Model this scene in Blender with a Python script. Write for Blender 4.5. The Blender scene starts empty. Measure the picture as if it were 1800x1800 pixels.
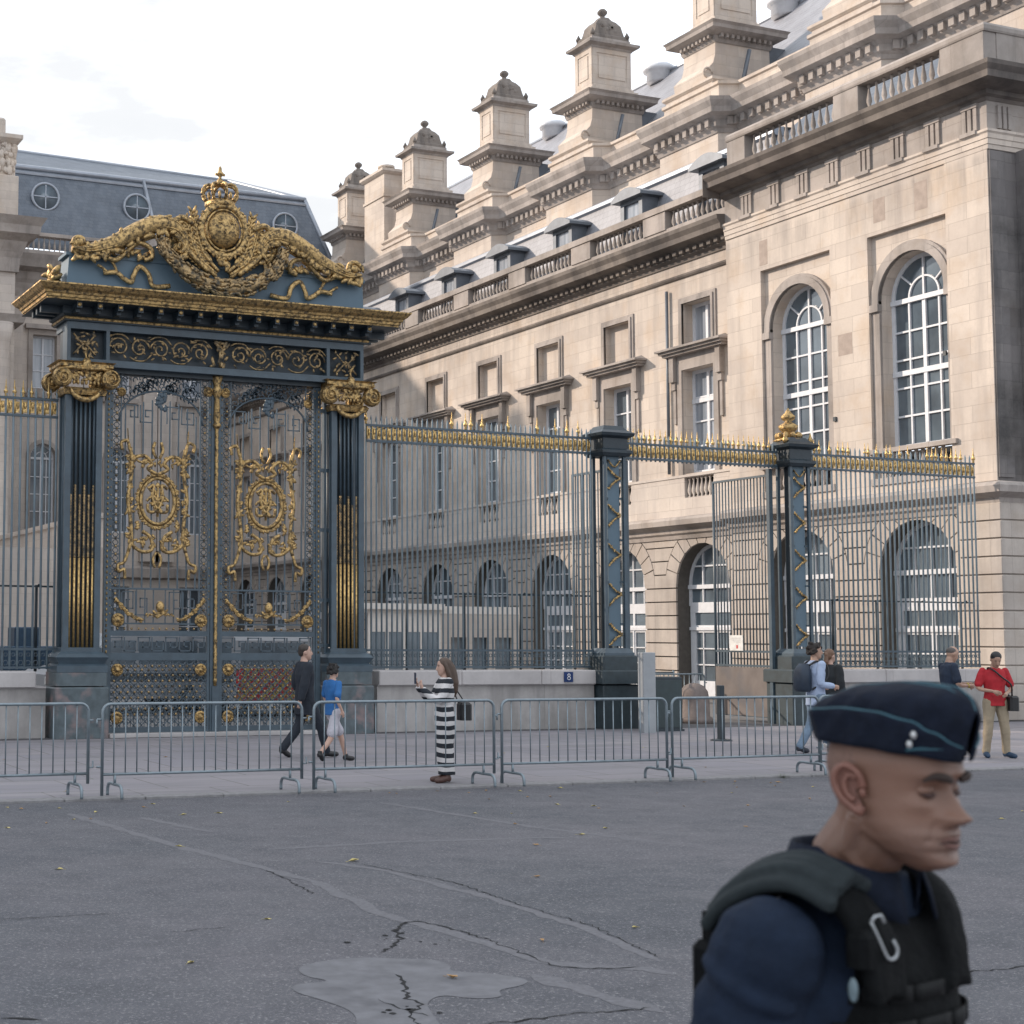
import bpy, math, random
from mathutils import Vector, Matrix
from mathutils.geometry import tessellate_polygon
random.seed(7)
S = bpy.context.scene
COL = S.collection
PI = math.pi
# ------------------------------------------------------------------ camera
cam = bpy.data.cameras.new('camera'); camo = bpy.data.objects.new('camera', cam); COL.objects.link(camo)
RT = Vector((0.93237321, -0.36143769, 0.00655761)); UP = Vector((-0.03428986, -0.07036747, 0.99693161)); FW = Vector((0.35986721, 0.92973718, 0.07800239))
m = Matrix.Identity(4)
for i in range(3):
    m[i][0] = RT[i]; m[i][1] = UP[i]; m[i][2] = -FW[i]
m[2][3] = 1.94
camo.matrix_world = m
cam.sensor_width = 36; cam.lens = 55.0; cam.shift_x = (900-390)/1800; cam.shift_y = 0
cam.clip_start = 0.1; cam.clip_end = 2000
cam.dof.use_dof = True; cam.dof.focus_distance = 26; cam.dof.aperture_fstop = 8.0
S.camera = camo
# ------------------------------------------------------------------ light
SUN_EL = math.radians(25); SUN_AZ = math.radians(43)      # azimuth measured from -X towards +Y
sd = Vector((-math.cos(SUN_AZ)*math.cos(SUN_EL), math.sin(SUN_AZ)*math.cos(SUN_EL), math.sin(SUN_EL)))
sun = bpy.data.lights.new('sun', 'SUN'); sun.energy = 3.4; sun.angle = math.radians(1.0); sun.color = (1.0, 0.84, 0.69)
suno = bpy.data.objects.new('sun', sun); COL.objects.link(suno); suno.location = (0, 0, 60)
suno.rotation_euler = sd.to_track_quat('Z', 'Y').to_euler()
W = bpy.data.worlds.new('World'); S.world = W; W.use_nodes = True
nt = W.node_tree; nt.nodes.clear()
def wn(t, **k):
    n = nt.nodes.new(t)
    for a, b in k.items(): setattr(n, a, b)
    return n
sky = wn('ShaderNodeTexSky', sky_type='NISHITA', sun_disc=False, sun_elevation=SUN_EL, sun_rotation=math.atan2(sd.x, sd.y), air_density=1.2, dust_density=2.0)
tc = wn('ShaderNodeTexCoord')
mp = wn('ShaderNodeMapping'); mp.inputs['Scale'].default_value = (1.6, 1.6, 5.0)
nz = wn('ShaderNodeTexNoise'); nz.inputs['Scale'].default_value = 3.0; nz.inputs['Detail'].default_value = 7; nz.inputs['Roughness'].default_value = 0.55
cr = wn('ShaderNodeValToRGB'); cr.color_ramp.elements[0].position = 0.40; cr.color_ramp.elements[0].color = (7.5, 7.6, 7.75, 1); cr.color_ramp.elements[1].position = 0.60; cr.color_ramp.elements[1].color = (11.8, 12.7, 14.0, 1)
cr2 = wn('ShaderNodeValToRGB'); cr2.color_ramp.elements[0].position = 0.30; cr2.color_ramp.elements[0].color = (0.88, 0.88, 0.88, 1); cr2.color_ramp.elements[1].position = 0.5; cr2.color_ramp.elements[1].color = (0.97, 0.97, 0.97, 1)
mx = wn('ShaderNodeMixRGB')
bg = wn('ShaderNodeBackground'); bg.inputs['Strength'].default_value = 0.1
out = wn('ShaderNodeOutputWorld')
L = nt.links.new
L(tc.outputs['Generated'], mp.inputs['Vector']); L(mp.outputs['Vector'], nz.inputs['Vector'])
L(nz.outputs['Fac'], cr.inputs['Fac']); L(nz.outputs['Fac'], cr2.inputs['Fac'])
L(cr2.outputs['Color'], mx.inputs['Fac']); L(sky.outputs['Color'], mx.inputs['Color1']); L(cr.outputs['Color'], mx.inputs['Color2'])
L(mx.outputs['Color'], bg.inputs['Color']); L(bg.outputs['Background'], out.inputs['Surface'])
S.view_settings.view_transform = 'Standard'; S.view_settings.look = 'None'; S.view_settings.exposure = 0.40; S.view_settings.gamma = 1.0
S.render.engine = 'CYCLES'

# ------------------------------------------------------------------ mesh helpers
class MB:
    def __init__(s): s.v = []; s.f = []; s.m = []; s.sm = []
    def add(s, vs, fs, mi=0, smooth=False):
        o = len(s.v); s.v += [tuple(p) for p in vs]
        for f in fs: s.f.append([o+i for i in f]); s.m.append(mi); s.sm.append(smooth)
    def box(s, x0, x1, y0, y1, z0, z1, mi=0, F=None):
        vs = [(x0,y0,z0),(x1,y0,z0),(x1,y1,z0),(x0,y1,z0),(x0,y0,z1),(x1,y0,z1),(x1,y1,z1),(x0,y1,z1)]
        if F: vs = [F(*p) for p in vs]
        s.add(vs, [(3,2,1,0),(4,5,6,7),(0,1,5,4),(1,2,6,5),(2,3,7,6),(3,0,4,7)], mi)
    def bbox(s, x0, x1, y0, y1, z0, z1, b=0.02, mi=0, F=None):   # box with chamfered vertical + top edges
        P = lambda d, z: [(x0+d,y0,z),(x1-d,y0,z),(x1,y0+d,z),(x1,y1-d,z),(x1-d,y1,z),(x0+d,y1,z),(x0,y1-d,z),(x0,y0+d,z)]
        Q = lambda d, z: [(x0+d,y0+d,z),(x1-d,y0+d,z),(x1-d,y0+d,z),(x1-d,y1-d,z),(x1-d,y1-d,z),(x0+d,y1-d,z),(x0+d,y1-d,z),(x0+d,y0+d,z)]
        R = [P(b, z0), P(b, z1-b), Q(b*1.01, z1)]
        vs = [F(*p) if F else p for r in R for p in r]
        fs = [(i, (i+1)%8, 8+(i+1)%8, 8+i) for i in range(8)] + [(8+i, 8+(i+1)%8, 16+(i+1)%8, 16+i) for i in range(8)] + [(16,18,20,22)] + [tuple(range(7,-1,-1))]
        s.add(vs, fs, mi)
    def tube(s, pts, r, n=6, closed=False, mi=0, smooth=True, flat=None, cap=True):
        pts = [Vector(p) for p in pts]; k = len(pts)
        if k < 2: return
        rr = r if isinstance(r, (list, tuple)) else [r]*k
        vs = []; prev = None
        for i, p in enumerate(pts):
            if closed: d = pts[(i+1)%k]-pts[i-1]
            else: d = pts[min(i+1,k-1)]-pts[max(i-1,0)]
            if d.length < 1e-9: d = Vector((0,0,1))
            d.normalize()
            if prev is None:
                a = Vector((0,1,0)) if abs(d.y) < .9 else Vector((1,0,0))
                u = (a - d*a.dot(d)).normalized()
            else:
                u = prev - d*prev.dot(d)
                u = u.normalized() if u.length > 1e-6 else prev
            prev = u; w = d.cross(u)
            for j in range(n):
                t = 2*PI*(j+.5)/n
                vs.append(p + u*(math.cos(t)*rr[i]*(flat or 1)) + w*(math.sin(t)*rr[i]))
        fs = []
        for i in range(k if closed else k-1):
            a = i*n; b = ((i+1)%k)*n
            for j in range(n): fs.append((a+j, a+(j+1)%n, b+(j+1)%n, b+j))
        if not closed and cap: fs += [tuple(range(n-1,-1,-1)), tuple(range((k-1)*n, k*n))]
        s.add(vs, fs, mi, smooth)
    def lathe(s, prof, c=(0,0,0), n=12, mi=0, smooth=True, F=None, sx=1, sy=1):
        vs = []
        for r, z in prof:
            for j in range(n):
                t = 2*PI*j/n; p = (c[0]+math.cos(t)*r*sx, c[1]+math.sin(t)*r*sy, c[2]+z)
                vs.append(F(*p) if F else p)
        k = len(prof); fs = []
        for i in range(k-1):
            for j in range(n): fs.append((i*n+j, i*n+(j+1)%n, (i+1)*n+(j+1)%n, (i+1)*n+j))
        fs += [tuple(range(n-1,-1,-1)), tuple(range((k-1)*n, k*n))]
        s.add(vs, fs, mi, smooth)
    def ell(s, c, r, nu=14, nv=9, mi=0, M=None, f=None):
        vs = []; fs = []
        for i in range(nv+1):
            a = PI*i/nv
            for j in range(nu):
                t = 2*PI*j/nu; d = Vector((math.sin(a)*math.cos(t), math.sin(a)*math.sin(t), math.cos(a)))
                k = f(d) if f else 1
                p = Vector((d.x*r[0]*k, d.y*r[1]*k, d.z*r[2]*k))
                if M: p = M @ p
                vs.append(p + Vector(c))
        for i in range(nv):
            for j in range(nu): fs.append((i*nu+j, (i+1)*nu+j, (i+1)*nu+(j+1)%nu, i*nu+(j+1)%nu))
        s.add(vs, fs, mi, True)
    def plate(s, poly, d0, d1, F=None, mi=0, holes=()):    # poly in (a,b) plane extruded between depth d0,d1; F(a, d, b)
        F = F or (lambda a, d, b: (a, d, b))
        loops = [list(poly)] + [list(h) for h in holes]
        tri = tessellate_polygon([[Vector((p[0], p[1], 0)) for p in l] for l in loops])
        flat = [p for l in loops for p in l]
        n = len(flat)
        s.add([F(p[0], d0, p[1]) for p in flat] + [F(p[0], d1, p[1]) for p in flat], [t for t in tri] + [tuple(n+i for i in t[::-1]) for t in tri], mi)
        o = 0
        for l in loops:
            k = len(l)
            s.add([F(p[0], d0, p[1]) for p in l] + [F(p[0], d1, p[1]) for p in l], [(i, (i+1)%k, k+(i+1)%k, k+i) for i in range(k)], mi)
    def wall(s, poly, holes, depth, F, n0=0.0, mi=0):      # front skin with holes and their reveals
        loops = [list(poly)] + [list(h) for h in holes]
        tri = tessellate_polygon([[Vector((p[0], p[1], 0)) for p in l] for l in loops])
        flat = [p for l in loops for p in l]
        s.add([F(p[0], n0, p[1]) for p in flat], tri, mi)
        for l in loops[1:]:
            k = len(l)
            s.add([F(p[0], n0, p[1]) for p in l] + [F(p[0], n0-depth, p[1]) for p in l], [(i, (i+1)%k, k+(i+1)%k, k+i) for i in range(k)], mi)
    def mould(s, path, prof, closed=False, mi=0, smooth=False, F=None):  # prof: (offset to the right of the path, z)
        P = [Vector(p) for p in path]; k = len(P); offs = []
        for i in range(k):
            if closed or 0 < i < k-1:
                a = (P[i]-P[i-1]).normalized(); b = (P[(i+1)%k]-P[i]).normalized()
            elif i == 0: a = b = (P[1]-P[0]).normalized()
            else: a = b = (P[i]-P[i-1]).normalized()
            na = Vector((a.y, -a.x)); nb = Vector((b.y, -b.x)); q = na+nb
            q = q/q.dot(na) if q.length > 1e-6 else na
            offs.append(q)
        n = len(prof); vs = []
        for i in range(k):
            for o, z in prof:
                x = P[i].x+offs[i].x*o; y = P[i].y+offs[i].y*o
                vs.append(F(x, y, z) if F else (x, y, z))
        fs = []
        for i in range(k if closed else k-1):
            a = i*n; b = ((i+1)%k)*n
            for j in range(n-1): fs.append((a+j, b+j, b+j+1, a+j+1))
        s.add(vs, fs, mi, smooth)
        if not closed: s.add(vs[:n], [tuple(range(n))], mi); s.add(vs[-n:], [tuple(range(n-1,-1,-1))], mi)
    def xf(s, M):
        s.v = [tuple(M @ Vector(p)) for p in s.v]; return s
    def join(s, o, M=None):
        k = len(s.v); s.v += [tuple(M @ Vector(p)) if M else p for p in o.v]
        s.f += [[k+i for i in f] for f in o.f]; s.m += o.m; s.sm += o.sm; return s

def tag(o, label=None, cat=None, group=None, kind=None):
    if label: o['label'] = label
    if cat: o['category'] = cat
    if group: o['group'] = group
    if kind: o['kind'] = kind
    return o
def thing(name, label, cat, loc=(0,0,0), rz=0, group=None):
    o = bpy.data.objects.new(name, None); COL.objects.link(o); o.location = loc; o.rotation_euler = (0,0,rz)
    o['org'] = 0; del o['org']
    o.empty_display_size = 0.3
    return tag(o, label, cat, group)
ORG = {}
def obj(name, mb, mats, parent=None, world=False, label=None, recalc=False):
    me = bpy.data.meshes.new(name)
    v = mb.v
    if world and parent is not None:
        r = parent
        while r.parent: r = r.parent
        l = r.location; v = [(p[0]-l.x, p[1]-l.y, p[2]-l.z) for p in v]
    me.from_pydata([tuple(p) for p in v], [], mb.f)
    if not isinstance(mats, (list, tuple)): mats = [mats]
    for q in mats: me.materials.append(q)
    me.polygons.foreach_set('material_index', mb.m); me.polygons.foreach_set('use_smooth', mb.sm)
    me.update()
    if recalc:
        import bmesh
        b = bmesh.new(); b.from_mesh(me); bmesh.ops.remove_doubles(b, verts=b.verts, dist=1e-5); bmesh.ops.recalc_face_normals(b, faces=b.faces); b.to_mesh(me); b.free()
    o = bpy.data.objects.new(name, me); COL.objects.link(o)
    if parent is not None: o.parent = parent
    if label: o['label'] = label
    return o
def struct(name, mb, mats, label=None, kind='structure', cat=None):
    o = obj(name, mb, mats); o['kind'] = kind
    if label: o['label'] = label
    if cat: o['category'] = cat
    return o
def copy_part(src, parent, off):
    c = src.copy(); COL.objects.link(c); c.parent = parent; c.location = Vector(src.location)+Vector(off)
    for ch in [k for k in bpy.data.objects if k.parent == src]:
        d = ch.copy(); COL.objects.link(d); d.parent = c
    return c
def kids(o): return [k for k in bpy.data.objects if k.parent == o]
def copy_thing(src, loc, rz=None, label=None):
    c = src.copy(); COL.objects.link(c); c.location = loc
    if rz is not None: c.rotation_euler = (0,0,rz)
    if label: c['label'] = label
    for k in kids(src):
        d = k.copy(); COL.objects.link(d); d.parent = c
        for g in kids(k):
            e = g.copy(); COL.objects.link(e); e.parent = d
    return c

# ------------------------------------------------------------------ materials
class NT:
    def __init__(s, name):
        s.m = bpy.data.materials.new(name); s.m.use_nodes = True; s.t = s.m.node_tree; s.t.nodes.clear()
        s.b = s.n('ShaderNodeBsdfPrincipled'); o = s.n('ShaderNodeOutputMaterial'); s.l(s.b.outputs[0], o.inputs[0]); s.out = o
        s.tc = s.n('ShaderNodeTexCoord')
    def n(s, t, **k):
        x = s.t.nodes.new(t)
        for a, b in k.items():
            if a in x.inputs.keys(): x.inputs[a].default_value = b
            else: setattr(x, a, b)
        return x
    def l(s, a, b): s.t.links.new(a, b)
    def noise(s, scale, detail=4, rough=.55, vec=None, sc=None, dist=0):
        x = s.n('ShaderNodeTexNoise'); x.inputs['Scale'].default_value = scale; x.inputs['Detail'].default_value = detail; x.inputs['Roughness'].default_value = rough; x.inputs['Distortion'].default_value = dist
        v = vec or s.tc.outputs['Object']
        if sc:
            q = s.n('ShaderNodeMapping'); q.inputs['Scale'].default_value = sc; s.l(v, q.inputs['Vector']); v = q.outputs['Vector']
        s.l(v, x.inputs['Vector']); return x.outputs['Fac']
    def ramp(s, fac, stops):
        r = s.n('ShaderNodeValToRGB'); e = r.color_ramp.elements
        while len(e) < len(stops): e.new(0.5)
        for i, (p, c) in enumerate(stops):
            e[i].position = p; c = c if isinstance(c, tuple) else (c, c, c); e[i].color = (*c, 1)
        s.l(fac, r.inputs['Fac']); return r.outputs['Color']
    def mix(s, a, b, fac, mode='MIX'):
        x = s.n('ShaderNodeMixRGB', blend_type=mode)
        for i, q in (('Color1', a), ('Color2', b), ('Fac', fac)):
            if isinstance(q, tuple): x.inputs[i].default_value = (*q, 1)
            elif isinstance(q, (int, float)): x.inputs[i].default_value = q
            else: s.l(q, x.inputs[i])
        return x.outputs['Color']
    def math(s, op, a, b=None):
        x = s.n('ShaderNodeMath', operation=op)
        for i, q in enumerate((a, b)):
            if q is None: continue
            if isinstance(q, (int, float)): x.inputs[i].default_value = q
            else: s.l(q, x.inputs[i])
        return x.outputs[0]
    def bump(s, h, strength=.3, dist=.02):
        x = s.n('ShaderNodeBump'); x.inputs['Strength'].default_value = strength; x.inputs['Distance'].default_value = dist
        s.l(h, x.inputs['Height']); s.l(x.outputs['Normal'], s.b.inputs['Normal'])
    def set(s, col=None, rough=None, metal=None, **k):
        for nm, q in (('Base Color', col), ('Roughness', rough), ('Metallic', metal)):
            if q is None: continue
            if isinstance(q, tuple): s.b.inputs[nm].default_value = (*q, 1)
            elif isinstance(q, (int, float)): s.b.inputs[nm].default_value = q
            else: s.l(q, s.b.inputs[nm])
        for a, b in k.items(): s.b.inputs[a.replace('_', ' ')].default_value = b
        return s.m
def simple(name, col, rough=.6, metal=0, var=.25, scale=8, bump=0, grime=None, **k):
    N = NT(name); f = N.noise(scale, 5)
    c = N.mix(col, tuple(x*(1-var) for x in col), N.ramp(f, [(.3, 0.), (.7, 1.)]))
    if grime: c = N.mix(c, grime[0], N.math('MULTIPLY', N.ramp(N.noise(grime[1], 6), [(.5, 0.), (.68, 1.)]), grime[2]))
    if bump: N.bump(f, bump, .01)
    return N.set(c, rough, metal, **k)
def stone(name, c1, c2, dirt, amt, blk=(1.15, .43), joint=.74, streak=.35, warm=.3, bumpd=.015, soot=False):
    N = NT(name); sp = N.n('ShaderNodeSeparateXYZ'); N.l(N.tc.outputs['Object'], sp.inputs[0])
    u = N.math('ADD', sp.outputs[0], sp.outputs[1]); cb = N.n('ShaderNodeCombineXYZ'); N.l(u, cb.inputs[0]); N.l(sp.outputs[2], cb.inputs[1])
    br = N.n('ShaderNodeTexBrick'); br.offset = .5; br.inputs['Scale'].default_value = 1; br.inputs['Brick Width'].default_value = blk[0]; br.inputs['Row Height'].default_value = blk[1]
    br.inputs['Mortar Size'].default_value = .009; br.inputs['Mortar Smooth'].default_value = .3; br.inputs['Bias'].default_value = -.1
    br.inputs['Color1'].default_value = (*c1, 1); br.inputs['Color2'].default_value = (*c2, 1); br.inputs['Mortar'].default_value = (*[x*joint for x in c1], 1)
    N.l(cb.outputs[0], br.inputs['Vector'])
    c = br.outputs['Color']
    c = N.mix(c, (c1[0]*1.05, c1[1]*.86, c1[2]*.62), N.math('MULTIPLY', N.ramp(N.noise(.9, 6, .6), [(.50, 0.), (.72, 1.)]), warm))
    c = N.mix(c, dirt, N.math('MULTIPLY', N.ramp(N.noise(.45, 8, .65), [(.42, 0.), (.66, 1.)]), amt))
    c = N.mix(c, dirt, N.math('MULTIPLY', N.ramp(N.noise(1, 6, .6, sc=(2.2, 2.2, .25)), [(.50, 0.), (.70, 1.)]), streak))
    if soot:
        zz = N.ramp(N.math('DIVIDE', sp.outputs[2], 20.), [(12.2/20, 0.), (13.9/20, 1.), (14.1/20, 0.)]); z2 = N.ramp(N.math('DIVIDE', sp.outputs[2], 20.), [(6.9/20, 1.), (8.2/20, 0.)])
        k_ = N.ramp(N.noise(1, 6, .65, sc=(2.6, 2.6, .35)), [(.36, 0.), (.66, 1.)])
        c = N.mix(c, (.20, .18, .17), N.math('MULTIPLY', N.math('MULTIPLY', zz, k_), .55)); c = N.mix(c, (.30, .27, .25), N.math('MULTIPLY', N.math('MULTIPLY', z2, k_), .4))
    fine = N.noise(14, 6, .7)
    c = N.mix(c, tuple(x*.72 for x in c1), N.math('MULTIPLY', N.ramp(fine, [(.5, 0.), (.8, 1.)]), .5))
    h = N.mix(N.ramp(br.outputs['Fac'], [(0., 1.), (1., 0.)]), fine, .3)
    N.bump(h, .5, bumpd)
    return N.set(c, .85)
M = {}
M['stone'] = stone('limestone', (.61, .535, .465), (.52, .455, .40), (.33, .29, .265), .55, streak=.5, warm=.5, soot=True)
M['stone_pale'] = stone('pale_limestone', (.57, .51, .455), (.50, .45, .41), (.32, .29, .28), .45, warm=.12)
M['stone_trim'] = stone('weathered_trim_stone', (.41, .365, .335), (.35, .315, .29), (.15, .138, .132), .7, blk=(1.4, 3.0), streak=.6)
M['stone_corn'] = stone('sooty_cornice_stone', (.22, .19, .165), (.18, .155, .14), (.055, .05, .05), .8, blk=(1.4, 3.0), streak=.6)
M['stone_rust'] = stone('rusticated_stone', (.47, .42, .375), (.41, .365, .33), (.22, .20, .19), .55, blk=(1.3, 6.0), streak=.45)
M['stone_sooty'] = stone('soot_blackened_stone', (.20, .185, .18), (.15, .14, .14), (.04, .04, .042), .85, blk=(1.2, .46), streak=.6)
M['joint'] = simple('joint_dirt_shadow_stone', (.11, .10, .09), .9)  # collected dirt, with groove shadow also put into the colour
M['granite'] = stone('plinth_stone', (.40, .38, .37), (.36, .345, .34), (.16, .155, .15), .8, blk=(2.2, 3.0), streak=.6, warm=.05)
M['cap'] = stone('coping_stone', (.47, .445, .44), (.43, .41, .41), (.22, .21, .21), .5, blk=(2.2, 3.0), streak=.2, warm=.03)
def slate(name, c, c2, rows=.22):
    N = NT(name); sp = N.n('ShaderNodeSeparateXYZ'); N.l(N.tc.outputs['Object'], sp.inputs[0])
    u = N.math('ADD', sp.outputs[0], sp.outputs[1]); cb = N.n('ShaderNodeCombineXYZ'); N.l(u, cb.inputs[0]); N.l(sp.outputs[2], cb.inputs[1])
    br = N.n('ShaderNodeTexBrick'); br.inputs['Scale'].default_value = 1; br.inputs['Brick Width'].default_value = .26; br.inputs['Row Height'].default_value = rows
    br.inputs['Mortar Size'].default_value = .008; br.inputs['Color1'].default_value = (*c, 1); br.inputs['Color2'].default_value = (*c2, 1); br.inputs['Mortar'].default_value = (*[x*.5 for x in c], 1)
    N.l(cb.outputs[0], br.inputs['Vector'])
    k = N.mix(br.outputs['Color'], tuple(x*1.35 for x in c), N.ramp(N.noise(1.2, 6), [(.4, 0.), (.75, .6)]))
    N.bump(N.ramp(br.outputs['Fac'], [(0., 1.), (1., 0.)]), .4, .01)
    return N.set(k, .52)
M['slate'] = slate('slate', (.115, .135, .165), (.085, .105, .135))
M['slate_pale'] = slate('sunlit_pale_slate', (.26, .265, .29), (.22, .225, .25))  # paler slate copy, sun glare on the slopes put into the colour
M['zinc'] = simple('zinc_sheet', (.34, .37, .42), .42, .55, .2, 2)
M['lead'] = simple('lead_flashing', (.16, .18, .21), .5, .3, .3, 3)
M['white'] = simple('white_window_paint', (.66, .68, .72), .45, 0, .12, 6)
N = NT('window_glass'); g = N.noise(.9, 3); oi = N.n('ShaderNodeObjectInfo'); N.set(N.mix(N.ramp(g, [(.35, (.03, .045, .06)), (.7, (.15, .20, .24))]), N.ramp(oi.outputs['Random'], [(0., (.04, .055, .07)), (1., (.22, .26, .30))]), .5), .09, 0, Specular_IOR_Level=.9); M['glass'] = N.m  # pane colour lightened to stand in for reflected sky
N = NT('curtained_glass'); g = N.noise(1.3, 2, sc=(3, 3, .2)); N.set(N.ramp(g, [(.3, (.16, .19, .23)), (.7, (.40, .43, .48))]), .12, 0, Specular_IOR_Level=.9); M['curtain'] = N.m
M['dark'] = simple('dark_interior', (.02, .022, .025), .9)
M['iron'] = simple('painted_iron', (.058, .090, .117), .42, 0, .3, 5, grime=((.035, .052, .068), 3, .6), Specular_IOR_Level=.6)
M['iron_bar'] = simple('weathered_iron_bars', (.20, .26, .30), .45, 0, .3, 3)
M['iron_dark'] = simple('dark_painted_iron', (.022, .036, .048), .45, 0, .35, 5)
M['iron_light'] = simple('blue_grey_iron_panel', (.095, .150, .195), .5, 0, .12, 2)
def gold(name, c, dirt, amt, scale=14, rough=.34, bump=.6):
    N = NT(name); f = N.noise(scale, 6, .65)
    k = N.mix(c, dirt, N.math('MULTIPLY', N.ramp(f, [(.44, 0.), (.62, 1.)]), amt))
    N.bump(N.noise(scale*1.8, 5, .7), bump, .03)
    return N.set(k, N.ramp(f, [(.3, rough), (.7, rough+.3)]), N.ramp(f, [(.45, 1.), (.7, .6)]))
M['gold'] = gold('gilded_iron', (.54, .37, .165), (.055, .045, .035), .92)
M['gold_worn'] = gold('worn_gilding', (.42, .30, .16), (.04, .05, .055), .9, 9, .42, .4)
M['gold_bright'] = gold('bright_gilding', (.68, .47, .20), (.20, .14, .07), .7, 18, .32, .3)
M['granite_dark'] = simple('blackened_green_granite', (.032, .050, .060), .5, 0, .4, 6, bump=.2)
M['granite_green'] = simple('dark_green_granite', (.10, .13, .145), .55, 0, .4, 6, grime=((.30, .20, .19), 2.2, .75), bump=.2)
M['galv'] = simple('galvanised_steel', (.25, .30, .335), .45, .6, .25, 9)
# ------------------------------------------------------------------ ground
def asphalt():
    N = NT('asphalt')
    g = N.noise(42, 3, .85); g2 = N.noise(.35, 5, .6); g3 = N.noise(2.2, 6, .65); g4 = N.noise(1, 5, .6, sc=(.5, 1.1, 1), dist=.6)
    c = N.mix((.068, .073, .088), (.108, .105, .120), N.ramp(g2, [(.35, 0.), (.65, 1.)]))
    c = N.mix(c, (.150, .148, .158), N.math('MULTIPLY', N.ramp(g4, [(.45, 0.), (.75, 1.)]), .30))
    c = N.mix(c, (.055, .06, .068), N.math('MULTIPLY', N.ramp(g3, [(.45, 0.), (.7, 1.)]), .30))
    c = N.mix(c, (.34, .33, .34), N.math('MULTIPLY', N.ramp(g, [(.55, 0.), (.66, 1.)]), .75))
    c = N.mix(c, (.03, .032, .036), N.math('MULTIPLY', N.ramp(N.noise(70, 2, .7, sc=(1, 1, 1)), [(.54, 0.), (.66, 1.)]), .65))
    N.bump(g, .9, .012)
    return N.set(c, N.ramp(g3, [(.3, .62), (.7, .85)]))
M['asphalt'] = asphalt()
M['seam'] = simple('worn_asphalt_seam', (.155, .154, .170), .8, 0, .35, 30, bump=.3)
M['patch'] = simple('smooth_asphalt_patch', (.165, .166, .182), .75, 0, .3, 9, grime=((.07, .07, .08), 3, .6), bump=.15)
M['crack'] = simple('open_crack', (.012, .012, .014), .95)
N = NT('pavement_slabs'); sp = N.n('ShaderNodeSeparateXYZ'); N.l(N.tc.outputs['Object'], sp.inputs[0])
cb = N.n('ShaderNodeCombineXYZ'); N.l(sp.outputs[0], cb.inputs[0]); N.l(sp.outputs[1], cb.inputs[1])
br = N.n('ShaderNodeTexBrick'); br.inputs['Scale'].default_value = 1; br.inputs['Brick Width'].default_value = 1.1; br.inputs['Row Height'].default_value = 1.45; br.inputs['Mortar Size'].default_value = .014
br.inputs['Color1'].default_value = (.25, .232, .247, 1); br.inputs['Color2'].default_value = (.215, .207, .233, 1); br.inputs['Mortar'].default_value = (.13, .12, .12, 1); N.l(cb.outputs[0], br.inputs['Vector'])
c = N.mix(br.outputs['Color'], (.17, .165, .175), N.math('MULTIPLY', N.ramp(N.noise(.8, 7, .65, sc=(.4, 1.4, 1)), [(.45, 0.), (.65, 1.)]), .75))
c = N.mix(c, (.33, .31, .32), N.math('MULTIPLY', N.ramp(N.noise(.6, 6, .6, sc=(.2, 1.8, 1)), [(.55, 0.), (.7, 1.)]), .6))
N.bump(N.noise(20, 4, .7), .2, .01); M['pave'] = N.set(c, .8)
M['kerb'] = simple('granite_kerb', (.25, .245, .25), .75, 0, .3, 12)
M['court'] = simple('courtyard_setts', (.17, .165, .165), .8, 0, .35, 3)
M['sett'] = simple('dark_setts', (.085, .085, .092), .75, 0, .4, 12)
g = MB(); g.add([(-600, -600, -.14), (700, -600, -.14), (700, 900, -.14), (-600, 900, -.14)], [(0, 1, 2, 3)]); struct('ground', g, M['court'])
g = MB(); g.add([(-300, 4, -.03), (400, 4, -.03), (400, 17.95, -.03), (-300, 17.95, -.03)], [(0, 1, 2, 3)]); struct('road', g, M['asphalt'])
g = MB(); g.box(-300, 400, 18.17, 28.0, -.13, 0); struct('pavement', g, M['pave'])
g = MB()
x = -40
while x < 90:
    g.bbox(x, x+.99, 17.95, 18.168, -.13, .004, .010); x += 1.0
struct('kerb', g, M['kerb'])
g = MB(); g.box(-300, 400, 28.0, 29.6, -.13, .004); struct('paved_strip', g, M['sett'])
g = MB(); g.box(-300, 400, 29.602, 400, -.13, .0); struct('courtyard', g, M['court'])
g = MB(); g.box(-300, 400, -6, 3.9, -.13, 0); struct('near_pavement', g, M['pave'])
g = MB(); g.box(-300, 400, 3.9, 4.1, -.13, .004); struct('near_kerb', g, M['kerb'])
def ribbon(pts, w, z, jit=.02, sub=6, seed=1):
    R = random.Random(seed); P = []
    for i in range(len(pts)-1):
        a = Vector(pts[i]); b = Vector(pts[i+1]); k = max(2, int((b-a).length/(.12 if jit < .02 else .045)))
        for j in range(k): P.append(a.lerp(b, j/k))
    P.append(Vector(pts[-1])); mb = MB(); vs = []
    for i, p in enumerate(P):
        d = (P[min(i+1, len(P)-1)]-P[max(i-1, 0)]).normalized(); n = Vector((-d.y, d.x)); e = 1 if 0 < i < len(P)-1 else .15
        p = p+n*R.uniform(-jit, jit)
        lo_w = .5 if jit < .02 else .05; a = w*e*R.uniform(lo_w, 1.3)/2; b = w*e*R.uniform(lo_w, 1.3)/2
        vs += [(p.x+n.x*a, p.y+n.y*a, z), (p.x-n.x*b, p.y-n.y*b, z)]
    mb.add(vs, [(2*i, 2*i+1, 2*i+3, 2*i+2) for i in range(len(P)-1)]); return mb
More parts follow.
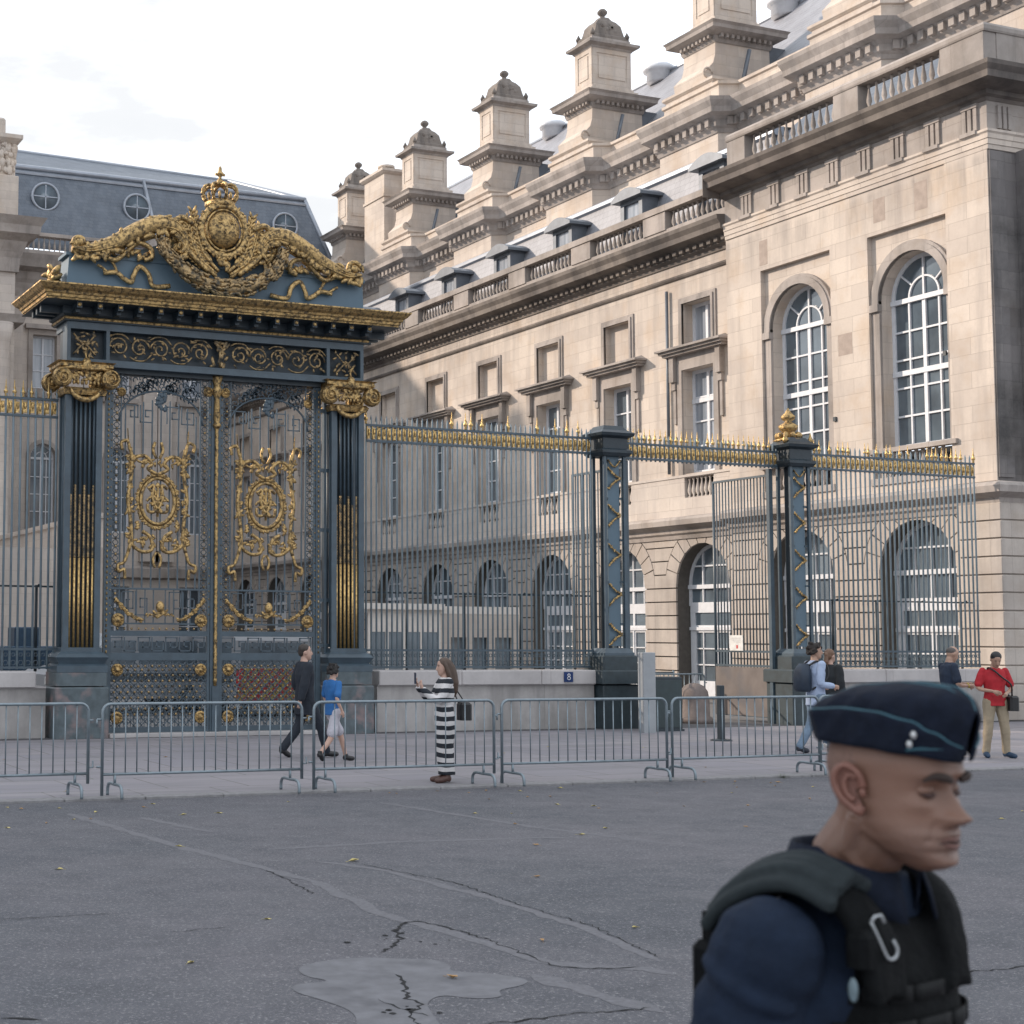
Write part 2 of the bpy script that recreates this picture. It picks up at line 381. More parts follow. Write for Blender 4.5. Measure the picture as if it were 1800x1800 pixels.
seams = [([(4.93,17.57),(5.2,14.45),(5.44,12.94),(5.55,11.97),(5.37,10.58),(5.51,9.82),(5.59,8.65),(6.06,8.31),(6.16,8.1)], .13),
 ([(6.05,13.22),(6.38,12.57),(6.52,10.89),(6.49,9.55),(6.29,8.46)], .10), ([(5.6,16.96),(5.89,15.44)], .12), ([(5.92,14.07),(7.4,14.16),(9.24,13.92)], .10),
 ([(8.92,17.58),(9.36,14.82),(9.96,13.01)], .12), ([(5.3,8.4),(5.38,7.74),(5.46,7.32)], .16)]
g = MB()
for i, (p, w) in enumerate(seams): g.join(ribbon([(a_*.956, b_*.956) for a_, b_ in p], w, -.0285, .015, 6, i))
struct('road_seam', g, M['seam'])
patch = [(4.03,9.08),(4.29,9.2),(4.56,9.2),(4.75,9.09),(4.97,8.99),(4.96,8.78),(4.86,8.65),(5.09,8.5),(5.22,8.28),(5.08,8.15),(4.88,8.11),(4.82,7.93),(4.63,7.95),(4.51,8.12),(4.33,7.96),(4.25,7.75),(4.1,7.3),(3.59,7.1),(3.72,7.6),(3.86,7.89),(3.82,8.19),(3.73,8.47),(3.82,8.65),(4.08,8.63),(3.96,8.82)]
def smooth2(P, k=2):
    for _ in range(k):
        Q = []
        for i in range(len(P)):
            a = P[i]; b = P[(i+1) % len(P)]
            Q += [(a[0]*.75+b[0]*.25, a[1]*.75+b[1]*.25), (a[0]*.25+b[0]*.75, a[1]*.25+b[1]*.75)]
        P = Q
    return P
P = smooth2(patch); g = MB(); P = [(a_*.956, b_*.956) for a_, b_ in P]; g.add([(p[0], p[1], -.0272) for p in P], tessellate_polygon([[Vector((*p, 0)) for p in P]])); struct('asphalt_patch', g, M['patch'])
cracks = [([(5.41,10.21),(5.17,9.94),(5.07,9.68),(4.86,9.41),(4.73,9.3)], .035), ([(5.35,10.18),(5.49,10.21),(5.56,10.0),(5.63,9.45)], .03), ([(5.63,9.45),(5.58,8.9),(5.58,8.51),(5.84,8.39),(6.11,8.37)], .02),
 ([(4.53,8.67),(4.43,8.38),(4.28,8.08),(4.29,7.93),(4.14,7.79),(4.04,7.55),(3.85,7.22)], .035), ([(4.12,8.13),(4.14,7.84),(4.2,7.68)], .02), ([(4.11,7.45),(4.56,7.42),(4.94,7.46),(5.47,7.43)], .022),
 ([(2.66,11.25),(3.23,11.26),(3.65,11.2)], .016), ([(3.65,10.42),(4.11,10.45)], .014), ([(5.4,12.83),(5.4,12.49),(5.27,11.51)], .02), ([(6.36,12.92),(6.64,11.68),(6.57,10.42),(6.6,9.67),(6.36,8.56)], .018),
 ([(7.62,7.55),(8.37,7.55),(8.93,7.47)], .018), ([(2.0,8.42),(2.2,8.3)], .04)]
g = MB()
for i, (p, w) in enumerate(cracks): g.join(ribbon([(a_*.956, b_*.956) for a_, b_ in p], w*.8, -.0258, .022, 6, 40+i))
for i in range(26):
    a = random.uniform(0, 1); cx = 5.2+random.gauss(0, .16)-(.4*a); cy = 9.9+random.gauss(0, .12)-.5*a
    if i > 15: cx = 4.16+random.gauss(0, .1); cy = 7.8+random.gauss(0, .14)
    r = random.uniform(.008, .028); g.add([((cx+r*random.uniform(.5, 1.3)*math.cos(t*1.05))*.956, (cy+r*random.uniform(.5, 1.3)*math.sin(t*1.05))*.956, -.0255) for t in range(6)], [(0,1,2,3,4,5)])
struct('road_crack', g, M['crack'])

# ------------------------------------------------------------------ building kit
def arc(sc, r, zs, a0=PI, a1=0., n=18): return [(sc+r*math.cos(a0+(a1-a0)*i/n), zs+r*math.sin(a0+(a1-a0)*i/n)) for i in range(n+1)]
def archpoly(sc, r, zb, zs, n=18): return [(sc-r, zb)] + arc(sc, r, zs, n=n) + [(sc+r, zb)]
def rect(s0, s1, z0, z1): return [(s0, z0), (s0, z1), (s1, z1), (s1, z0)]
def rustic(mb, jm, F, s0, s1, z0, z1, arches, h=.44, ring=.55, front=.0, back=-.07, depth=.55, skip=None):
    jm.wall([(s0, z0), (s0, z1), (s1, z1), (s1, z0)], [archpoly(a, r, z0+.01, sp) for a, r, sp in arches], depth, F, back)
    G = lambda a, d, b: F(a, d, b)
    z = z0
    while z < z1-.1:
        zt = min(z+h, z1); za, zb_ = z+.02, zt-.02
        edges = [(s0, s0)]
        def hw(r, sp, q): 
            if q <= sp: return r
            t = (r+ring)**2-(q-sp)**2
            return math.sqrt(t) if t > 0 else 0
        zs = [za, (za+zb_)/2, zb_]
        cur = [s0]*3
        for a, r, sp in sorted(arches):
            # transition row: below the spring the pier reaches the opening
            ws = [hw(r, sp, q) for q in zs] if za > sp-.05 else [r]*3
            L_ = [a-w for w in ws]
            if max(ws) > 0:
                mb.plate([(cur[0], zs[0]), (cur[1], zs[1]), (cur[2], zs[2]), (L_[2]-.015, zs[2]), (L_[1]-.015, zs[1]), (L_[0]-.015, zs[0])], front, back, F=G)
                cur = [a+w+.015 for w in ws]
        mb.plate([(cur[0], zs[0]), (cur[1], zs[1]), (cur[2], zs[2]), (s1, zs[2]), (s1, zs[1]), (s1, zs[0])], front, back, F=G)
        z += h
    for a, r, sp in arches:
        k = 11
        for i in range(k):
            t0 = PI*i/k+.012; t1 = PI*(i+1)/k-.012; R1 = r+ring-.015
            P = [(a+r*math.cos(t0), sp+r*math.sin(t0)), (a+R1*math.cos(t0), sp+R1*math.sin(t0)), (a+R1*math.cos((t0+t1)/2), sp+R1*math.sin((t0+t1)/2)), (a+R1*math.cos(t1), sp+R1*math.sin(t1)), (a+r*math.cos(t1), sp+r*math.sin(t1))]
            P = [(x_, min(y_, z1)) for x_, y_ in P]
            mb.plate(P, front+.004, back, F=G)
def window(F, sc, hw, z0, zs, n, arch=False, cols=4, rows=3, trans=(), fan=False, parent=None, glass='glass', fw=.11, bars=.05, world=True, name='window', heavy=None):
    mb = MB(); G = lambda a, d, b: F(a, d, b)
    outer = archpoly(sc, hw, z0, zs) if arch else rect(sc-hw, sc+hw, z0, zs)
    inner = archpoly(sc, hw-fw, z0+fw, zs) if arch else rect(sc-hw+fw, sc+hw-fw, z0+fw, zs-fw)
    mb.plate(outer, n-.08, n, F=G, holes=[inner])
    b = bars/2
    if arch: mb.box(sc-hw+.01, sc+hw-.01, n-.07, n+.05, zs-.13, zs+.0, F=F)
    top = zs-.13 if arch else zs-fw
    for i in range(1, cols):
        s = sc-hw+fw+(2*hw-2*fw)*i/cols; w = b*2.2 if (cols % 2 == 0 and i == cols//2) else b
        mb.box(s-w, s+w, n-.06, n+.012, z0+fw, top, F=F)
    for i in range(1, rows):
        z = z0+fw+(top-z0-fw)*i/rows; mb.box(sc-hw+fw, sc+hw-fw, n-.055, n+.006, z-b, z+b, F=F)
    for z in trans: mb.box(sc-hw+.01, sc+hw-.01, n-.065, n+.03, z-.07, z+.07, F=F)
    if arch:
        r = hw-fw
        if fan:
            mb.plate(arc(sc, r*.5+.025, zs)+arc(sc, r*.5-.025, zs, 0, PI), n-.055, n+.004, F=G)
            for a in (PI/2, PI*.22, PI*.78):
                p0 = (sc+r*.5*math.cos(a), zs+r*.5*math.sin(a)) if a != PI/2 else (sc, zs); p1 = (sc+r*math.cos(a), zs+r*math.sin(a)); w = .028 if a == PI/2 else .02
                q = (-math.sin(a)*w, math.cos(a)*w); mb.plate([(p0[0]+q[0], p0[1]+q[1]), (p1[0]+q[0], p1[1]+q[1]), (p1[0]-q[0], p1[1]-q[1]), (p0[0]-q[0], p0[1]-q[1])], n-.06, n+.008, F=G)
        else:
            for i in range(1, cols):
                s = sc-hw+fw+(2*hw-2*fw)*i/cols; hh = math.sqrt(max(r*r-(s-sc)**2, 0)); mb.box(s-b, s+b, n-.06, n+.012, zs, zs+hh, F=F)
            mb.box(sc-r*.86, sc+r*.86, n-.055, n+.006, zs+r*.5-b, zs+r*.5+b, F=F)
    o = obj(name, mb, M['white'], parent, world)
    p = MB(); p.plate(inner if not arch else archpoly(sc, hw-fw+.01, z0+fw-.01, zs), n-.05, n-.045, F=G); obj('pane', p, M[glass], o, world)
    return o
def door(F, sc, hw, z0, z1, n, parent, lights=3, both=True):      # white double glazed door with transom light
    mb = MB(); st = .14
    mb.plate(rect(sc-hw, sc+hw, z0, z1), n-.08, n, F=lambda a, d, b: F(a, d, b), holes=[rect(sc-hw+.22, sc-.05, z1-.62, z1-.22), rect(sc+.05, sc+hw-.22, z1-.62, z1-.22), rect(sc-hw+.26, sc-.08, z0+.55, z1-.85), rect(sc+.08, sc+hw-.26, z0+.55, z1-.85)])
    for i in range(1, lights):
        z = z0+.55+(z1-.85-z0-.55)*i/lights; mb.box(sc-hw+.26, sc+hw-.26, n-.06, n+.004, z-.02, z+.02, F=F)
    for s in (sc-hw*.5, sc+hw*.5): mb.box(s-.018, s+.018, n-.06, n+.004, z0+.55, z1-.85, F=F)
    mb.box(sc-.03, sc+.03, n, n+.03, z0+.02, z1-.72, F=F); mb.box(sc-hw, sc+hw, n, n+.05, z1-.78, z1-.68, F=F)
    o = obj('door', mb, M['white'], parent, True)
    p = MB(); p.box(sc-hw+.1, sc+hw-.1, n-.05, n-.045, z0+.4, z1-.15, F=F); obj('pane', p, M['glass'], o, True)
    return o
def balusters(mb, F, s0, s1, z0, z1, n, sp=.24):
    k = max(1, int((s1-s0)/sp)); h = z1-z0
    prof = [(.05, 0), (.05, .06*h), (.03, .1*h), (.075, .3*h), (.07, .42*h), (.03, .75*h), (.028, .86*h), (.05, .92*h), (.05, h)]
    for i in range(k):
        s = s0+(s1-s0)*(i+.5)/k; mb.lathe(prof, (s, n, z0), 7, F=F)
# cornice profiles (offset outward, z)
def wingfront(F, path, T, d, first_real=True, full=True, nb=11, bay=4.25, y0=40.35, mir=False, s_lo=38.4, s_hi=84.0):
    """long courtyard facade of a wing. F maps (s, n, z); path for mouldings runs far -> near"""
    C = [y0+bay*k for k in range(nb) if y0+bay*k < s_hi-1.2]
    a = MB(); j = MB()
    rustic(a, j, F, s_lo, s_hi, 0, 5.1, [(c, 1.3, 3.62) for c in C])
    obj('ground_floor', a, M['stone_rust'], T, True); obj('joints', j, M['joint'], T.children[-1] if False else T, True)
    w = MB()
    holes = [rect(c-.78, c+.78, 7.15, 10.5) for c in C]+[rect(c-.72, c+.72, 11.25, 12.65) for c in C]
    w.wall([(s_lo, 7.1), (s_lo, 14.0), (s_hi, 14.0), (s_hi, 7.1)], holes, .42, F)
    for c in C[1 if first_real else 0:]: w.box(c-.74, c+.74, -.28, -.2, 11.2, 12.7, F=F)      # blind panels
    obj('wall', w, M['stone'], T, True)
    b = MB(); bh = [rect(c-.72, c+.72, 6.38, 7.02) for c in C]
    b.wall([(s_lo, 5.7), (s_lo, 7.1), (s_hi, 7.1), (s_hi, 5.7)], bh, .3, F, .06)
    b.box(s_lo, s_hi, -.02, .09, 7.04, 7.12, F=F)
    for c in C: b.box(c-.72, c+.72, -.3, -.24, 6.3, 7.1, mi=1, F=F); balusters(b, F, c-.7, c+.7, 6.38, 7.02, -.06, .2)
    obj('band_course', b, [M['stone_pale'], M['dark']], T, True)
    t = MB()
    for c in C:
        # surround of upper opening
        for n_, q in ((.05, .2), (.09, .1)):
            t.plate([(c-.72-q, 11.2), (c-.72-q, 12.65+q), (c+.72+q, 12.65+q), (c+.72+q, 11.2), (c+.72, 11.2), (c+.72, 12.65), (c-.72, 12.65), (c-.72, 11.2)], .002, n_ if q == .1 else n_, F=lambda a_, d_, b_: F(a_, d_, b_))
        t.plate([(c-1.0, 7.12), (c-1.0, 10.72), (c+1.0, 10.72), (c+1.0, 7.12), (c+.78, 7.12), (c+.78, 10.5), (c-.78, 10.5), (c-.78, 7.12)], .002, .07, F=lambda a_, d_, b_: F(a_, d_, b_))
        t.box(c-1.0, c+1.0, .002, .06, 10.72, 10.98, F=F)
        for s in (-1, 1): t.box(c+s*1.14-.11, c+s*1.14+.11, .002, .2, 10.15, 10.98, F=F); t.box(c+s*1.14-.09, c+s*1.14+.09, .002, .12, 9.9, 10.15, F=F); t.box(c+s*1.14-.06, c+s*1.14+.06, .002, .07, 8.8, 9.9, F=F)
        for q, (z0, z1) in zip((.3, .4, .5), ((10.98, 11.06), (11.06, 11.14), (11.14, 11.2))): t.box(c-1.25-q*.7, c+1.25+q*.7, .002, q, z0, z1, F=F)
        t.add([F(c-1.6, .5, 11.2), F(c+1.6, .5, 11.2), F(c+1.3, .0, 11.36), F(c-1.3, .0, 11.36)], [(0, 1, 2, 3)])
        t.add([F(c-1.6, .5, 11.2), F(c-1.3, .0, 11.36), F(c-1.6, 0, 11.2)], [(0, 1, 2)]); t.add([F(c+1.6, .5, 11.2), F(c+1.3, .0, 11.36), F(c+1.6, 0, 11.2)], [(0, 1, 2)])
    obj('window_surrounds', t, M['stone_trim'], T, True)
    return C
# ------------------------------------------------------------------ right-hand wing
XW, XP, YP = 31.8, 31.39, 28.6
WF = lambda s, n, z: (XW-n, s, z)
wing = thing('palace_wing', 'long limestone palace wing with mansard roof, balustrade and row of tall chimneys', 'building', (36, 60, 0))
C = wingfront(WF, None, wing, 0)
o = None
for k, c in enumerate(C):
    if k == 0: w1 = window(WF, c, .78, 7.15, 10.5, -.36, cols=2, rows=4, trans=(9.5,), parent=wing, glass='curtain'); window(WF, c, .72, 11.25, 12.65, -.36, cols=2, rows=1, parent=wing, glass='curtain'); d1 = window(WF, c, 1.3, 2.95, 3.62, -.5, arch=True, cols=4, rows=1, parent=wing); e1 = door(WF, c, 1.25, .02, 2.95, -.5, wing)
    elif k == 1: w1 = window(WF, c, .78, 7.15, 10.5, -.36, cols=2, rows=4, parent=wing); copy_part(d1, wing, (0, c-C[0], 0)); copy_part(e1, wing, (0, c-C[0], 0))
    else: copy_part(w1, wing, (0, c-C[1], 0)); copy_part(d1, wing, (0, c-C[0], 0)); copy_part(e1, wing, (0, c-C[0], 0))
prof_ledge = [(-.1, 5.08), (.05, 5.08), (.08, 5.2), (.16, 5.26), (.18, 5.38), (.26, 5.42), (.44, 5.50), (.46, 5.66), (.40, 5.74), (.1, 5.80), (-.1, 5.80)]
prof_corn = [(-.1, 13.98), (.05, 13.98), (.06, 14.08), (.18, 14.16), (.20, 14.3), (.34, 14.40), (.62, 14.46), (.64, 14.62), (.74, 14.76), (.76, 14.88), (.1, 14.95), (-.1, 14.95)]
prof_str = [(-.02, 13.5), (.05, 13.5), (.09, 13.56), (.09, 13.62), (-.02, 13.64)]
a = MB(); a.mould([(XW, 84), (XW, 38.42)], prof_ledge); obj('ledge', a, M['stone_trim'], wing, True)
a = MB(); a.mould([(XW, 84), (XW, 38.42)], prof_corn); a.mould([(XW, 84), (XW, 38.42)], prof_str)
y = 38.6
while y < 84: a.box(y, y+.17, .19, .33, 14.2, 14.32, F=WF); y += .34
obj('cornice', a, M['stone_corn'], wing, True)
a = MB(); a.box(XW+.02, XW+.35, 38.42, 84, 14.95, 15.32); 
for k in range(-1, 11):
    y = 42.5+4.25*k
    if y > 39: a.bbox(XW-.02, XW+.4, y-.6, y+.6, 15.3, 15.93, .015)
    y0_, y1_ = max(y+.6, 38.45), min(y+3.65, 84)
    if y1_ > y0_+.4:
        balusters(a, WF, y0_+.05, y1_-.05, 15.34, 15.93, -.2)
a.box(XW-.06, XW+.44, 38.42, 84, 15.93, 16.14)
obj('balustrade', a, M['stone_trim'], wing, True)
# downpipes beside each pier
for k in range(0, 10):
    p = MB(); y = 42.5+4.25*k-.72; p.tube([(XW-.1, y, 13.2), (XW-.1, y, 7.2)], .055); 
    if k in (0,): obj('downpipe', p, M['lead'], wing, True)
# mansard
a = MB(); a.add([(XW+.75, 38.42, 15.0), (XW+.75, 84, 15.0), (XW+1.5, 84, 17.65), (XW+1.5, 38.42, 17.65)], [(0, 1, 2, 3)])
a.add([(XW+.75, 38.42, 15.0), (XW+1.5, 38.42, 17.65), (XW+8, 38.42, 17.65), (XW+8, 38.42, 15)], [(0, 1, 2, 3)])
a.mould([(XW+1.5, 84), (XW+1.5, 38.3)], [(-.3, 17.6), (.02, 17.6), (.12, 17.66), (.12, 17.78), (.0, 17.86), (-.3, 17.9)], mi=1)
a.add([(XW+1.6, 38.3, 17.86), (XW+1.6, 84, 17.86), (XW+8.4, 84, 18.5), (XW+8.4, 38.3, 18.5)], [(0, 1, 2, 3)], 1)
obj('mansard_roof', a, [M['slate_pale'], M['zinc']], wing, True)
M['glint'] = simple('pale_dormer_blind', (.6, .6, .6), .3)
dz = []
for k, c in enumerate(C):
    a = MB(); x0 = XW+.62
    a.box(x0, x0+1.1, c-.62, c-.42, 15.5, 16.95); a.box(x0, x0+1.1, c+.42, c+.62, 15.5, 16.95); a.box(x0, x0+1.2, c-.62, c+.62, 16.95, 17.1)
    P = [(c-.85, 17.08), (c-.85, 17.18)]+[(c-.85+1.7*i/10, 17.18+.28*math.sin(PI*i/10)) for i in range(11)]+[(c+.85, 17.08)]
    a.plate(P, -.38, -1.6, F=WF)
    a.box(x0-.02, x0+.2, c-.66, c+.66, 15.5, 15.62)
    if k == 0: d0 = obj('dormer', a, M['lead'], wing, True); p = MB(); p.box(x0+.1, x0+.14, c-.42, c+.42, 15.62, 16.95); obj('pane', p, M['curtain'], d0, True)
    else: copy_part(d0, wing, (0, c-C[0], 0))
# upper hall behind
XU = 39.75
CH = [41.6, 49.95, 58.3, 66.75, 75.1, 83.4]
path = [(XU, 92)]
for y in CH[::-1]: path += [(XU, y+2.1), (XU-.7, y+1.8), (XU-.7, y-1.8), (XU, y-2.1)]
path = [p for p in path if p[1] > 31] + [(XU, 31)]
a = MB(); a.mould(path, [(0, 16.5), (0, 21.4), (-.3, 21.4)]); a.box(XU-.6, XU+14, 30.8, 92, 16, 16.6)
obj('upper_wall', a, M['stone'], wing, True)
a = MB(); a.mould(path, [(-.2, 21.35), (.05, 21.35), (.1, 21.5), (.2, 21.58), (.22, 21.8), (.34, 21.92), (.62, 22.0), (.64, 22.2), (.76, 22.42), (.78, 22.56), (.0, 22.66), (-.4, 22.66)])
a.mould(path, [(-.1, 20.3), (.08, 20.35), (.1, 20.5), (-.1, 20.55)])
for i in range(len(path)-1):
    p, q = Vector(path[i]), Vector(path[i+1]); L_ = (q-p).length; d = (q-p).normalized(); n = Vector((d.y, -d.x)); k = int(L_/.42)
    for j in range(k):
        c = p+d*((j+.5)*L_/k); e0, e1 = c-d*.11+n*.2, c+d*.11+n*.2; f0, f1 = e0+n*.16, e1+n*.16
        a.add([(e0.x, e0.y, 21.6), (e1.x, e1.y, 21.6), (f1.x, f1.y, 21.6), (f0.x, f0.y, 21.6), (e0.x, e0.y, 21.9), (e1.x, e1.y, 21.9), (f1.x, f1.y, 21.9), (f0.x, f0.y, 21.9)], [(0,1,2,3), (0,4,5,1), (1,5,6,2), (2,6,7,3), (3,7,4,0)])
obj('upper_cornice', a, M['stone_trim'], wing, True)
a = MB(); a.mould(path, [(-.5, 22.64), (-.1, 22.64), (-.1, 22.8), (-.16, 22.84), (-.16, 23.3), (-.08, 23.34), (-.08, 23.46), (-.9, 23.5), (-.9, 22.6)])
obj('parapet', a, M['stone'], wing, True)
a = MB(); a.add([(XU+.9, 30.8, 23.0), (XU+.9, 92, 23.0), (XU+7.6, 92, 29.6), (XU+7.6, 30.8, 29.6), (XU+14.5, 30.8, 23.0), (XU+14.5, 92, 23)], [(0, 1, 2, 3), (3, 2, 5, 4), (0, 3, 4)])
a.tube([(XU+7.6, 30.8, 29.6), (XU+7.6, 92, 29.6)], .14, 6, mi=1)
obj('hall_roof', a, [M['slate_pale'], M['zinc']], wing, True)
for y in (53.3, 44.6, 62.2, 71.5):
    a = MB(); a.lathe([(.6, 0), (.6, .5), (.75, .53), (.8, .68), (.6, .85), (.2, .95)], (XU+7.2, y, 29.1), 14); obj('roof_vent', a, M['white'], wing, True)
# chimneys (parts of the wing): lower stage, cornice, panelled shaft, cap with ball
def rectpath(x0, x1, y0, y1): return [(x0, y1), (x0, y0), (x1, y0), (x1, y1)]
def chim(y):
    x0, x1 = XU+.05, XU+2.4; y0, y1 = y-.55, y+.75
    a = MB(); b = MB(); b2 = MB(); f = MB()
    a.bbox(x0-.55, x1+.5, y0-.75, y1+.9, 22.6, 23.75, .03)
    a.mould(rectpath(x0-.55, x1+.5, y0-.75, y1+.9), [(-.2, 23.6), (.02, 23.6), (.1, 23.68), (.1, 23.78), (-.2, 23.84)], True)
    # lower stage with scrolled foot
    P = [(x0-.5, 23.8), (x0-.55, 24.15), (x0-.35, 24.35), (x0-.15, 24.55), (x0-.05, 24.9), (x0-.02, 25.7), (x1+.25, 25.7), (x1+.3, 23.8)]
    a.plate([(p[0], p[1]) for p in P], y0-.3, y1+.35, F=lambda s, d, z: (s, d, z))
    a.tube([(x0-.42+.2*math.cos(t), y0-.31, 24.1+.2*math.sin(t)) for t in [i*.5 for i in range(12)]], .05)
    R1 = rectpath(x0-.02, x1+.25, y0-.3, y1+.35)
    b.mould(R1, [(-.2, 25.4), (.04, 25.4), (.08, 25.5), (.1, 25.66), (.34, 25.74), (.5, 25.82), (.52, 25.96), (.6, 26.06), (.0, 26.16), (-.4, 26.16)], True)
    for (p, q) in zip(R1, R1[1:]+R1[:1]):
        p, q = Vector(p), Vector(q); d = (q-p).normalized(); n = Vector((d.y, -d.x)); k = int((q-p).length/.24)
        for j in range(k):
            c = p+d*((j+.5)*(q-p).length/k)+n*.1
            e0, e1 = c-d*.06, c+d*.06; f0, f1 = e0+n*.16, e1+n*.16
            b.add([(v.x, v.y, z) for z in (25.56, 25.74) for v in (e0, e1, f1, f0)], [(0,1,2,3), (0,4,5,1), (1,5,6,2), (2,6,7,3), (3,7,4,0)])
    a.box(x0+.0, x1+.15, y0-.2, y1+.2, 26.14, 26.42); a.box(x0+.12, x1-.02, y0-.1, y1+.1, 26.4, 26.56)
    a.box(x0+.2, x1-.1, y0, y1, 26.5, 28.4)
    # raised panel borders on near and courtyard faces
    X0, X1 = x0+.2, x1-.1
    for (u0, u1, G) in ((X0, X1, lambda s, d, z: (s, y0-d, z)), (y0, y1, lambda s, d, z: (X0-d, s, z))):
        a.plate(rect(u0+.001, u1-.001, 26.58, 28.36), .0005, .035, F=G, holes=[rect(u0+.22, u1-.22, 26.85, 28.1)])
        a.plate(rect(u0+.32, u1-.32, 26.95, 28.0), .0005, .03, F=G)
    b2.mould(rectpath(X0, X1, y0, y1), [(-.2, 28.3), (.05, 28.3), (.1, 28.4), (.3, 28.48), (.32, 28.6), (.1, 28.68), (-.3, 28.68)], True)
    b2.box(X0-.0, X1+.0, y0+.0, y1-.0, 28.6, 28.84)
    cx, cy = (X0+X1)/2, (y0+y1)/2
    def L4(w, d, z): return [(cx-w, cy-d, z), (cx+w, cy-d, z), (cx+w, cy+d, z), (cx-w, cy+d, z)]
    st = [(1.0, .62, 28.8), (.98, .6, 29.0), (.8, .52, 29.06), (.72, .5, 29.3), (.66, .46, 29.55), (.48, .36, 29.75), (.3, .26, 29.86), (.2, .2, 30.0)]
    vs = [p for s_ in st for p in L4(*s_)]; fs = [(4*i+j, 4*i+(j+1) % 4, 4*i+4+(j+1) % 4, 4*i+4+j) for i in range(len(st)-1) for j in range(4)]
    f.add(vs, fs)
    for sx in (-1, 1):
        for sy in (-1, 1): f.lathe([(.09, 0), (.13, .1), (.05, .25), (.02, .32)], (cx+sx*.92, cy+sy*.55, 28.95), 7)
    f.lathe([(.16, 0), (.1, .08), (.12, .14), (.22, .24), (.23, .34), (.14, .44), (.05, .48)], (cx, cy, 29.98), 10)
    for t in range(7): f.ell((cx+random.uniform(-.35, .35), cy-.45, 29.2+random.uniform(0, .35)), (.14, .08, .14), 6, 5)
    return a, b, b2, f
for i, y in enumerate(CH):
    if i == 0:
        a, b, b2, f = chim(y); c0 = obj('chimney', a, M['stone'], wing, True); obj('lower_cornice', b, M['stone_trim'], c0, True); obj('upper_cornice', b2, M['stone_trim'], c0, True); obj('chimney_cap', f, M['stone_corn'], c0, True)
    else: copy_part(c0, wing, (0, y-CH[0], 0))
    a = MB(); a.tube([(XU+.9, y-1.25, 23.4), (XU+1.3, y-1.3, 25.1)], .09); obj('flue_pipe', a, M['lead'], wing, True); a = MB(); a.box(XU+2.7, XU+3.5, y+.0-.8, y+.9, 23.5, 25.6)
    obj('roof_hatch', a, M['lead'], wing, True)
a = MB(); a.box(XU+.4, XU+1.9, 78.4, 80.9, 23, 28.3); a.mould(rectpath(XU+.4, XU+1.9, 78.4, 80.9), [(-.1, 28.2), (.1, 28.3), (.22, 28.4), (.22, 28.55), (-.4, 28.65)], True); a.mould(rectpath(XU+.4, XU+1.9, 78.4, 80.9), [(-.1, 26.9), (.07, 26.95), (.07, 27.1), (-.1, 27.15)], True)
a.lathe([(.3, 0), (.3, .3), (.5, .32), (.5, .45)], (XU+1.1, 79.5, 28.6), 10)
obj('plain_chimney', a, M['stone'], wing, True)

# ------------------------------------------------------------------ street pavilion
PF = lambda s, n, z: (XP-n, s, z)
SF = lambda s, n, z: (s, YP-n, z)
pav = thing('corner_pavilion', 'limestone corner pavilion with tall arched windows and triglyph frieze beside the fence end', 'building', (XP+6, YP+5, 0))
AB = [31.25, 35.5]
BLK = [(32.0, 32.42, 13.13, 13.78, 1), (30.55, 30.98, 13.1, 13.85, 1), (28.75, 29.55, 12.9, 13.5, 2), (28.7, 29.4, 12.46, 12.88, 2), (29.0, 29.8, 10.75, 11.17, 2), (33.3, 33.83, 9.73, 10.32, 1), (28.64, 29.3, 6.5, 6.9, 2), (36.6, 36.95, 12.95, 13.7, 1), (28.7, 29.2, 8.1, 8.5, 2)]
a = MB(); j = MB(); rustic(a, j, PF, YP, 38.42, 0, 5.1, [(c, 1.28, 3.75) for c in AB]); obj('ground_floor', a, M['stone_rust'], pav, True); obj('joints', j, M['joint'], pav, True)
a = MB(); j = MB(); rustic(a, j, SF, XP+.075, 62, 0, 5.1, [(36.5, 1.3, 3.7), (41, 1.3, 3.7)]); obj('street_ground_floor', a, M['stone_sooty'], pav, True); obj('joints', j, M['dark'], pav, True)
for c in (36.5, 41): window(SF, c, 1.3, .1, 3.7, -.5, arch=True, cols=4, rows=4, parent=pav)
a = MB()                                # sooty rusticated corner pier
for i in range(12): a.bbox(XP-.18, XP+1.1, YP-.2, YP+1.15, .02+i*.44, .02+i*.44+.40, .02)
a.box(XP-.12, XP+1.0, YP-.14, YP+1.1, 0, 5.3)
obj('corner_pier', a, M['stone_rust'], pav, True)
w = MB(); holes = [rect(c-1.42, c+1.42, 6.2, 12.8) for c in AB]
w.wall([(YP, 5.8), (YP, 14.1), (38.42, 14.1), (38.42, 5.8)], holes, .16, PF)
for c in AB:       # recessed field with the arched opening
    w.wall([(c-1.42, 6.2), (c-1.42, 12.8), (c+1.42, 12.8), (c+1.42, 6.2)], [archpoly(c, 1.12, 6.21, 11.0)], .45, PF, -.16)
w.box(38.42, 38.44, -.5, -.001, 5.8, 14.1, F=PF)
w.box(YP+.002, YP+1.35, .0, .03, 5.82, 14.08, F=PF)
for s0, s1, z0, z1, mi in BLK: w.box(s0, s1, .0005, .003, z0, z1, mi=mi, F=PF)
obj('wall', w, [M['stone'], simple('brown_old_block', (.40, .33, .285), .85, 0, .25, 5), simple('pale_new_block', (.66, .63, .60), .85, 0, .1, 5)], pav, True)
w = MB(); w.wall([(XP, 5.8), (XP, 14.1), (62, 14.1), (62, 5.8)], [rect(c-.9, c+.9, 7, 11.8) for c in (36.5, 41, 45.5)], .4, SF); w.box(XP+.9, XP+2.2, .002, .32, 5.8, 14.1, F=SF); w.box(XP-.0, XP+.5, .002, .05, 5.9, 14.05, F=SF)
obj('street_wall', w, M['stone_sooty'], pav, True)
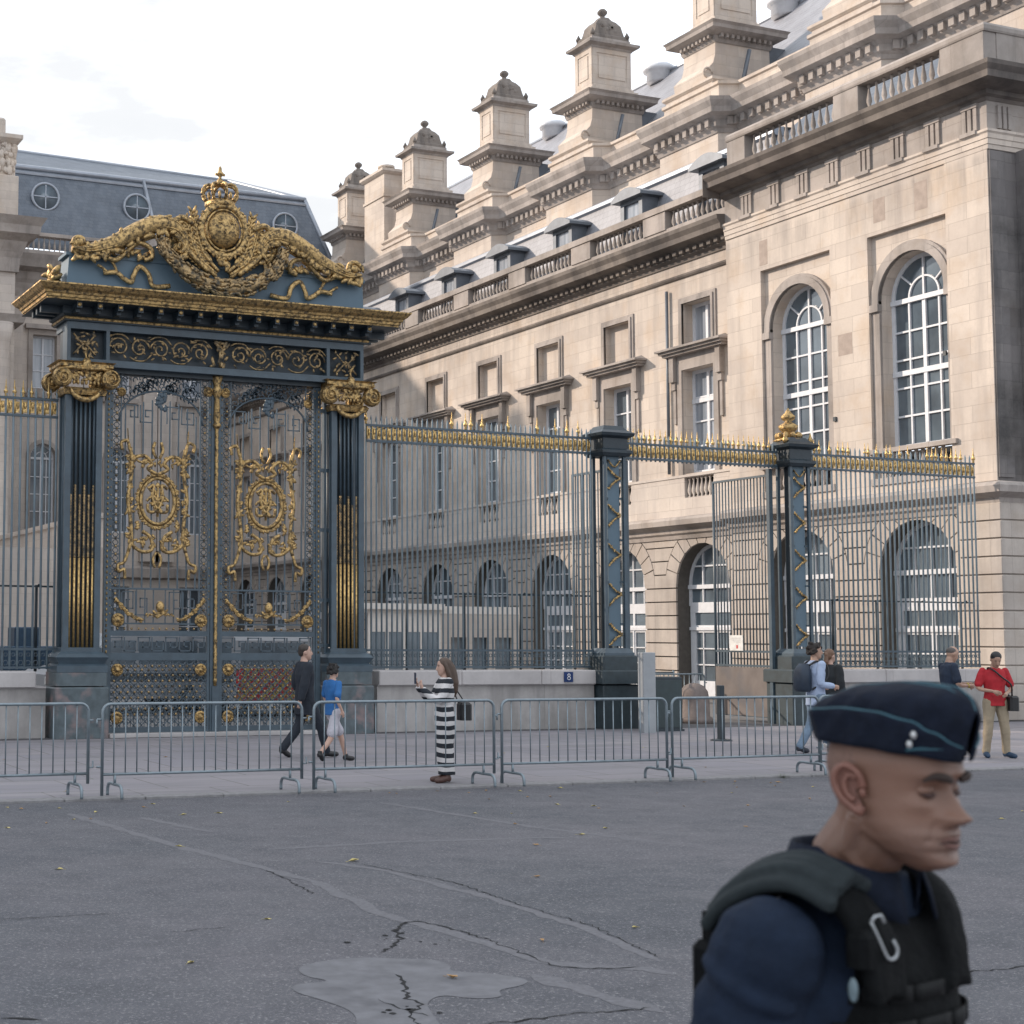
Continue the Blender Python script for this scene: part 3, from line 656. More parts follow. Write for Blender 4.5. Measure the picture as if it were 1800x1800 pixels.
for c in (36.5, 41, 45.5): window(SF, c, .9, 7, 11.8, -.35, cols=4, rows=5, parent=pav)
t = MB()
for c in AB:
    for q, n_ in ((.29, -.06), (.21, -.02), (.10, -.08)):
        P = [(c-1.12-q, 10.9)]+arc(c, 1.12+q, 11.0, n=20)+[(c+1.12+q, 10.9), (c+1.12, 10.9)]+arc(c, 1.12, 11.0, 0, PI, 20)+[(c-1.12, 10.9)]
        t.plate(P, -.158, n_, F=PF)
    for s in (-1, 1):
        t.box(c+s*1.27-.16, c+s*1.27+.14, -.158, -.0, 10.72, 10.92, F=PF); t.box(c+s*1.27-.14, c+s*1.27+.12, -.158, -.08, 6.9, 10.72, F=PF)
    t.box(c-1.5, c+1.5, -.15, .12, 6.86, 6.98, F=PF); t.box(c-1.46, c+1.46, -.15, .06, 6.02, 6.2, F=PF)
    balusters(t, PF, c-1.0, c+1.0, 6.2, 6.86, -.1, .22)
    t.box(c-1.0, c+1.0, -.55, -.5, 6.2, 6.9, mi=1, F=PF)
obj('window_surrounds', t, [M['stone_trim'], M['dark']], pav, True)
for c in AB:
    window(PF, c, 1.12, 6.98, 11.0, -.5, arch=True, cols=4, rows=5, trans=(9.0,), fan=True, parent=pav)
    window(PF, c, 1.28, 2.9, 3.75, -.52, arch=True, cols=4, rows=1, parent=pav); door(PF, c, 1.25, .02, 2.9, -.52, pav)
a = MB(); PP = [(XP, 38.42), (XP, YP), (62, YP)]
a.mould(PP, prof_ledge); obj('ledge', a, M['stone_trim'], pav, True)
a = MB(); a.mould(PP, [(-.02, 14.08), (.04, 14.08), (.05, 14.2), (.07, 14.2), (.08, 14.34), (.10, 14.34), (.11, 14.46), (.15, 14.5), (.15, 14.56), (-.02, 14.6)]); obj('architrave', a, M['stone'], pav, True)
a = MB(); a.mould(PP, [(-.02, 14.55), (.04, 14.55), (.04, 15.32), (-.02, 15.32)])
s = YP+.2
while s < 38.2:
    for q in (-.17, 0, .17): a.box(s+.25+q-.055, s+.25+q+.055, .04, .10, 14.62, 15.2, F=PF)
    a.box(s, s+.5, .04, .12, 15.2, 15.3, F=PF); a.box(s, s+.5, .11, .19, 14.5, 14.6, F=PF); s += 1.19
s = XP+.25
while s < 61:
    for q in (-.17, 0, .17): a.box(s+.25+q-.055, s+.25+q+.055, .04, .10, 14.62, 15.2, F=SF)
    s += 1.19
obj('frieze', a, M['stone_trim'], pav, True)
a = MB(); a.mould(PP, [(-.02, 15.3), (.06, 15.3), (.1, 15.38), (.2, 15.42), (.22, 15.52), (.55, 15.58), (.72, 15.62), (.74, 15.78), (.84, 15.9), (.86, 16.0), (.1, 16.08), (-.02, 16.08)])
a.box(38.42, 38.44, .0, .84, 15.35, 16.0, F=PF)
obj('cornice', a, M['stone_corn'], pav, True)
a = MB(); IN = [(XP+.12, 38.42), (XP+.12, YP+.12), (62, YP+.12)]
a.mould(IN, [(-.4, 16.05), (0, 16.05), (0, 16.42), (-.4, 16.42)])
for s0, s1 in ((YP+.1, YP+1.5), (32.95, 33.9), (37.6, 38.42)): a.bbox(XP+.08, XP+.5, s0, s1, 16.4, 17.16, .012)
a.bbox(XP+.5, XP+1.9, YP+.08, YP+.5, 16.4, 17.16, .012)
balusters(a, PF, YP+1.55, 32.9, 16.43, 17.14, -.3, .26); balusters(a, PF, 33.95, 37.55, 16.43, 17.14, -.3, .26)
G2 = lambda s, n, z: (s, YP-n, z)
balusters(a, G2, XP+2, 61, 16.43, 17.14, -.3, .26)
a.mould(IN, [(-.42, 17.15), (.06, 17.15), (.08, 17.2), (.08, 17.3), (.02, 17.38), (-.42, 17.4)])
obj('balustrade', a, M['stone_trim'], pav, True)
a = MB(); a.add([(XP+.9, YP+1.2, 16.6), (XP+.9, 38.4, 16.6), (XP+3.4, 38.4, 18.6), (XP+3.4, YP+3, 18.6), (62, YP+1.2, 16.6), (62, YP+3, 18.6)], [(0, 1, 2, 3), (0, 3, 5, 4)])
a.add([(XP+3.4, 38.4, 18.6), (XP+3.4, YP+3, 18.6), (62, YP+3, 18.6), (62, 38.4, 18.6)], [(0, 1, 2, 3)], 1)
a.add([(XP+.9, 38.4, 16.0), (XP+3.4, 38.4, 18.6), (62, 38.4, 18.6), (62, 38.4, 16)], [(0,1,2,3)], 1)
a.tube([(XP+3.4, 38.4, 18.6), (XP+3.4, YP+3, 18.62), (62, YP+3, 18.62)], .1, 6, mi=1)
obj('roof', a, [M['slate'], M['zinc']], pav, True)
# little dark boxes added to stand for notices and holes on walls
for s, z in ((34.0, 8.0), (30.1, 9.2)):
    a = MB(); a.box(s-.05, s+.05, .0, .05, z-.06, z+.06, F=PF); obj('wall_box', a, M['iron_dark'], pav, True)

# ------------------------------------------------------------------ main building at the back
YM = 84.0
MF = lambda s, n, z: (s, YM-n, z)
main = thing('main_palace_building', 'grey stone palace front with blue slate mansard roof and round windows, behind the golden gate', 'building', (28, 88, 0))
MC = [21.9-4.4*i for i in range(1, 8)][::-1]+[21.85+4.4*i for i in range(5)]
MC = [c for c in MC if 19.5 < c < 40]
w = MB(); hs = []
for c in MC: hs += [rect(c-.68, c+.68, 15.5, 18.5), archpoly(c, .72, 7.6, 11.7), rect(c-.7, c+.7, 1.2, 4.6)]
w.wall([(18.3, 0), (18.3, 21.6), (44, 21.6), (44, 0)], hs, .5, MF)
for c in MC:
    for s in (-1.75, 1.75):
        w.box(c+s-.42, c+s+.42, .0, .32, 6.6, 20.3, F=MF); w.box(c+s-.55, c+s+.55, .0, .42, 6.0, 6.6, F=MF); w.box(c+s-.52, c+s+.52, .0, .42, 20.0, 20.5, F=MF)
obj('wall', w, M['stone_pale'], main, True)
a = MB()
for c in MC:
    a.plate(rect(c-.95, c+.95, 15.2, 18.8), .0, .1, F=MF, holes=[rect(c-.68, c+.68, 15.5, 18.5)]); a.box(c-1.15, c+1.15, 0, .35, 18.8, 19.05, F=MF); a.box(c-1.05, c+1.05, 0, .3, 14.95, 15.2, F=MF)
    P = [(c-.95, 7.6)]+arc(c, .95, 11.7)+[(c+.95, 7.6), (c+.72, 7.6)]+arc(c, .72, 11.7, 0, PI)+[(c-.72, 7.6)]
    a.plate(P, 0, .1, F=MF)
for p_ in ([(-.02, 5.0), (.4, 5.1), (.45, 5.6), (.1, 5.8), (-.02, 5.8)], [(-.02, 20.5), (.35, 20.5), (.4, 21.3), (.5, 21.5), (.6, 21.9), (1.0, 22.1), (1.1, 22.5), (1.2, 22.8), (.1, 23.0), (-.5, 23.0)]): a.mould([(18.3, YM), (44, YM)], p_)
a.mould([(18.3, YM), (44, YM)], [(-.5, 23), (.0, 23), (0, 23.3), (-.5, 23.3)]); balusters(a, MF, 18.6, 28.0, 23.3, 24.1, -.2, .3); balusters(a, MF, 30, 40, 23.3, 24.1, -.2, .3); a.box(28.0, 30.0, -.5, 0, 23.3, 24.6, F=MF); a.mould([(18.3, YM), (44, YM)], [(-.5, 24.1), (.05, 24.1), (.05, 24.3), (-.5, 24.3)])
obj('cornice', a, M['stone_trim'], main, True)
for c in MC:
    window(MF, c, .68, 15.5, 18.5, -.4, cols=2, rows=3, parent=main, glass='curtain'); window(MF, c, .72, 7.6, 11.7, -.4, arch=True, cols=4, rows=4, fan=True, parent=main); window(MF, c, .7, 1.2, 4.6, -.4, cols=2, rows=3, parent=main)
a = MB(); zl0, zl1, y0, y1 = 23.6, 28.75, YM+.9, YM+2.7
a.add([(17, y0, zl0), (40.4, y0, zl0), (38.9, y1, zl1), (17, y1, zl1)], [(0, 1, 2, 3)])
a.add([(17, y1, zl1), (38.9, y1, zl1), (36.0, 92.5, 31.2), (17, 92.5, 31.6)], [(0, 1, 2, 3)], 1)
a.add([(40.4, y0, zl0), (40.4, 100, zl0), (38.9, 98.5, zl1), (38.9, y1, zl1)], [(0, 1, 2, 3)]); a.add([(38.9, y1, zl1), (38.9, 98.5, zl1), (36, 92.5, 31.2)], [(0, 1, 2)], 1)
a.tube([(17, y1, zl1), (38.9, y1, zl1), (38.9, 98, zl1)], .17, 6, mi=2)
a.mould([(17, y1-.08), (38.9, y1-.08)], [(0, zl1-.45), (.14, zl1-.45), (.16, zl1-.35), (0, zl1-.2)], mi=2)
a.tube([(28.95, y0-.03, zl0+.3), (28.4, y1-.05, zl1)], .13, 6, mi=2); a.tube([(40.4, y0, zl0), (38.9, y1, zl1), (36.0, 92.5, 31.2)], .15, 6, mi=2)
a.tube([(17, 92.5, 31.6), (36, 92.5, 31.2)], .12, 6, mi=2)
obj('mansard_roof', a, [M['slate'], M['slate'], M['zinc']], main, True)
for c, z in ((22.25, 26.9), (27.75, 26.85), (37.2, 26.7), (33.0, 26.8)):
    yy = y0+(z-zl0)/(zl1-zl0)*(y1-y0)-.22
    a = MB(); a.tube([(c+.78*math.cos(t*PI/12), yy, z+.78*math.sin(t*PI/12)) for t in range(24)], .085, 6, closed=True); a.lathe([(.78, 0), (.78, .9)], (0, 0, 0), 20, F=lambda x_, y_, z_: (c+x_, yy+z_, z+y_))
    a.box(c-.03, c+.03, yy-.06, yy, z-.7, z+.7); a.box(c-.7, c+.7, yy-.06, yy, z-.03, z+.03)
    o = obj('round_window', a, M['zinc'], main, True); p = MB(); p.lathe([(.72, 0), (.7, .02)], (0, 0, 0), 20, F=lambda x_, y_, z_: (c+x_, yy-.03+z_, z+y_)); obj('pane', p, M['glass'], o, True)
# projecting centre of the main building, with columns, attic and carved trophy
cen = thing('central_portico', 'stone portico with column, heavy cornice and carved trophy at the far left', 'building', (10.85, 78, 0))
CF = lambda s, n, z: (s, 76-n, z)
a = MB(); a.box(3.4, 18.2, 76, 90, 0, 21.0); a.box(3.6, 18.0, 76.3, 88, 23, 24.4); a.box(3.4, 18.0, 77, 90, 24, 25)
a.plate(rect(14.9, 17.2, 7, 15), .0, .12, F=CF, holes=[rect(15.2, 16.9, 7.2, 14.6)])
obj('wall', a, M['stone_pale'], cen, True)
a = MB(); pc = [(3.4, 90), (3.4, 76), (18.2, 76), (18.2, 90)]
a.mould(pc[::-1][::-1], [(-.02, 20.0), (.15, 20.0), (.2, 20.7), (.4, 21.2), (.5, 21.5), (1.0, 21.8), (1.05, 22.2), (1.3, 22.6), (.1, 22.9), (-.02, 22.9)]); a.mould(pc, [(-.02, 17.3), (.4, 17.4), (.5, 17.8), (-.02, 17.9)])
obj('cornice', a, M['stone_trim'], cen, True)
for x_ in (4.3, 8.7, 13.0, 17.45):
    a = MB(); a.lathe([(.62, 6.2), (.62, 6.4), (.5, 6.5), (.5, 11), (.43, 16.2), (.48, 16.4), (.6, 17.3)], (x_, 75.6, 0), 18); a.box(x_-.7, x_+.7, 75, 76, 5, 6.2); obj('column', a, M['stone_pale'], cen, True)
for x_ in (4.8, 17.5):
    a = MB(); a.bbox(x_-.75, x_+.75, 75.8, 77.2, 22.9, 24.9, .03); a.bbox(x_-.62, x_+.62, 76, 77, 24.9, 26.9, .05); a.mould(rectpath(x_-.62, x_+.62, 76, 77), [(-.1, 26.5), (.1, 26.6), (.3, 26.8), (.3, 27.0), (-.2, 27.1)], True); a.bbox(x_-.5, x_+.1, 76, 77, 27.1, 27.9, .1)
    R = random.Random(3)
    for i in range(60): a.ell((x_+R.uniform(-.55, .6), 75.97+R.uniform(-.05, .05), R.uniform(25.1, 26.6)), (R.uniform(.07, .2), .1, R.uniform(.1, .3)), 6, 5)
    obj('trophy_pier', a, M['stone'], cen, True)
# grand staircase
st = thing('terrace_block', 'stone terrace block with pale parapet band behind the left railing', 'terrace', (11, 70, 0))
TF = lambda s, n, z: (17.6+n, s, z)
a = MB(); j = MB(); rustic(a, j, TF, 58, 83.9, 0, 5.2, [(c, 1.2, 3.2) for c in (61.5, 66, 70.5, 75, 79.5)]); obj('flank_wall', a, M['stone_rust'], st, True); obj('joints', j, M['joint'], st, True)
for c in (61.5, 66, 70.5, 75, 79.5): window(TF, c, 1.2, .1, 3.2, -.45, arch=True, cols=4, rows=3, parent=st)
a = MB()
a.box(4, 17.05, 58.05, 76, 0, 5.19)
obj('terrace_core', a, M['stone_pale'], st, True)
a = MB(); a.box(16.6, 17.58, 57.7, 58.0, 0, 5.25); obj('end_wall', a, M['stone_rust'], st, True)
a = MB(); a.box(17.1, 17.75, 57.9, 83.9, 5.2, 5.5); a.box(17.2, 17.66, 58, 83.9, 5.5, 6.4); a.box(17.1, 17.75, 57.9, 83.9, 6.4, 6.6); obj('parapet', a, M['stone_pale'], st, True)
# ------------------------------------------------------------------ left-hand wing (mirror of the right one; it shades the street)
XL = 21.7-XW
LF = lambda s, n, z: (XL+n, s, z)
lw = thing('opposite_wing', 'limestone wing with balustrade on the opposite side of the courtyard', 'building', (-15, 60, 0))
a = MB(); LC = [40.35+4.25*k for k in range(10)]
hs = []
for c in LC: hs += [rect(c-.78, c+.78, 7.15, 10.5), rect(c-.72, c+.72, 11.25, 12.65), archpoly(c, 1.3, .1, 3.62)]
a.wall([(28.6, 0), (28.6, 14), (84, 14), (84, 0)], hs, .4, LF); a.box(XL-12, XL-.5, 28.9, 84, 0, 15)
a.wall([(-22, 0), (-22, 14), (XL, 14), (XL, 0)], [rect(c-.9, c+.9, 7, 11.8) for c in (-19, -14.5)], .4, lambda s, n, z: (s, 28.6-n, z))
obj('wall', a, M['stone'], lw, True)
a = MB(); pl = [(XL, 84), (XL, 28.6), (-24, 28.6)]
FM = lambda x_, y_, z_: (x_, y_, z_)
for pf in (prof_corn, prof_ledge, [(-.5, 14.9), (0, 14.9), (0, 16.2), (-.5, 16.2)]): a.mould([(p[0], p[1]) for p in pl[::-1]], pf)
obj('cornice', a, M['stone_trim'], lw, True)
a = MB(); a.box(-34, 21.7-XU, 30.8, 92, 14, 22.6); a.add([(21.7-XU-.9, 30.8, 22.6), (21.7-XU-.9, 92, 22.6), (21.7-XU-7.6, 92, 28.6), (21.7-XU-7.6, 30.8, 28.6), (-34, 30.8, 22.6), (-34, 92, 22.6)], [(0,1,2,3), (3,2,5,4), (0,3,4), (1,2,5)], 1)
obj('upper_storey', a, [M['stone'], M['slate']], lw, True)
for c in LC: window(LF, c, .78, 7.15, 10.5, -.36, cols=2, rows=4, parent=lw); window(LF, c, .72, 11.25, 12.65, -.36, cols=2, rows=1, parent=lw); window(LF, c, 1.3, .1, 3.62, -.36, arch=True, cols=4, rows=3, parent=lw)
# ------------------------------------------------------------------ ornament kit
def cat_path(P, k=6, closed=False):
    P = [Vector(p) for p in P]; n = len(P); out = []
    for i in range(n if closed else n-1):
        a = P[i-1] if (closed or i > 0) else P[0]*2-P[1]; b = P[i]; c = P[(i+1) % n]; d = P[(i+2) % n] if (closed or i+2 < n) else P[-1]*2-P[-2]
        for j in range(k):
            t = j/k; out.append(.5*((2*b)+(c-a)*t+(2*a-5*b+4*c-d)*t*t+(3*b-a-3*c+d)*t**3))
    if not closed: out.append(P[-1])
    return out
def spiral(cx, cz, r, turns, y, a0=0, sgn=1, k=14, rmin=.12):
    n = int(k*turns); return [(cx+r*(rmin+(1-rmin)*(1-i/n))*math.cos(a0+sgn*2*PI*turns*i/n), y, cz+r*(rmin+(1-rmin)*(1-i/n))*math.sin(a0+sgn*2*PI*turns*i/n)) for i in range(n+1)]
def rosette(mb, cx, cz, r, y, n=12, mi=0):
    mb.lathe([(r, 0), (r, .02), (r*.85, .035), (r*.5, .02), (r*.35, .045), (r*.15, .06), (.002, .062)], (0, 0, 0), 14, mi, F=lambda a, b, c: (cx+a, y-c, cz+b))
    for i in range(n):
        t = 2*PI*i/n; mb.ell((cx+r*.68*math.cos(t), y-.03, cz+r*.68*math.sin(t)), (r*.15, .02, r*.15), 6, 4, mi)
def blob(mb, x, y, z, r, R, mi=0, flat=.5):
    a = R.uniform(0, PI); Mx = Matrix.Rotation(a, 3, 'Y'); mb.ell((x, y, z), (r*1.7, r*flat, r*.7), 7, 5, mi, Mx)
def leafy(mb, path, r, R, n=None, mi=0, tubeN=8, spread=1.0, sz=.55):
    k = len(path); rr = r if isinstance(r, list) else [r]*k
    mb.tube(path, [q*.85 for q in rr], tubeN, mi=mi)
    n = n or k*3
    for _ in range(n):
        t = R.uniform(0, k-1.001); i = int(t); p = Vector(path[i]).lerp(Vector(path[i+1]), t-i); q = rr[i]; a = R.uniform(0, 2*PI)
        d = (Vector(path[i+1])-Vector(path[i])).normalized(); side = Vector((-d.z, 0, d.x))
        o = side*math.cos(a)*q*spread-Vector((0, 1, 0))*abs(math.sin(a))*q*.8
        ang = math.atan2(d.z, d.x)+R.uniform(-.7, .7); Mx = Matrix.Rotation(-ang, 3, 'Y')
        mb.ell(p+o, (q*sz*1.5, q*.35, q*sz*.6), 7, 4, mi, Mx)
def meander(mb, x0, x1, z0, z1, y, w=.018, u=None, mi=0):
    h = z1-z0; u = u or h*1.25; n = max(1, int((x1-x0)/u)); u = (x1-x0)/n
    for i in range(n):
        a = x0+i*u; fl = i % 2
        pts = [(0, 0), (0, 1), (.82, 1), (.82, .28), (.34, .28), (.34, .66), (.56, .66)] if not fl else [(0, 1), (0, 0), (.82, 0), (.82, .72), (.34, .72), (.34, .34), (.56, .34)]
        for p, q in zip(pts, pts[1:]):
            X0, X1 = sorted((a+p[0]*u, a+q[0]*u)); Z0, Z1 = sorted((z0+p[1]*h, z0+q[1]*h)); mb.box(X0-w/2, X1+w/2, y-.012, y+.012, Z0-w/2, Z1+w/2, mi)
CX, YG = 10.87, 28.4
gate = thing('golden_gate', 'monumental blue iron gate with gilded crown, oval medallions and gold cornice', 'gate', (CX, YG+.3, 0))
def G_(name, mb, mats, parent=gate): return obj(name, mb, mats, parent, True)
for sgn in (-1, 1):
    px = CX+sgn*2.75
    a = MB(); a.bbox(px-.52, px+.52, 28.05, 28.95, 0, .95, .03); a.bbox(px-.49, px+.49, 28.08, 28.9, .97, 1.24, .03)
    ped = G_('pedestal', a, M['granite_green'])
    a = MB(); R1 = rectpath(px-.41, px+.41, 28.16, 28.72)
    a.mould(R1, [(-.3, 1.22), (.08, 1.22), (.08, 1.34), (.03, 1.38), (.06, 1.44), (.10, 1.50), (.04, 1.56), (-.02, 1.60), (-.02, 1.68), (-.3, 1.68)], True)
    
    for yy in (28.2, 28.60):
        a.box(px-.36, px-.245, yy, yy+.07, 1.66, 6.5); a.box(px+.245, px+.36, yy, yy+.07, 1.66, 6.5)
    for sx in (-.33, .33):
        for yy in (28.36, 28.46): a.tube([(px+sx, yy, 1.7), (px+sx, yy, 6.5)], .02, 6)
    a.box(px-.235, px+.235, 28.44, 28.5, 1.66, 6.5, 1)
    for i in range(6):
        x = px-.22+.088*i
        a.tube([(x, 28.27, 4.55+(.18 if i % 2 else 0)), (x, 28.27, 6.5)], .021, 8); a.tube([(x, 28.6, 1.7), (x, 28.6, 6.5)], .021, 6)
        if i < 5: a.box(x+.03, x+.055, 28.36, 28.4, 1.68, 6.5)
    pil = G_('pillar', a, [M['iron'], M['iron_dark']])
    a = MB()
    for i in range(6):
        x = px-.22+.088*i; top = 4.55+(.18 if i % 2 else 0)
        a.tube([(x, 28.265, 1.68), (x, 28.265, 3.35)], .024, 8)
    obj('gilded_rods', a, M['gold_bright'], pil, True)
    a = MB()
    for i in range(6):
        x = px-.22+.088*i; top = 4.55+(.18 if i % 2 else 0); k = int((top-3.35)/.055)
        a.tube([(x, 28.27, 3.35+j*(top-3.35)/(2*k)) for j in range(2*k+1)], [.028 if j % 2 else .016 for j in range(2*k+1)], 7)
    obj('gilded_beads', a, M['gold_worn'], pil, True)
    # capital
    a = MB(); R = random.Random(5+sgn)
    a.mould(rectpath(px-.47, px+.47, 28.1, 28.76), [(-.4, 6.88), (.0, 6.88), (.06, 6.94), (.05, 7.0), (.1, 7.03), (-.4, 7.03)], True)
    a.mould(rectpath(px-.39, px+.39, 28.16, 28.72), [(-.4, 6.42), (.01, 6.42), (.04, 6.5), (.0, 6.56), (-.3, 6.6)], True)
    for s2 in (-1, 1):
        for yy in (28.08, 28.86):
            F = (lambda p, q, r, s2=s2, yy=yy: (px+s2*.47+p, yy-.09+r, 6.72+q))
            a.lathe([(.17, 0), (.19, .05), (.15, .07), (.15, .11), (.19, .13), (.17, .18)], (0, 0, 0), 14, F=F)
            a.tube(spiral(px+s2*.47, 6.72, .16, 2, yy-.1, PI/2, -s2), .018, 6); a.ell((px+s2*.47, yy-.1, 6.72), (.05, .04, .05), 8, 6)
        a.tube([(px+s2*.47, 28.08, 6.88), (px+s2*.3, 28.06, 6.92), (px, 28.05, 6.9)], .04, 6)
    a.tube([(px+.3*math.sin(t), 28.1, 6.58-.26*math.cos(t)) for t in [(-1.35+2.7*i/14) for i in range(15)]], [.03+.025*math.sin(PI*i/14) for i in range(15)], 8)
    for _ in range(26): blob(a, px+R.uniform(-.32, .32), 28.1, R.uniform(6.68, 6.86), .05, R)
    for i in range(9): a.ell((px-.32+.08*i, 28.08, 6.64), (.032, .03, .045), 7, 5)
    a.ell((px, 28.06, 6.98), (.1, .07, .14), 8, 6); a.tube(cat_path([(px, 28.05, 7.05), (px-.03, 28.03, 7.2), (px+.04, 28.03, 7.3)]), .02, 5)
    G_('capital', a, M['gold'])
# entablature
a = MB(); x0, x1 = CX-3.10, CX+3.10
a.box(x0, x1, 28.2, 28.98, 7.03, 7.12); a.box(x0, x1, 28.2, 28.98, 7.68, 7.84); a.box(x0+.02, x1-.02, 28.42, 28.76, 7.1, 7.7, 1)
for x in (x0, CX-2.33, CX+2.28, x1-.07): a.box(x, x+.07, 28.2, 28.5, 7.12, 7.68)
a.box(x0+.7, x1-.7, 28.14, 28.3, 6.98, 7.06); a.box(x0+.9, x1-.9, 28.3, 28.6, 6.9, 7.0, 1)
G_('entablature', a, [M['iron'], M['iron_dark']])
a = MB(); R = random.Random(11)
n = 11; u = 4.54/n
for i in range(n):
    cx = CX-2.26+u*(i+.5)
    if i == 5: 
        for _ in range(22): blob(a, cx+R.uniform(-.16, .16), 28.27, 7.4+R.uniform(-.24, .24), .045, R)
        a.tube([(cx, 28.27, 7.15), (cx, 28.27, 7.66)], .025, 6); continue
    s_ = 1 if i < 5 else -1
    up = 1 if i % 2 else -1
    a.tube(spiral(cx, 7.4, .2, 1.6, 28.27, 0 if s_*up > 0 else PI, s_*up), .021, 6)
    a.tube(cat_path([(cx-.2, 28.27, 7.4-.18*up), (cx-.08, 28.27, 7.4-.24*up), (cx+.1, 28.27, 7.4-.23*up), (cx+.24, 28.27, 7.4-.1*up)]), .018, 6)
    for _ in range(9): blob(a, cx+R.uniform(-.19, .19), 28.26, 7.4+R.uniform(-.22, .22), .03, R)
for s_ in (-1, 1):
    for _ in range(26): blob(a, CX+s_*2.74+R.uniform(-.26, .26), 28.27, R.uniform(7.16, 7.64), .035, R)
    a.tube(cat_path([(CX+s_*2.74-.22, 28.27, 7.2), (CX+s_*2.74, 28.27, 7.4), (CX+s_*2.74+.22, 28.27, 7.2)]), .02, 6); a.tube(cat_path([(CX+s_*2.74-.22, 28.27, 7.6), (CX+s_*2.74, 28.27, 7.4), (CX+s_*2.74+.22, 28.27, 7.6)]), .02, 6)
G_('frieze_scrollwork', a, M['gold_worn'])
RC = rectpath(x0, x1, 28.2, 28.98)
a = MB(); a.mould(RC, [(-.3, 7.82), (.06, 7.82), (.06, 7.9), (.12, 7.94), (.12, 8.08), (.56, 8.10), (-.3, 8.2)], True)
for i in range(16):
    x = x0+.1+i*(x1-x0-.2)/15; a.box(x-.05, x+.05, 27.72, 28.1, 7.98, 8.1); a.box(x-.04, x+.04, 27.84, 28.1, 7.92, 7.99)
for y in (28.3, 28.6, 28.9):
    a.box(x0-.5, x0-.1, y-.05, y+.05, 7.96, 8.1); a.box(x1+.1, x1+.5, y-.05, y+.05, 7.96, 8.1)
G_('cornice_bracket_course', a, M['iron_dark'])
a = MB(); a.mould(RC, [(.0, 8.09), (.52, 8.10), (.53, 8.14), (.55, 8.15), (.56, 8.2), (.585, 8.21), (.60, 8.25), (.66, 8.29), (.70, 8.34), (.72, 8.36), (.72, 8.385), (.66, 8.395)], True)
a.mould(RC, [(.0, 7.845), (.075, 7.845), (.085, 7.875), (.075, 7.895), (0, 7.9)], True)
k = 64
for i in range(16): x = x0+.1+i*(x1-x0-.2)/15; a.ell((x, 27.715, 8.04), (.045, .02, .04), 7, 5)
G_('gilded_cornice', a, M['gold'])
a = MB(); a.mould(RC, [(.70, 8.385), (.0, 8.50), (-.39, 8.50)], True); a.box(x0+.3, x1-.3, 28.5, 28.7, 8.45, 8.52)
P = [(CX-3.1, 8.49), (CX-3.05, 9.16), (CX-2.0, 9.2), (CX-.9, 9.6), (CX, 9.9), (CX+.9, 9.6), (CX+2.0, 9.2), (CX+3.12, 9.14), (CX+3.15, 8.49)]
a.plate(P, 28.3, 28.85); a.box(CX-3.12, CX+3.17, 28.28, 28.87, 9.1, 9.16)
G_('pediment_panel', a, M['iron_light'])
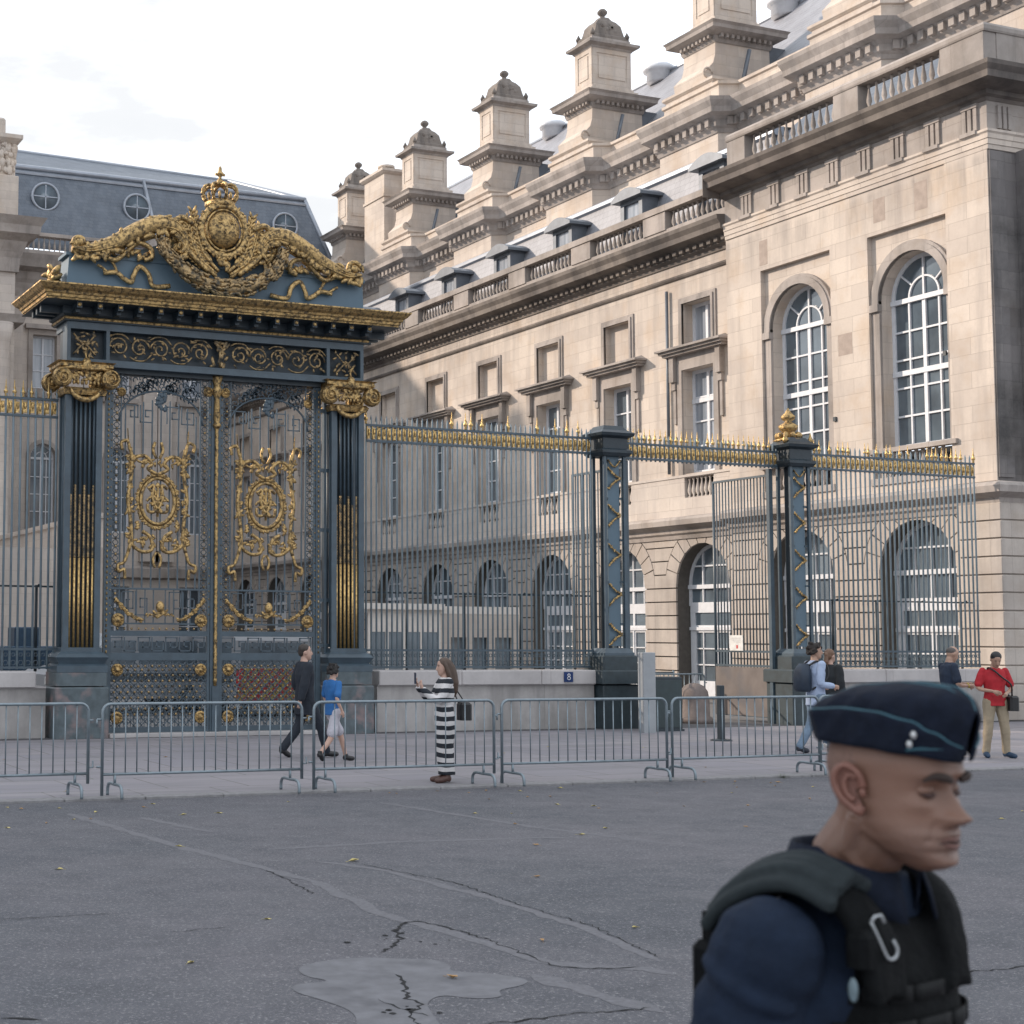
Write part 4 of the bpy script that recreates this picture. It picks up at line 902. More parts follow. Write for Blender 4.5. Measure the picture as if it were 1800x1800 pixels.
# crest ------------------------------------------------
a = MB(); R = random.Random(21)
for s_ in (-1, 1):
    X = lambda v: CX+s_*v
    # sweeping volutes
    pth = cat_path([(X(3.02), 28.25, 9.22), (X(2.7), 28.22, 9.2), (X(2.2), 28.2, 9.38), (X(1.7), 28.18, 9.68), (X(1.3), 28.16, 9.84), (X(.95), 28.15, 9.78), (X(.78), 28.14, 9.5), (X(.9), 28.13, 9.28)], 7)
    k = len(pth); a.tube(pth, [.085+.095*math.sin(PI*min(1, i/k*1.1)) for i in range(k)], 9)
    for q in (-.09, .0, .09): a.tube([(p.x, p.y-.12, p.z+q*math.sin(PI*i_/len(pth))) for i_, p in enumerate(pth)], .026, 5)
    for i_ in range(46):
        t = R.uniform(0, 1); q = pth[int(t*(k-1))]; blob(a, q.x, q.y-.10, q.z-.14+R.uniform(-.06, .04), .065, R)
    for i_ in range(44): blob(a, X(R.uniform(.5, 1.15)), 28.16, R.uniform(9.3, 9.85), .07, R)
    a.tube(cat_path([(X(.62), 28.12, 9.9), (X(.86), 28.1, 10.0), (X(1.02), 28.1, 9.86), (X(.92), 28.08, 9.6), (X(.7), 28.06, 9.3), (X(.3), 28.05, 8.95)]), [.06]*31, 8)
    a.tube(cat_path([(X(2.5), 28.2, 9.16), (X(2.2), 28.16, 9.05), (X(2.0), 28.16, 9.2), (X(1.75), 28.16, 9.42), (X(1.5), 28.16, 9.36), (X(1.45), 28.16, 9.18), (X(1.6), 28.16, 9.1)]), .05, 7)
    a.tube(cat_path([(X(1.9), 28.2, 9.28), (X(1.6), 28.2, 9.5), (X(1.3), 28.2, 9.6), (X(1.08), 28.2, 9.48), (X(1.1), 28.2, 9.3)]), .035, 6)
    a.tube(spiral(X(2.88), 9.34, .17, 1.5, 28.2, 0, s_), .05, 7); a.ell((X(2.88), 28.2, 9.34), (.1, .1, .1), 8, 6)
    for i in range(26):
        t = i/25; p = Vector((X(2.95-1.5*t), 28.16, 9.14+.0*t)); blob(a, p.x, 28.2, 9.14+.12*math.sin(t*3)+R.uniform(-.05, .05), .06, R)
    # acanthus fringe
    for i in range(22):
        t = i/21; q = pth[int(t*(k-1))]; blob(a, q.x+R.uniform(-.05, .05), q.y-.08, q.z+.11+R.uniform(-.04, .04), .055, R)
    # laurel palms rising beside the globe
    for j, (b0, b1, b2) in enumerate([((.15, 8.95), (.55, 9.3), (.78, 9.95)), ((.15, 8.9), (.7, 9.3), (.98, 9.8)), ((.1, 9.0), (.45, 9.4), (.62, 10.12))]):
        q = cat_path([(X(b0[0]), 28.1, b0[1]), (X(b1[0]), 28.08, b1[1]), (X(b2[0]), 28.12, b2[1])], 8); a.tube(q, [.045*(1-.6*i/len(q)) for i in range(len(q))], 6)
        for i in range(3, len(q)):
            for z_ in (-1, 1):
                d = (q[i]-q[i-1]).normalized(); ang = math.atan2(d.z, d.x)+z_*.55; Mx = Matrix.Rotation(-ang, 3, 'Y'); o_ = Vector((math.cos(ang), 0, math.sin(ang)))*.08
                a.ell(q[i]+o_, (.095, .02, .03), 7, 4, 0, Mx)
    for i in range(5): a.ell((X(.55+.09*i), 28.15, 10.02-.05*i*i*.4), (.022, .02, .13), 6, 5)
G_('scrolls_and_palms', a, M['gold'])
a = MB()
a.tube([(CX+.46*math.cos(t*PI/16), 28.1, 9.82+.5*math.sin(t*PI/16)) for t in range(32)], .07, 8, closed=True)
a.tube([(CX+.37*math.cos(t*PI/16), 28.06, 9.82+.41*math.sin(t*PI/16)) for t in range(32)], .025, 6, closed=True)
for i in range(40):
    t = 2*PI*i/40; blob(a, CX+.5*math.cos(t), 28.06, 9.82+.54*math.sin(t), .045, R)
for i in range(10): t = i/9; blob(a, CX+R.uniform(-.1, .1), 28.08, 9.1+.3*t, .07, R)
G_('crest_frame', a, M['gold'])
a = MB(); a.ell((CX, 28.16, 9.84), (.36, .26, .39), 22, 14)
for fx, fz in ((-.13, 9.95), (.13, 9.95), (0, 9.7)):
    for t in (-.6, 0, .6): Mx = Matrix.Rotation(t, 3, 'Y'); a.ell((CX+fx+math.sin(t)*.045, 27.905, fz+.02+math.cos(t)*.03), (.018, .012, .06), 7, 5, 0, Mx)
    a.box(CX+fx-.045, CX+fx+.045, 27.895, 27.915, fz-.02, fz)
G_('crest_globe', a, M['gold'])
a = MB()                                  # crown
a.lathe([(.27, 0), (.3, .02), (.3, .1), (.27, .12), (.27, .14)], (CX, 28.3, 10.32), 20)
for i in range(8):
    t = 2*PI*i/8; q = cat_path([(CX+.28*math.cos(t), 28.3+.28*math.sin(t), 10.44), (CX+.37*math.cos(t), 28.3+.37*math.sin(t), 10.6), (CX+.28*math.cos(t), 28.3+.28*math.sin(t), 10.76), (CX, 28.3, 10.78)], 5)
    a.tube(q, .028, 6)
    for w in q[1:-3:2]: a.ell(w, (.035, .035, .035), 6, 5)
    a.ell((CX+.3*math.cos(t+.4), 28.3+.3*math.sin(t+.4), 10.52), (.035, .035, .08), 6, 5)
a.lathe([(.02, 0), (.08, .04), (.07, .12), (.03, .16), (.03, .2), (.09, .24), (.04, .3), (.03, .38), (.0, .42)], (CX, 28.3, 10.76), 9); a.box(CX-.1, CX+.1, 28.28, 28.32, 10.98, 11.02)
G_('crown', a, M['gold'])
a = MB(); q = cat_path([(CX-1.28, 28.1, 9.55), (CX-1.18, 28.05, 9.25), (CX-.8, 27.98, 8.9), (CX-.35, 27.95, 8.68), (CX, 27.93, 8.63), (CX+.35, 27.95, 8.68), (CX+.8, 27.98, 8.9), (CX+1.18, 28.05, 9.25), (CX+1.28, 28.1, 9.55)], 6)
k = len(q); leafy(a, q, [.10+.07*math.sin(PI*i/(k-1)) for i in range(k)], R, 260, sz=.34)
for i in (0, 12, 20, 28, 36, k-1): a.tube([(q[i].x+.12*math.cos(t), q[i].y-.02, q[i].z+.12*math.sin(t)) for t in [j*.6 for j in range(11)]], .02, 5)
G_('leaf_garland', a, M['gold_worn'])
for s_ in (-1, 1):
    a = MB()
    X = lambda v: CX+s_*v
    q = cat_path([(X(1.05), 28.22, 8.66), (X(1.4), 28.2, 8.62), (X(1.5), 28.2, 8.85), (X(1.68), 28.2, 8.98), (X(1.8), 28.2, 8.8), (X(1.85), 28.2, 8.66), (X(2.0), 28.2, 8.72), (X(2.15), 28.2, 8.82), (X(2.4), 28.22, 8.8)], 6); a.tube(q, .05, 7, flat=.5)
    a.tube(cat_path([(X(2.12), 28.22, 8.82), (X(2.22), 28.2, 9.0), (X(2.36), 28.22, 9.12)]), .03, 6); a.tube(cat_path([(X(2.3), 28.22, 8.8), (X(2.45), 28.2, 8.9), (X(2.52), 28.22, 8.94)]), .03, 6)
    G_('ribbon', a, M['gold'])
a = MB()
for s_ in (-1,):
    for _ in range(16): blob(a, CX-3.3+R.uniform(-.06, .06), 28.55+R.uniform(-.25, .25), 8.6+R.uniform(-.06, .25), .08, R, flat=1)
G_('corner_scroll', a, M['gold'])
# gate leaves ------------------------------------------
def leaf_parts(cx, parent):
    w = 1.02; I = MB(); y = YG
    I.box(cx-w, cx-w+.05, y-.03, y+.03, .08, 6.95); I.box(cx+w-.05, cx+w, y-.03, y+.03, .08, 6.95)
    I.box(cx-w+.2, cx-w+.225, y-.02, y+.02, 1.9, 6.95); I.box(cx+w-.225, cx+w-.2, y-.02, y+.02, 1.9, 6.95)
    for z, h in ((.08, .1), (1.44, .14), (1.90, .10), (2.12, .03), (6.9, .05), (2.78, .035)): I.box(cx-w, cx+w, y-.028, y+.028, z, z+h)
    # stud columns: little lattice
    z = 2.25
    while z < 6.8:
        for s in (-1, 1):
            X = cx+s*(w-.125); I.box(X-.075, X+.075, y-.008, y+.008, z-.012, z+.012); I.tube([(X+.055*math.cos(t*PI/3), y, z+.075+.05*math.sin(t*PI/3)) for t in range(6)], .012, 4, closed=True)
        z += .15
    # bars
    n = 9; top = lambda x: 5.95+.62*math.sqrt(max(0, 1-((x-cx)/.85)**2))
    for i in range(n):
        x = cx-.72+1.44*i/(n-1); I.box(x-.013, x+.013, y-.013, y+.013, 2.8, top(x)-.12)
    for s in (-1, 1):
        for i in range(4): x = cx+s*(.12+.17*i); I.box(x-.01, x+.01, y-.01, y+.01, 2.15, 2.8)
    meander(I, cx-.72, cx-.12, 6.0, 6.32, y, .022, .3); meander(I, cx+.12, cx+.72, 6.0, 6.32, y, .022, .3)
    meander(I, cx-.76, cx-.2, 2.3, 2.74, y, .02, .28); meander(I, cx+.2, cx+.76, 2.3, 2.74, y, .02, .28)
    meander(I, cx-w+.05, cx+w-.05, 1.62, 1.87, y, .02, .25)
    for i in range(28): I.box(cx-w+.06+.0685*i-.006, cx-w+.06+.0685*i+.006, y+.012, y+.024, .16, .62)
    for i in range(17):
        for q_ in range(9): x_ = cx-w+.1+.114*i; z_ = .3+.13*q_; I.tube([(x_+.045*math.cos(t*PI/3), y+.01, z_+.045*math.sin(t*PI/3)) for t in range(6)], .009, 4, closed=True)
    # lace spandrels
    R = random.Random(3)
    I.tube([(cx+.85*math.cos(t), y, 6.0+.62*math.sin(t)) for t in [PI*i/18 for i in range(19)]], .02, 5)
    for _ in range(130):
        x = cx+R.uniform(-.8, .8); zt = 6.0+.62*math.sqrt(max(0, 1-((x-cx)/.85)**2)); z = R.uniform(zt-.02, 6.9)
        I.tube([(x+.05*math.cos(t), y, z+.05*math.sin(t)) for t in [j*1.0 for j in range(5)]], .014, 4)
    for s in (-1, 1):
        for _ in range(14): x = cx+s*R.uniform(.0, .1); z = R.uniform(6.25, 6.6); I.ell((x, y, z), (.04, .02, .05), 6, 4)
    # lattice
    n = 13; dx = (2*w-.1)/n
    zz0, zz1 = .18, 1.44; 
    for i in range(-9, n+1):
        for s in (-1, 1):
            x_a = cx-w+.05+i*dx; pts = []
            L0 = (zz1-zz0)
            if s > 0: p, q = (x_a, zz0), (x_a+L0, zz1)
            else: p, q = (x_a+L0, zz0), (x_a, zz1)
            def clip(p, q):
                (ax, az), (bx, bz) = p, q; lo, hi = cx-w+.05, cx+w-.05
                if max(ax, bx) <= lo or min(ax, bx) >= hi: return None
                def at(X): t = (X-ax)/(bx-ax); return az+(bz-az)*t
                P = [(ax, az), (bx, bz)]; o = []
                for (X, Z) in P:
                    if X < lo: X, Z = lo, at(lo)
                    elif X > hi: X, Z = hi, at(hi)
                    o.append((X, Z))
                return o
            c_ = clip(p, q)
            if c_: I.tube([(c_[0][0], y, c_[0][1]), (c_[1][0], y, c_[1][1])], .0125, 4, smooth=False)
    i_leaf = obj('gate_leaf', I, M['iron'], parent, True)
    g = MB()
    z = 2.25
    while z < 6.8:
        for s in (-1, 1): X = cx+s*(w-.125); g.ell((X, y-.03, z), (.027, .02, .027), 6, 4); g.ell((cx+s*(w-.02), y-.035, z+.07), (.014, .014, .02), 5, 4)
        z += .15
    for i in range(13):
        x = cx-.84+.14*i; g.ell((x, y-.03, 2.04), (.025, .02, .025), 6, 4); g.ell((x, y-.03, 1.33), (.025, .02, .025), 6, 4)
    k = 0; z = .42
    while z < 1.28:
        for i in range(13):
            x = cx-.9+.1385*i+(k % 2)*.07
            if abs(x-cx) < .94: g.ell((x, y-.03, z), (.026, .02, .026), 6, 4)
        z += .105; k += 1
    st_ = obj('studs', g, M['gold_worn'], i_leaf, True); st_['kind'] = 'stuff'
    g = MB(); R = random.Random(8)
    for s in (-1, 1):
        for z_, r_ in ((2.2, .13), (1.26, .12), (.36, .12)): g1 = MB(); rosette(g1, cx+s*.84, z_, r_, y-.03); obj('rosette', g1, M['gold'], i_leaf, True)
        q = cat_path([(cx+s*.9, y-.04, 2.62), (cx+s*.72, y-.04, 2.4), (cx+s*.5, y-.04, 2.24), (cx+s*.36, y-.04, 2.2)]); leafy(g, q, .035, R, 30, sz=.8)
    g.ell((cx, y-.05, 2.46), (.085, .06, .11), 10, 7)
    for i in range(14): blob(g, cx+R.uniform(-.12, .12), y-.04, 2.32+R.uniform(-.06, .06), .04, R)
    for s in (-1, 1):
        for i in range(6): blob(g, cx+s*(.12+.03*i), y-.04, 2.3+R.uniform(-.02, .02), .022, R)
    obj('mask_and_sprays', g, M['gold'], i_leaf, True)
    cx -= .07; g = MB(); cz = 4.48; yy = y-.05       # medallion with scroll frame
    g.tube([(cx+.34*math.cos(t*PI/18), yy, cz+.44*math.sin(t*PI/18)) for t in range(36)], .036, 7, closed=True)
    g.tube([(cx+.40*math.cos(t*PI/18), yy+.01, cz+.50*math.sin(t*PI/18)) for t in range(36)], .026, 6, closed=True)
    for i in range(44): t = 2*PI*i/44; blob(g, cx+.42*math.cos(t), yy, cz+.52*math.sin(t), .036, R)
    for s in (-1, 1):      # interlaced monogram
        g.tube(cat_path([(cx+s*.2, yy, cz+.24), (cx+s*.08, yy, cz+.3), (cx+s*.1, yy, cz+.05), (cx-s*.02, yy, cz-.18), (cx-s*.18, yy, cz-.2), (cx-s*.2, yy, cz-.06)]), .032, 6)
        g.tube(cat_path([(cx+s*.22, yy, cz+.0), (cx+s*.1, yy, cz+.1), (cx, yy, cz+.0), (cx-s*.12, yy, cz-.08)]), .026, 6)
    g.tube([(cx, yy, cz-.3), (cx, yy, cz+.32)], .027, 6); g.ell((cx, yy, cz+.3), (.05, .03, .06), 7, 5)
    for _ in range(14): blob(g, cx+R.uniform(-.16, .16), yy, cz+R.uniform(-.2, .2), .036, R)
    for s in (-1, 1):
        X = lambda v: cx+s*v
        g.tube(cat_path([(X(.56), yy, 5.5), (X(.52), yy, 5.2), (X(.54), yy, 4.9), (X(.6), yy, 4.5), (X(.54), yy, 4.1), (X(.52), yy, 3.75), (X(.58), yy, 3.5)]), .036, 7)
        g.tube(cat_path([(X(.52), yy, 5.22), (X(.42), yy, 5.32), (X(.26), yy, 5.34), (X(.12), yy, 5.2), (X(.2), yy, 5.1), (X(.02), yy, 5.0)]), .036, 7)
        g.tube(cat_path([(X(.54), yy, 3.68), (X(.42), yy, 3.56), (X(.26), yy, 3.5), (X(.1), yy, 3.56), (X(.14), yy, 3.78), (X(.3), yy, 3.9)]), .036, 7)
        g.tube(cat_path([(X(.56), yy, 5.42), (X(.62), yy, 5.62), (X(.74), yy, 5.58), (X(.72), yy, 5.44)]), .032, 6); g.tube([(X(.6), yy, 5.6), (X(.62), yy, 5.86)], .012, 5)
        g.tube(cat_path([(X(.58), yy, 3.5), (X(.66), yy, 3.3), (X(.78), yy, 3.24), (X(.76), yy, 3.12), (X(.66), yy, 3.16), (X(.64), yy, 2.98)]), .032, 6)
        g.tube(cat_path([(X(.02), yy, 3.5), (X(.08), yy, 3.36), (X(.04), yy, 3.2)]), .027, 6); g.tube(cat_path([(X(.03), yy, 5.3), (X(.1), yy, 5.46), (X(.06), yy, 5.62)]), .03, 6)
        for z in (4.5, 4.3, 4.75, 3.72, 5.2, 5.3, 3.9, 5.0): 
            for _ in range(5): blob(g, X(.56)+R.uniform(-.06, .06), yy, z+R.uniform(-.07, .07), .042, R)
        for _ in range(16): blob(g, X(R.uniform(.02, .5)), yy, 5.22+R.uniform(-.1, .1), .036, R); blob(g, X(R.uniform(.02, .5)), yy, 3.68+R.uniform(-.12, .12), .036, R)
        for _ in range(6): blob(g, X(.4), yy, R.uniform(3.9, 4.1), .04, R)
    obj('medallion', g, M['gold'], i_leaf, True)
    return i_leaf
LX, RX = CX-1.15, CX+1.10
lf = leaf_parts(LX, gate)
copy_part(lf, gate, (RX-LX, 0, 0))
a = MB(); a.box(CX-.12, CX-.04, YG-.04, YG+.04, .06, 7.0); a.box(CX-.0, CX+.075, YG-.04, YG+.04, .06, 7.0); a.box(LX-1.12, LX-1.02, YG-.05, YG+.05, 0, 7); a.box(RX+1.02, RX+1.12, YG-.05, YG+.05, 0, 7); a.box(RX+1.2, RX+1.25, YG-.05, YG+.05, 1.5, 7.0)
for z in (6.4, 5.2, 4.0, 2.6, 1.7): a.box(RX+1.1, RX+1.4, YG-.03, YG+.03, z, z+.07)
a.box(CX-.08, CX+.06, YG-.07, YG-.04, .05, .95)
G_('stiles', a, M['iron'])
a = MB(); a.tube([(CX-.02, YG-.06, .95), (CX-.02, YG-.06, 6.0)], .032, 8)
k = 40; a.tube([(CX-.02, YG-.065, 1.0+5*i/(2*k)) for i in range(2*k+1)], [.042 if i % 2 else .03 for i in range(2*k+1)], 6)
a.lathe([(.05, 0), (.09, .06), (.05, .12), (.07, .2), (.05, .6), (.09, .68), (.11, .75), (.06, .82), (.1, .95), (.12, 1.02)], (CX-.02, YG-.07, 5.95), 9)
for s_ in (-1, 1): rosette(a, CX-.02+s_*.18, 6.66, .1, YG-.05); rosette(a, CX-.02+s_*1.95, 6.55, .09, YG-.05)
for z_ in [1.6+.1*i for i in range(53)]: a.ell((LX-1.07, YG-.06, z_), (.018, .015, .03), 5, 4); a.ell((RX+1.07, YG-.06, z_), (.018, .015, .03), 5, 4)
G_('gilded_astragal', a, M['gold'])
a = MB(); a.bbox(CX-2.2, CX+2.2, 28.1, 28.7, 0, .075, .01); struct('threshold', a, M['cap'])

# ------------------------------------------------------------------ railings
def finial_mb(s=1.0):
    m_ = MB(); m_.lathe([(.012, 0), (.03, .02), (.022, .06), (.045, .10), (.05, .13), (.02, .16), (.03, .19), (.012, .24), (.009, .33), (.002, .38)], (0, 0, 0), 6); return m_
FM_ = None
def finials(parent, xs, z, y=28.6, s=1):
    global FM_
    r = parent
    for x, k in xs:
        if FM_ is None:
            o = obj('finial', finial_mb(), M['gold_bright'], parent); FM_ = o
        else:
            o = FM_.copy(); COL.objects.link(o); o.parent = parent
        o.location = (x-r.location.x, y-r.location.y, z-r.location.z); o.scale = (k, k, k)
def railing(name, label, x0, x1, zt=6.22, sp=.118, gold=(), lower=True, spikes=True, lo=1.27, rail=.36):
    T = thing(name, label, 'railing', ((x0+x1)/2, 28.6, 1.22)); y = 28.6
    b = MB(); n = int((x1-x0)/sp); R = random.Random(int(x0*10))
    for i in range(n+1):
        x = x0+(x1-x0)*i/n
        if i == n: x -= .02
        b.tube([(x, y, lo), (x, y, zt+(.19 if spikes else 0))], [.0165, .0165], 6) if not spikes else b.tube([(x, y, lo), (x, y, zt+.12), (x, y, zt+.2)], [.0225, .0225, .003], 6)
    obj('bars', b, M['iron_bar'], T, True)
    b = MB()
    b.box(x0, x1, y-.03, y+.03, zt-.035, zt+.01); obj('top_rail', b, M['iron'], T, True)
    b = MB(); b.box(x0, x1, y-.03, y+.03, zt-rail, zt-rail+.045); obj('second_rail', b, M['iron'], T, True); b = MB()
    if lower:
        for z, h in ((1.62, .045), (1.28, .04)): b.box(x0, x1, y-.025, y+.025, z, z+h)
        b2 = MB(); b2.box(x0, x1, y+.10, y+.13, 2.80, 2.835); obj('middle_rail', b2, M['iron_dark'], T, True)
        for i in range(n):
            x = x0+(x1-x0)*(i+.5)/n; b.tube([(x+.045*math.cos(t*PI/3), y, 1.39+.05*math.sin(t*PI/3)) for t in range(6)], .01, 4, closed=True); b.tube([(x+.035*math.cos(t*PI/3), y, 1.54+.035*math.sin(t*PI/3)) for t in range(6)], .01, 4, closed=True)
    if lower: obj('scrolled_bottom_rail', b, M['iron'], T, True)
    b = MB()
    for i in range(n):
        x = x0+(x1-x0)*(i+.5)/n; d = (x1-x0)/n
        b.box(x-d*.26, x+d*.26, y-.012, y+.006, zt-rail+.06+R.uniform(0, .02), zt-.06-R.uniform(0, .03)); b.tube([(x-d*.36, y-.02, zt-rail+.05), (x-d*.36, y-.02, zt-.04)], .017, 6); b.ell((x+d*.05, y-.02, zt-rail/2+.02+R.uniform(-.02, .02)), (.028, .02, .07), 6, 4)
    obj('gilded_band', b, M['gold_bright'], T, True)
    if lower:
        k = max(1, round((x1-x0)/1.34))
        for i in range(1, k+1):
            x = x0+(x1-x0)*i/k-.3; p = MB(); p.tube([(x, y+.25, 1.22), (x, y+.25, 2.85)], .03, 6); p.tube([(x, y+.25, 2.8), (x, y+.06, 2.85)], .02, 5); obj('brace', p, M['iron_dark'], T, True)
    finials(T, gold, zt+.0, y)
    return T
railing('railing', 'iron railing with gilded spikes on the stone wall left of the golden gate', 1.0, 7.72, 6.36, .140, [(1.1+.165*i, .9) for i in range(40) if i % 7 != 3])
railing('railing', 'iron railing missing many gilded spikes between golden gate and side gate', 14.22, 19.66, 6.25, .116, [(14.22, 1), (16.22, 1), (16.55, 1), (16.68, 1), (16.95, 1), (17.58, 1), (18.3, 1), (18.75, 1), (19.05, 1), (19.33, 1)])
railing('railing', 'iron railing with grouped gilded spikes between urn-topped pier and corner pavilion', 25.40, 30.62, 6.19, .138, [(25.6, .9), (25.75, .9), (25.9, .9), (26.45, .9), (26.6, .9), (26.75, .9), (27.25, .9), (27.35, .9), (27.9, .9), (28.02, .9), (28.55, .9), (29.15, .9), (29.3, .9), (29.42, .9), (29.6, .9), (29.75, .9), (29.9, .9), (30.05, .9), (30.2, .9), (30.6, 1), (26.2, .9), (27.6, .9), (28.3, .9)])
railing('gate_lintel', 'gilded lintel with a dense row of gold spikes over the open side gate', 20.5, 24.68, 6.19, .118, [(20.62+.142*i, .9) for i in range(28) if i not in (14,)], lower=False, lo=5.80, rail=.36)
for x0, x1, nm, lb, k in ((-6, 7.5, 'plinth_wall', 'low stone plinth wall left of the golden gate', 0), (14.35, 19.5, 'plinth_wall', 'low stone plinth wall with a blue number plate, right of the golden gate', 1), (25.5, 31.2, 'plinth_wall', 'low stone plinth wall reaching the sooty corner pier', 2)):
    T = thing(nm, lb, 'wall', ((x0+x1)/2, 28.6, 0))
    a = MB(); a.box(x0, x1, 28.36, 28.9, 0, .93); obj('wall', a, M['granite'], T, True)
    a = MB(); x = x0
    while x < x1-.3: e = min(x+1.9, x1); a.bbox(x, e-.006, 28.26, 29.0, .95, 1.235, .02); x = e
    a.box(x0, x1, 28.33, 28.93, .925, .955)
    obj('coping', a, M['cap'], T, True)
    if k == 1:
        pass
def pier(px, label, urn=False):
    T = thing('gate_pier', label, 'pier', (px, 28.6, 0))
    a = MB(); a.bbox(px-.48, px+.48, 28.08, 28.95, 0, .93, .02); a.bbox(px-.54, px+.54, 28.0, 29.0, .95, 1.24, .03); a.bbox(px-.44, px+.44, 28.12, 28.86, 1.24, 1.55, .03)
    obj('pedestal', a, M['granite_dark'], T, True)
    a = MB(); a.mould(rectpath(px-.29, px+.29, 28.24, 28.74), [(-.2, 1.54), (.08, 1.54), (.08, 1.6), (0, 1.7), (-.2, 1.7)], True)
    for x in (px-.25, px+.25): a.box(x-.035, x+.035, 28.25, 28.31, 1.6, 5.9); a.box(x-.035, x+.035, 28.66, 28.72, 1.6, 5.9)
    a.box(px-.15, px+.15, 28.32, 28.34, 1.75, 5.85, 1)
    for z in (2.2, 3.1, 4.0, 4.9, 5.7): a.box(px-.25, px-.14, 28.3, 28.36, z, z+.04); a.box(px+.14, px+.25, 28.3, 28.36, z, z+.04)
    a.box(px-.12, px+.12, 28.6, 28.64, 1.7, 5.9, 2)
    obj('pillar', a, [M['iron'], M['iron_light'], M['iron_dark']], T, True)
    a = MB(); R1 = rectpath(px-.33, px+.33, 28.2, 28.8)
    a.mould(R1, [(-.3, 5.83), (.0, 5.83), (.05, 5.9), (.05, 5.96), (-.02, 6.0), (-.02, 6.22), (.08, 6.27), (.1, 6.33), (-.02, 6.4), (-.1, 6.5), (-.38, 6.52)], True)
    obj('cap', a, M['iron_dark'], T, True)
    a = MB(); R = random.Random(int(px))
    for z in (2.0, 2.85, 3.7, 4.55, 5.35):     # crossed palm sprays
        for s in (-1, 1):
            q = cat_path([(px-.14, 28.29, z-s*.22), (px-.02, 28.27, z-s*.09), (px+.14, 28.29, z-s*.01)]); a.tube(q, .022, 5)
            for p in q[::2]: blob(a, p.x, p.y-.01, p.z, .026, R)
    for s in (-1, 1): a.tube(cat_path([(px-s*.16, 28.28, 5.75), (px, 28.27, 5.6), (px+s*.16, 28.28, 5.75)]), .02, 5)
    obj('gilded_sprays', a, M['gold'], T, True)
    if urn:
        a = MB(); a.lathe([(.3, 0), (.34, .05), (.2, .1), (.1, .16), (.1, .2), (.2, .3), (.22, .38), (.12, .44), (.07, .48), (.15, .54), (.16, .60), (.08, .68), (.03, .76), (.01, .8)], (px, 28.6, 6.42), 14)
        for t in range(10): q = 2*PI*t/10; a.ell((px+.24*math.cos(q), 28.6+.24*math.sin(q), 6.56), (.07, .07, .09), 6, 5)
        for s in (-1, 1): a.lathe([(.04, 0), (.07, .08), (.03, .16), (.01, .26)], (px+s*.36, 28.3, 6.36), 7)
        obj('urn', a, M['gold'], T, True)
    return T
pier(20.02, 'blue iron gate pier with flat dark cap, left of the open side gate')
pier(25.02, 'blue iron gate pier crowned by a gold urn, right of the open side gate', True)
def swung(px, label, sheet, tag_=''):
    T = thing('side_gate_leaf', label, 'gate', (px, 28.7, 0)); a = MB()
    for i in range(19):
        y = 28.75+2.0*i/18; a.tube([(px, y, .15), (px, y, 5.66)], .017 if i not in (0, 18) else .035, 6)
    for z, h in ((5.64, .05), (1.6, .05), (1.27, .05), (.12, .08)): a.box(px-.025, px+.025, 28.75, 30.77, z, z+h)
    obj('bars', a, M['iron'], T, True)
    if sheet: a = MB(); a.box(px-.03, px+.03, 28.77, 30.75, .14, 1.26); obj('sheet', a, M['rustsheet'], T, True)
    return T
M['rustsheet'] = simple('weathered_sheet_steel', (.17, .145, .135), .6, .1, .35, 2.5, grime=((.09, .09, .10), 1.4, .8), bump=.1)
sg = swung(24.6, 'open barred gate leaf with weathered sheet-metal base beside the urn-topped pier', True)
swung(20.62, 'open barred gate leaf folded back behind the flat-capped pier', True)
jm = thing('gate_jambs', 'pair of slim blue iron jamb posts of the open side gate', 'gate frame', (22.6, 28.7, 0)); a = MB(); a.box(24.5, 24.6, 28.68, 28.78, 0, 5.8); obj('post', a, M['iron'], jm, True); a = MB(); a.box(20.55, 20.64, 28.64, 28.76, 0, 5.8); obj('post', a, M['iron'], jm, True)
nz_ = thing('notice', 'square white notice with a small red mark on the open gate leaf', 'sign', (24.55, 29.96, 1.82)); a = MB(); a.box(24.55, 24.56, 29.73, 30.19, 1.64, 2.0); obj('panel', a, simple('white_notice', (.72, .72, .70), .6), nz_, True)
a = MB(); a.box(24.546, 24.549, 29.90, 29.96, 1.69, 1.77); 
obj('red_mark', a, simple('red_print', (.55, .08, .08), .6), nz_, True)
a = MB()
for i in range(3): a.box(24.546, 24.549, 29.80, 30.12-.04*i, 1.93-.045*i, 1.937-.045*i)
obj('print_lines', a, simple('grey_print', (.35, .36, .38), .6), nz_, True)
pl = thing('number_plate', 'blue house number plate with a white 8 on the plinth wall coping', 'sign', (18.79, 28.25, 1.10)); a = MB(); a.bbox(18.68, 18.90, 28.235, 28.262, .99, 1.2, .006); obj('plate', a, simple('blue_enamel', (.004, .03, .13), .3), pl, True)
a = MB()
for cz, r in ((1.133, .026), (1.068, .032)): a.tube([(18.79+r*1.15*math.cos(t*PI/8), 28.233, cz+r*math.sin(t*PI/8)) for t in range(16)], .008, 5, closed=True)
obj('digit', a, simple('white_enamel', (.8, .8, .8), .4), pl, True)
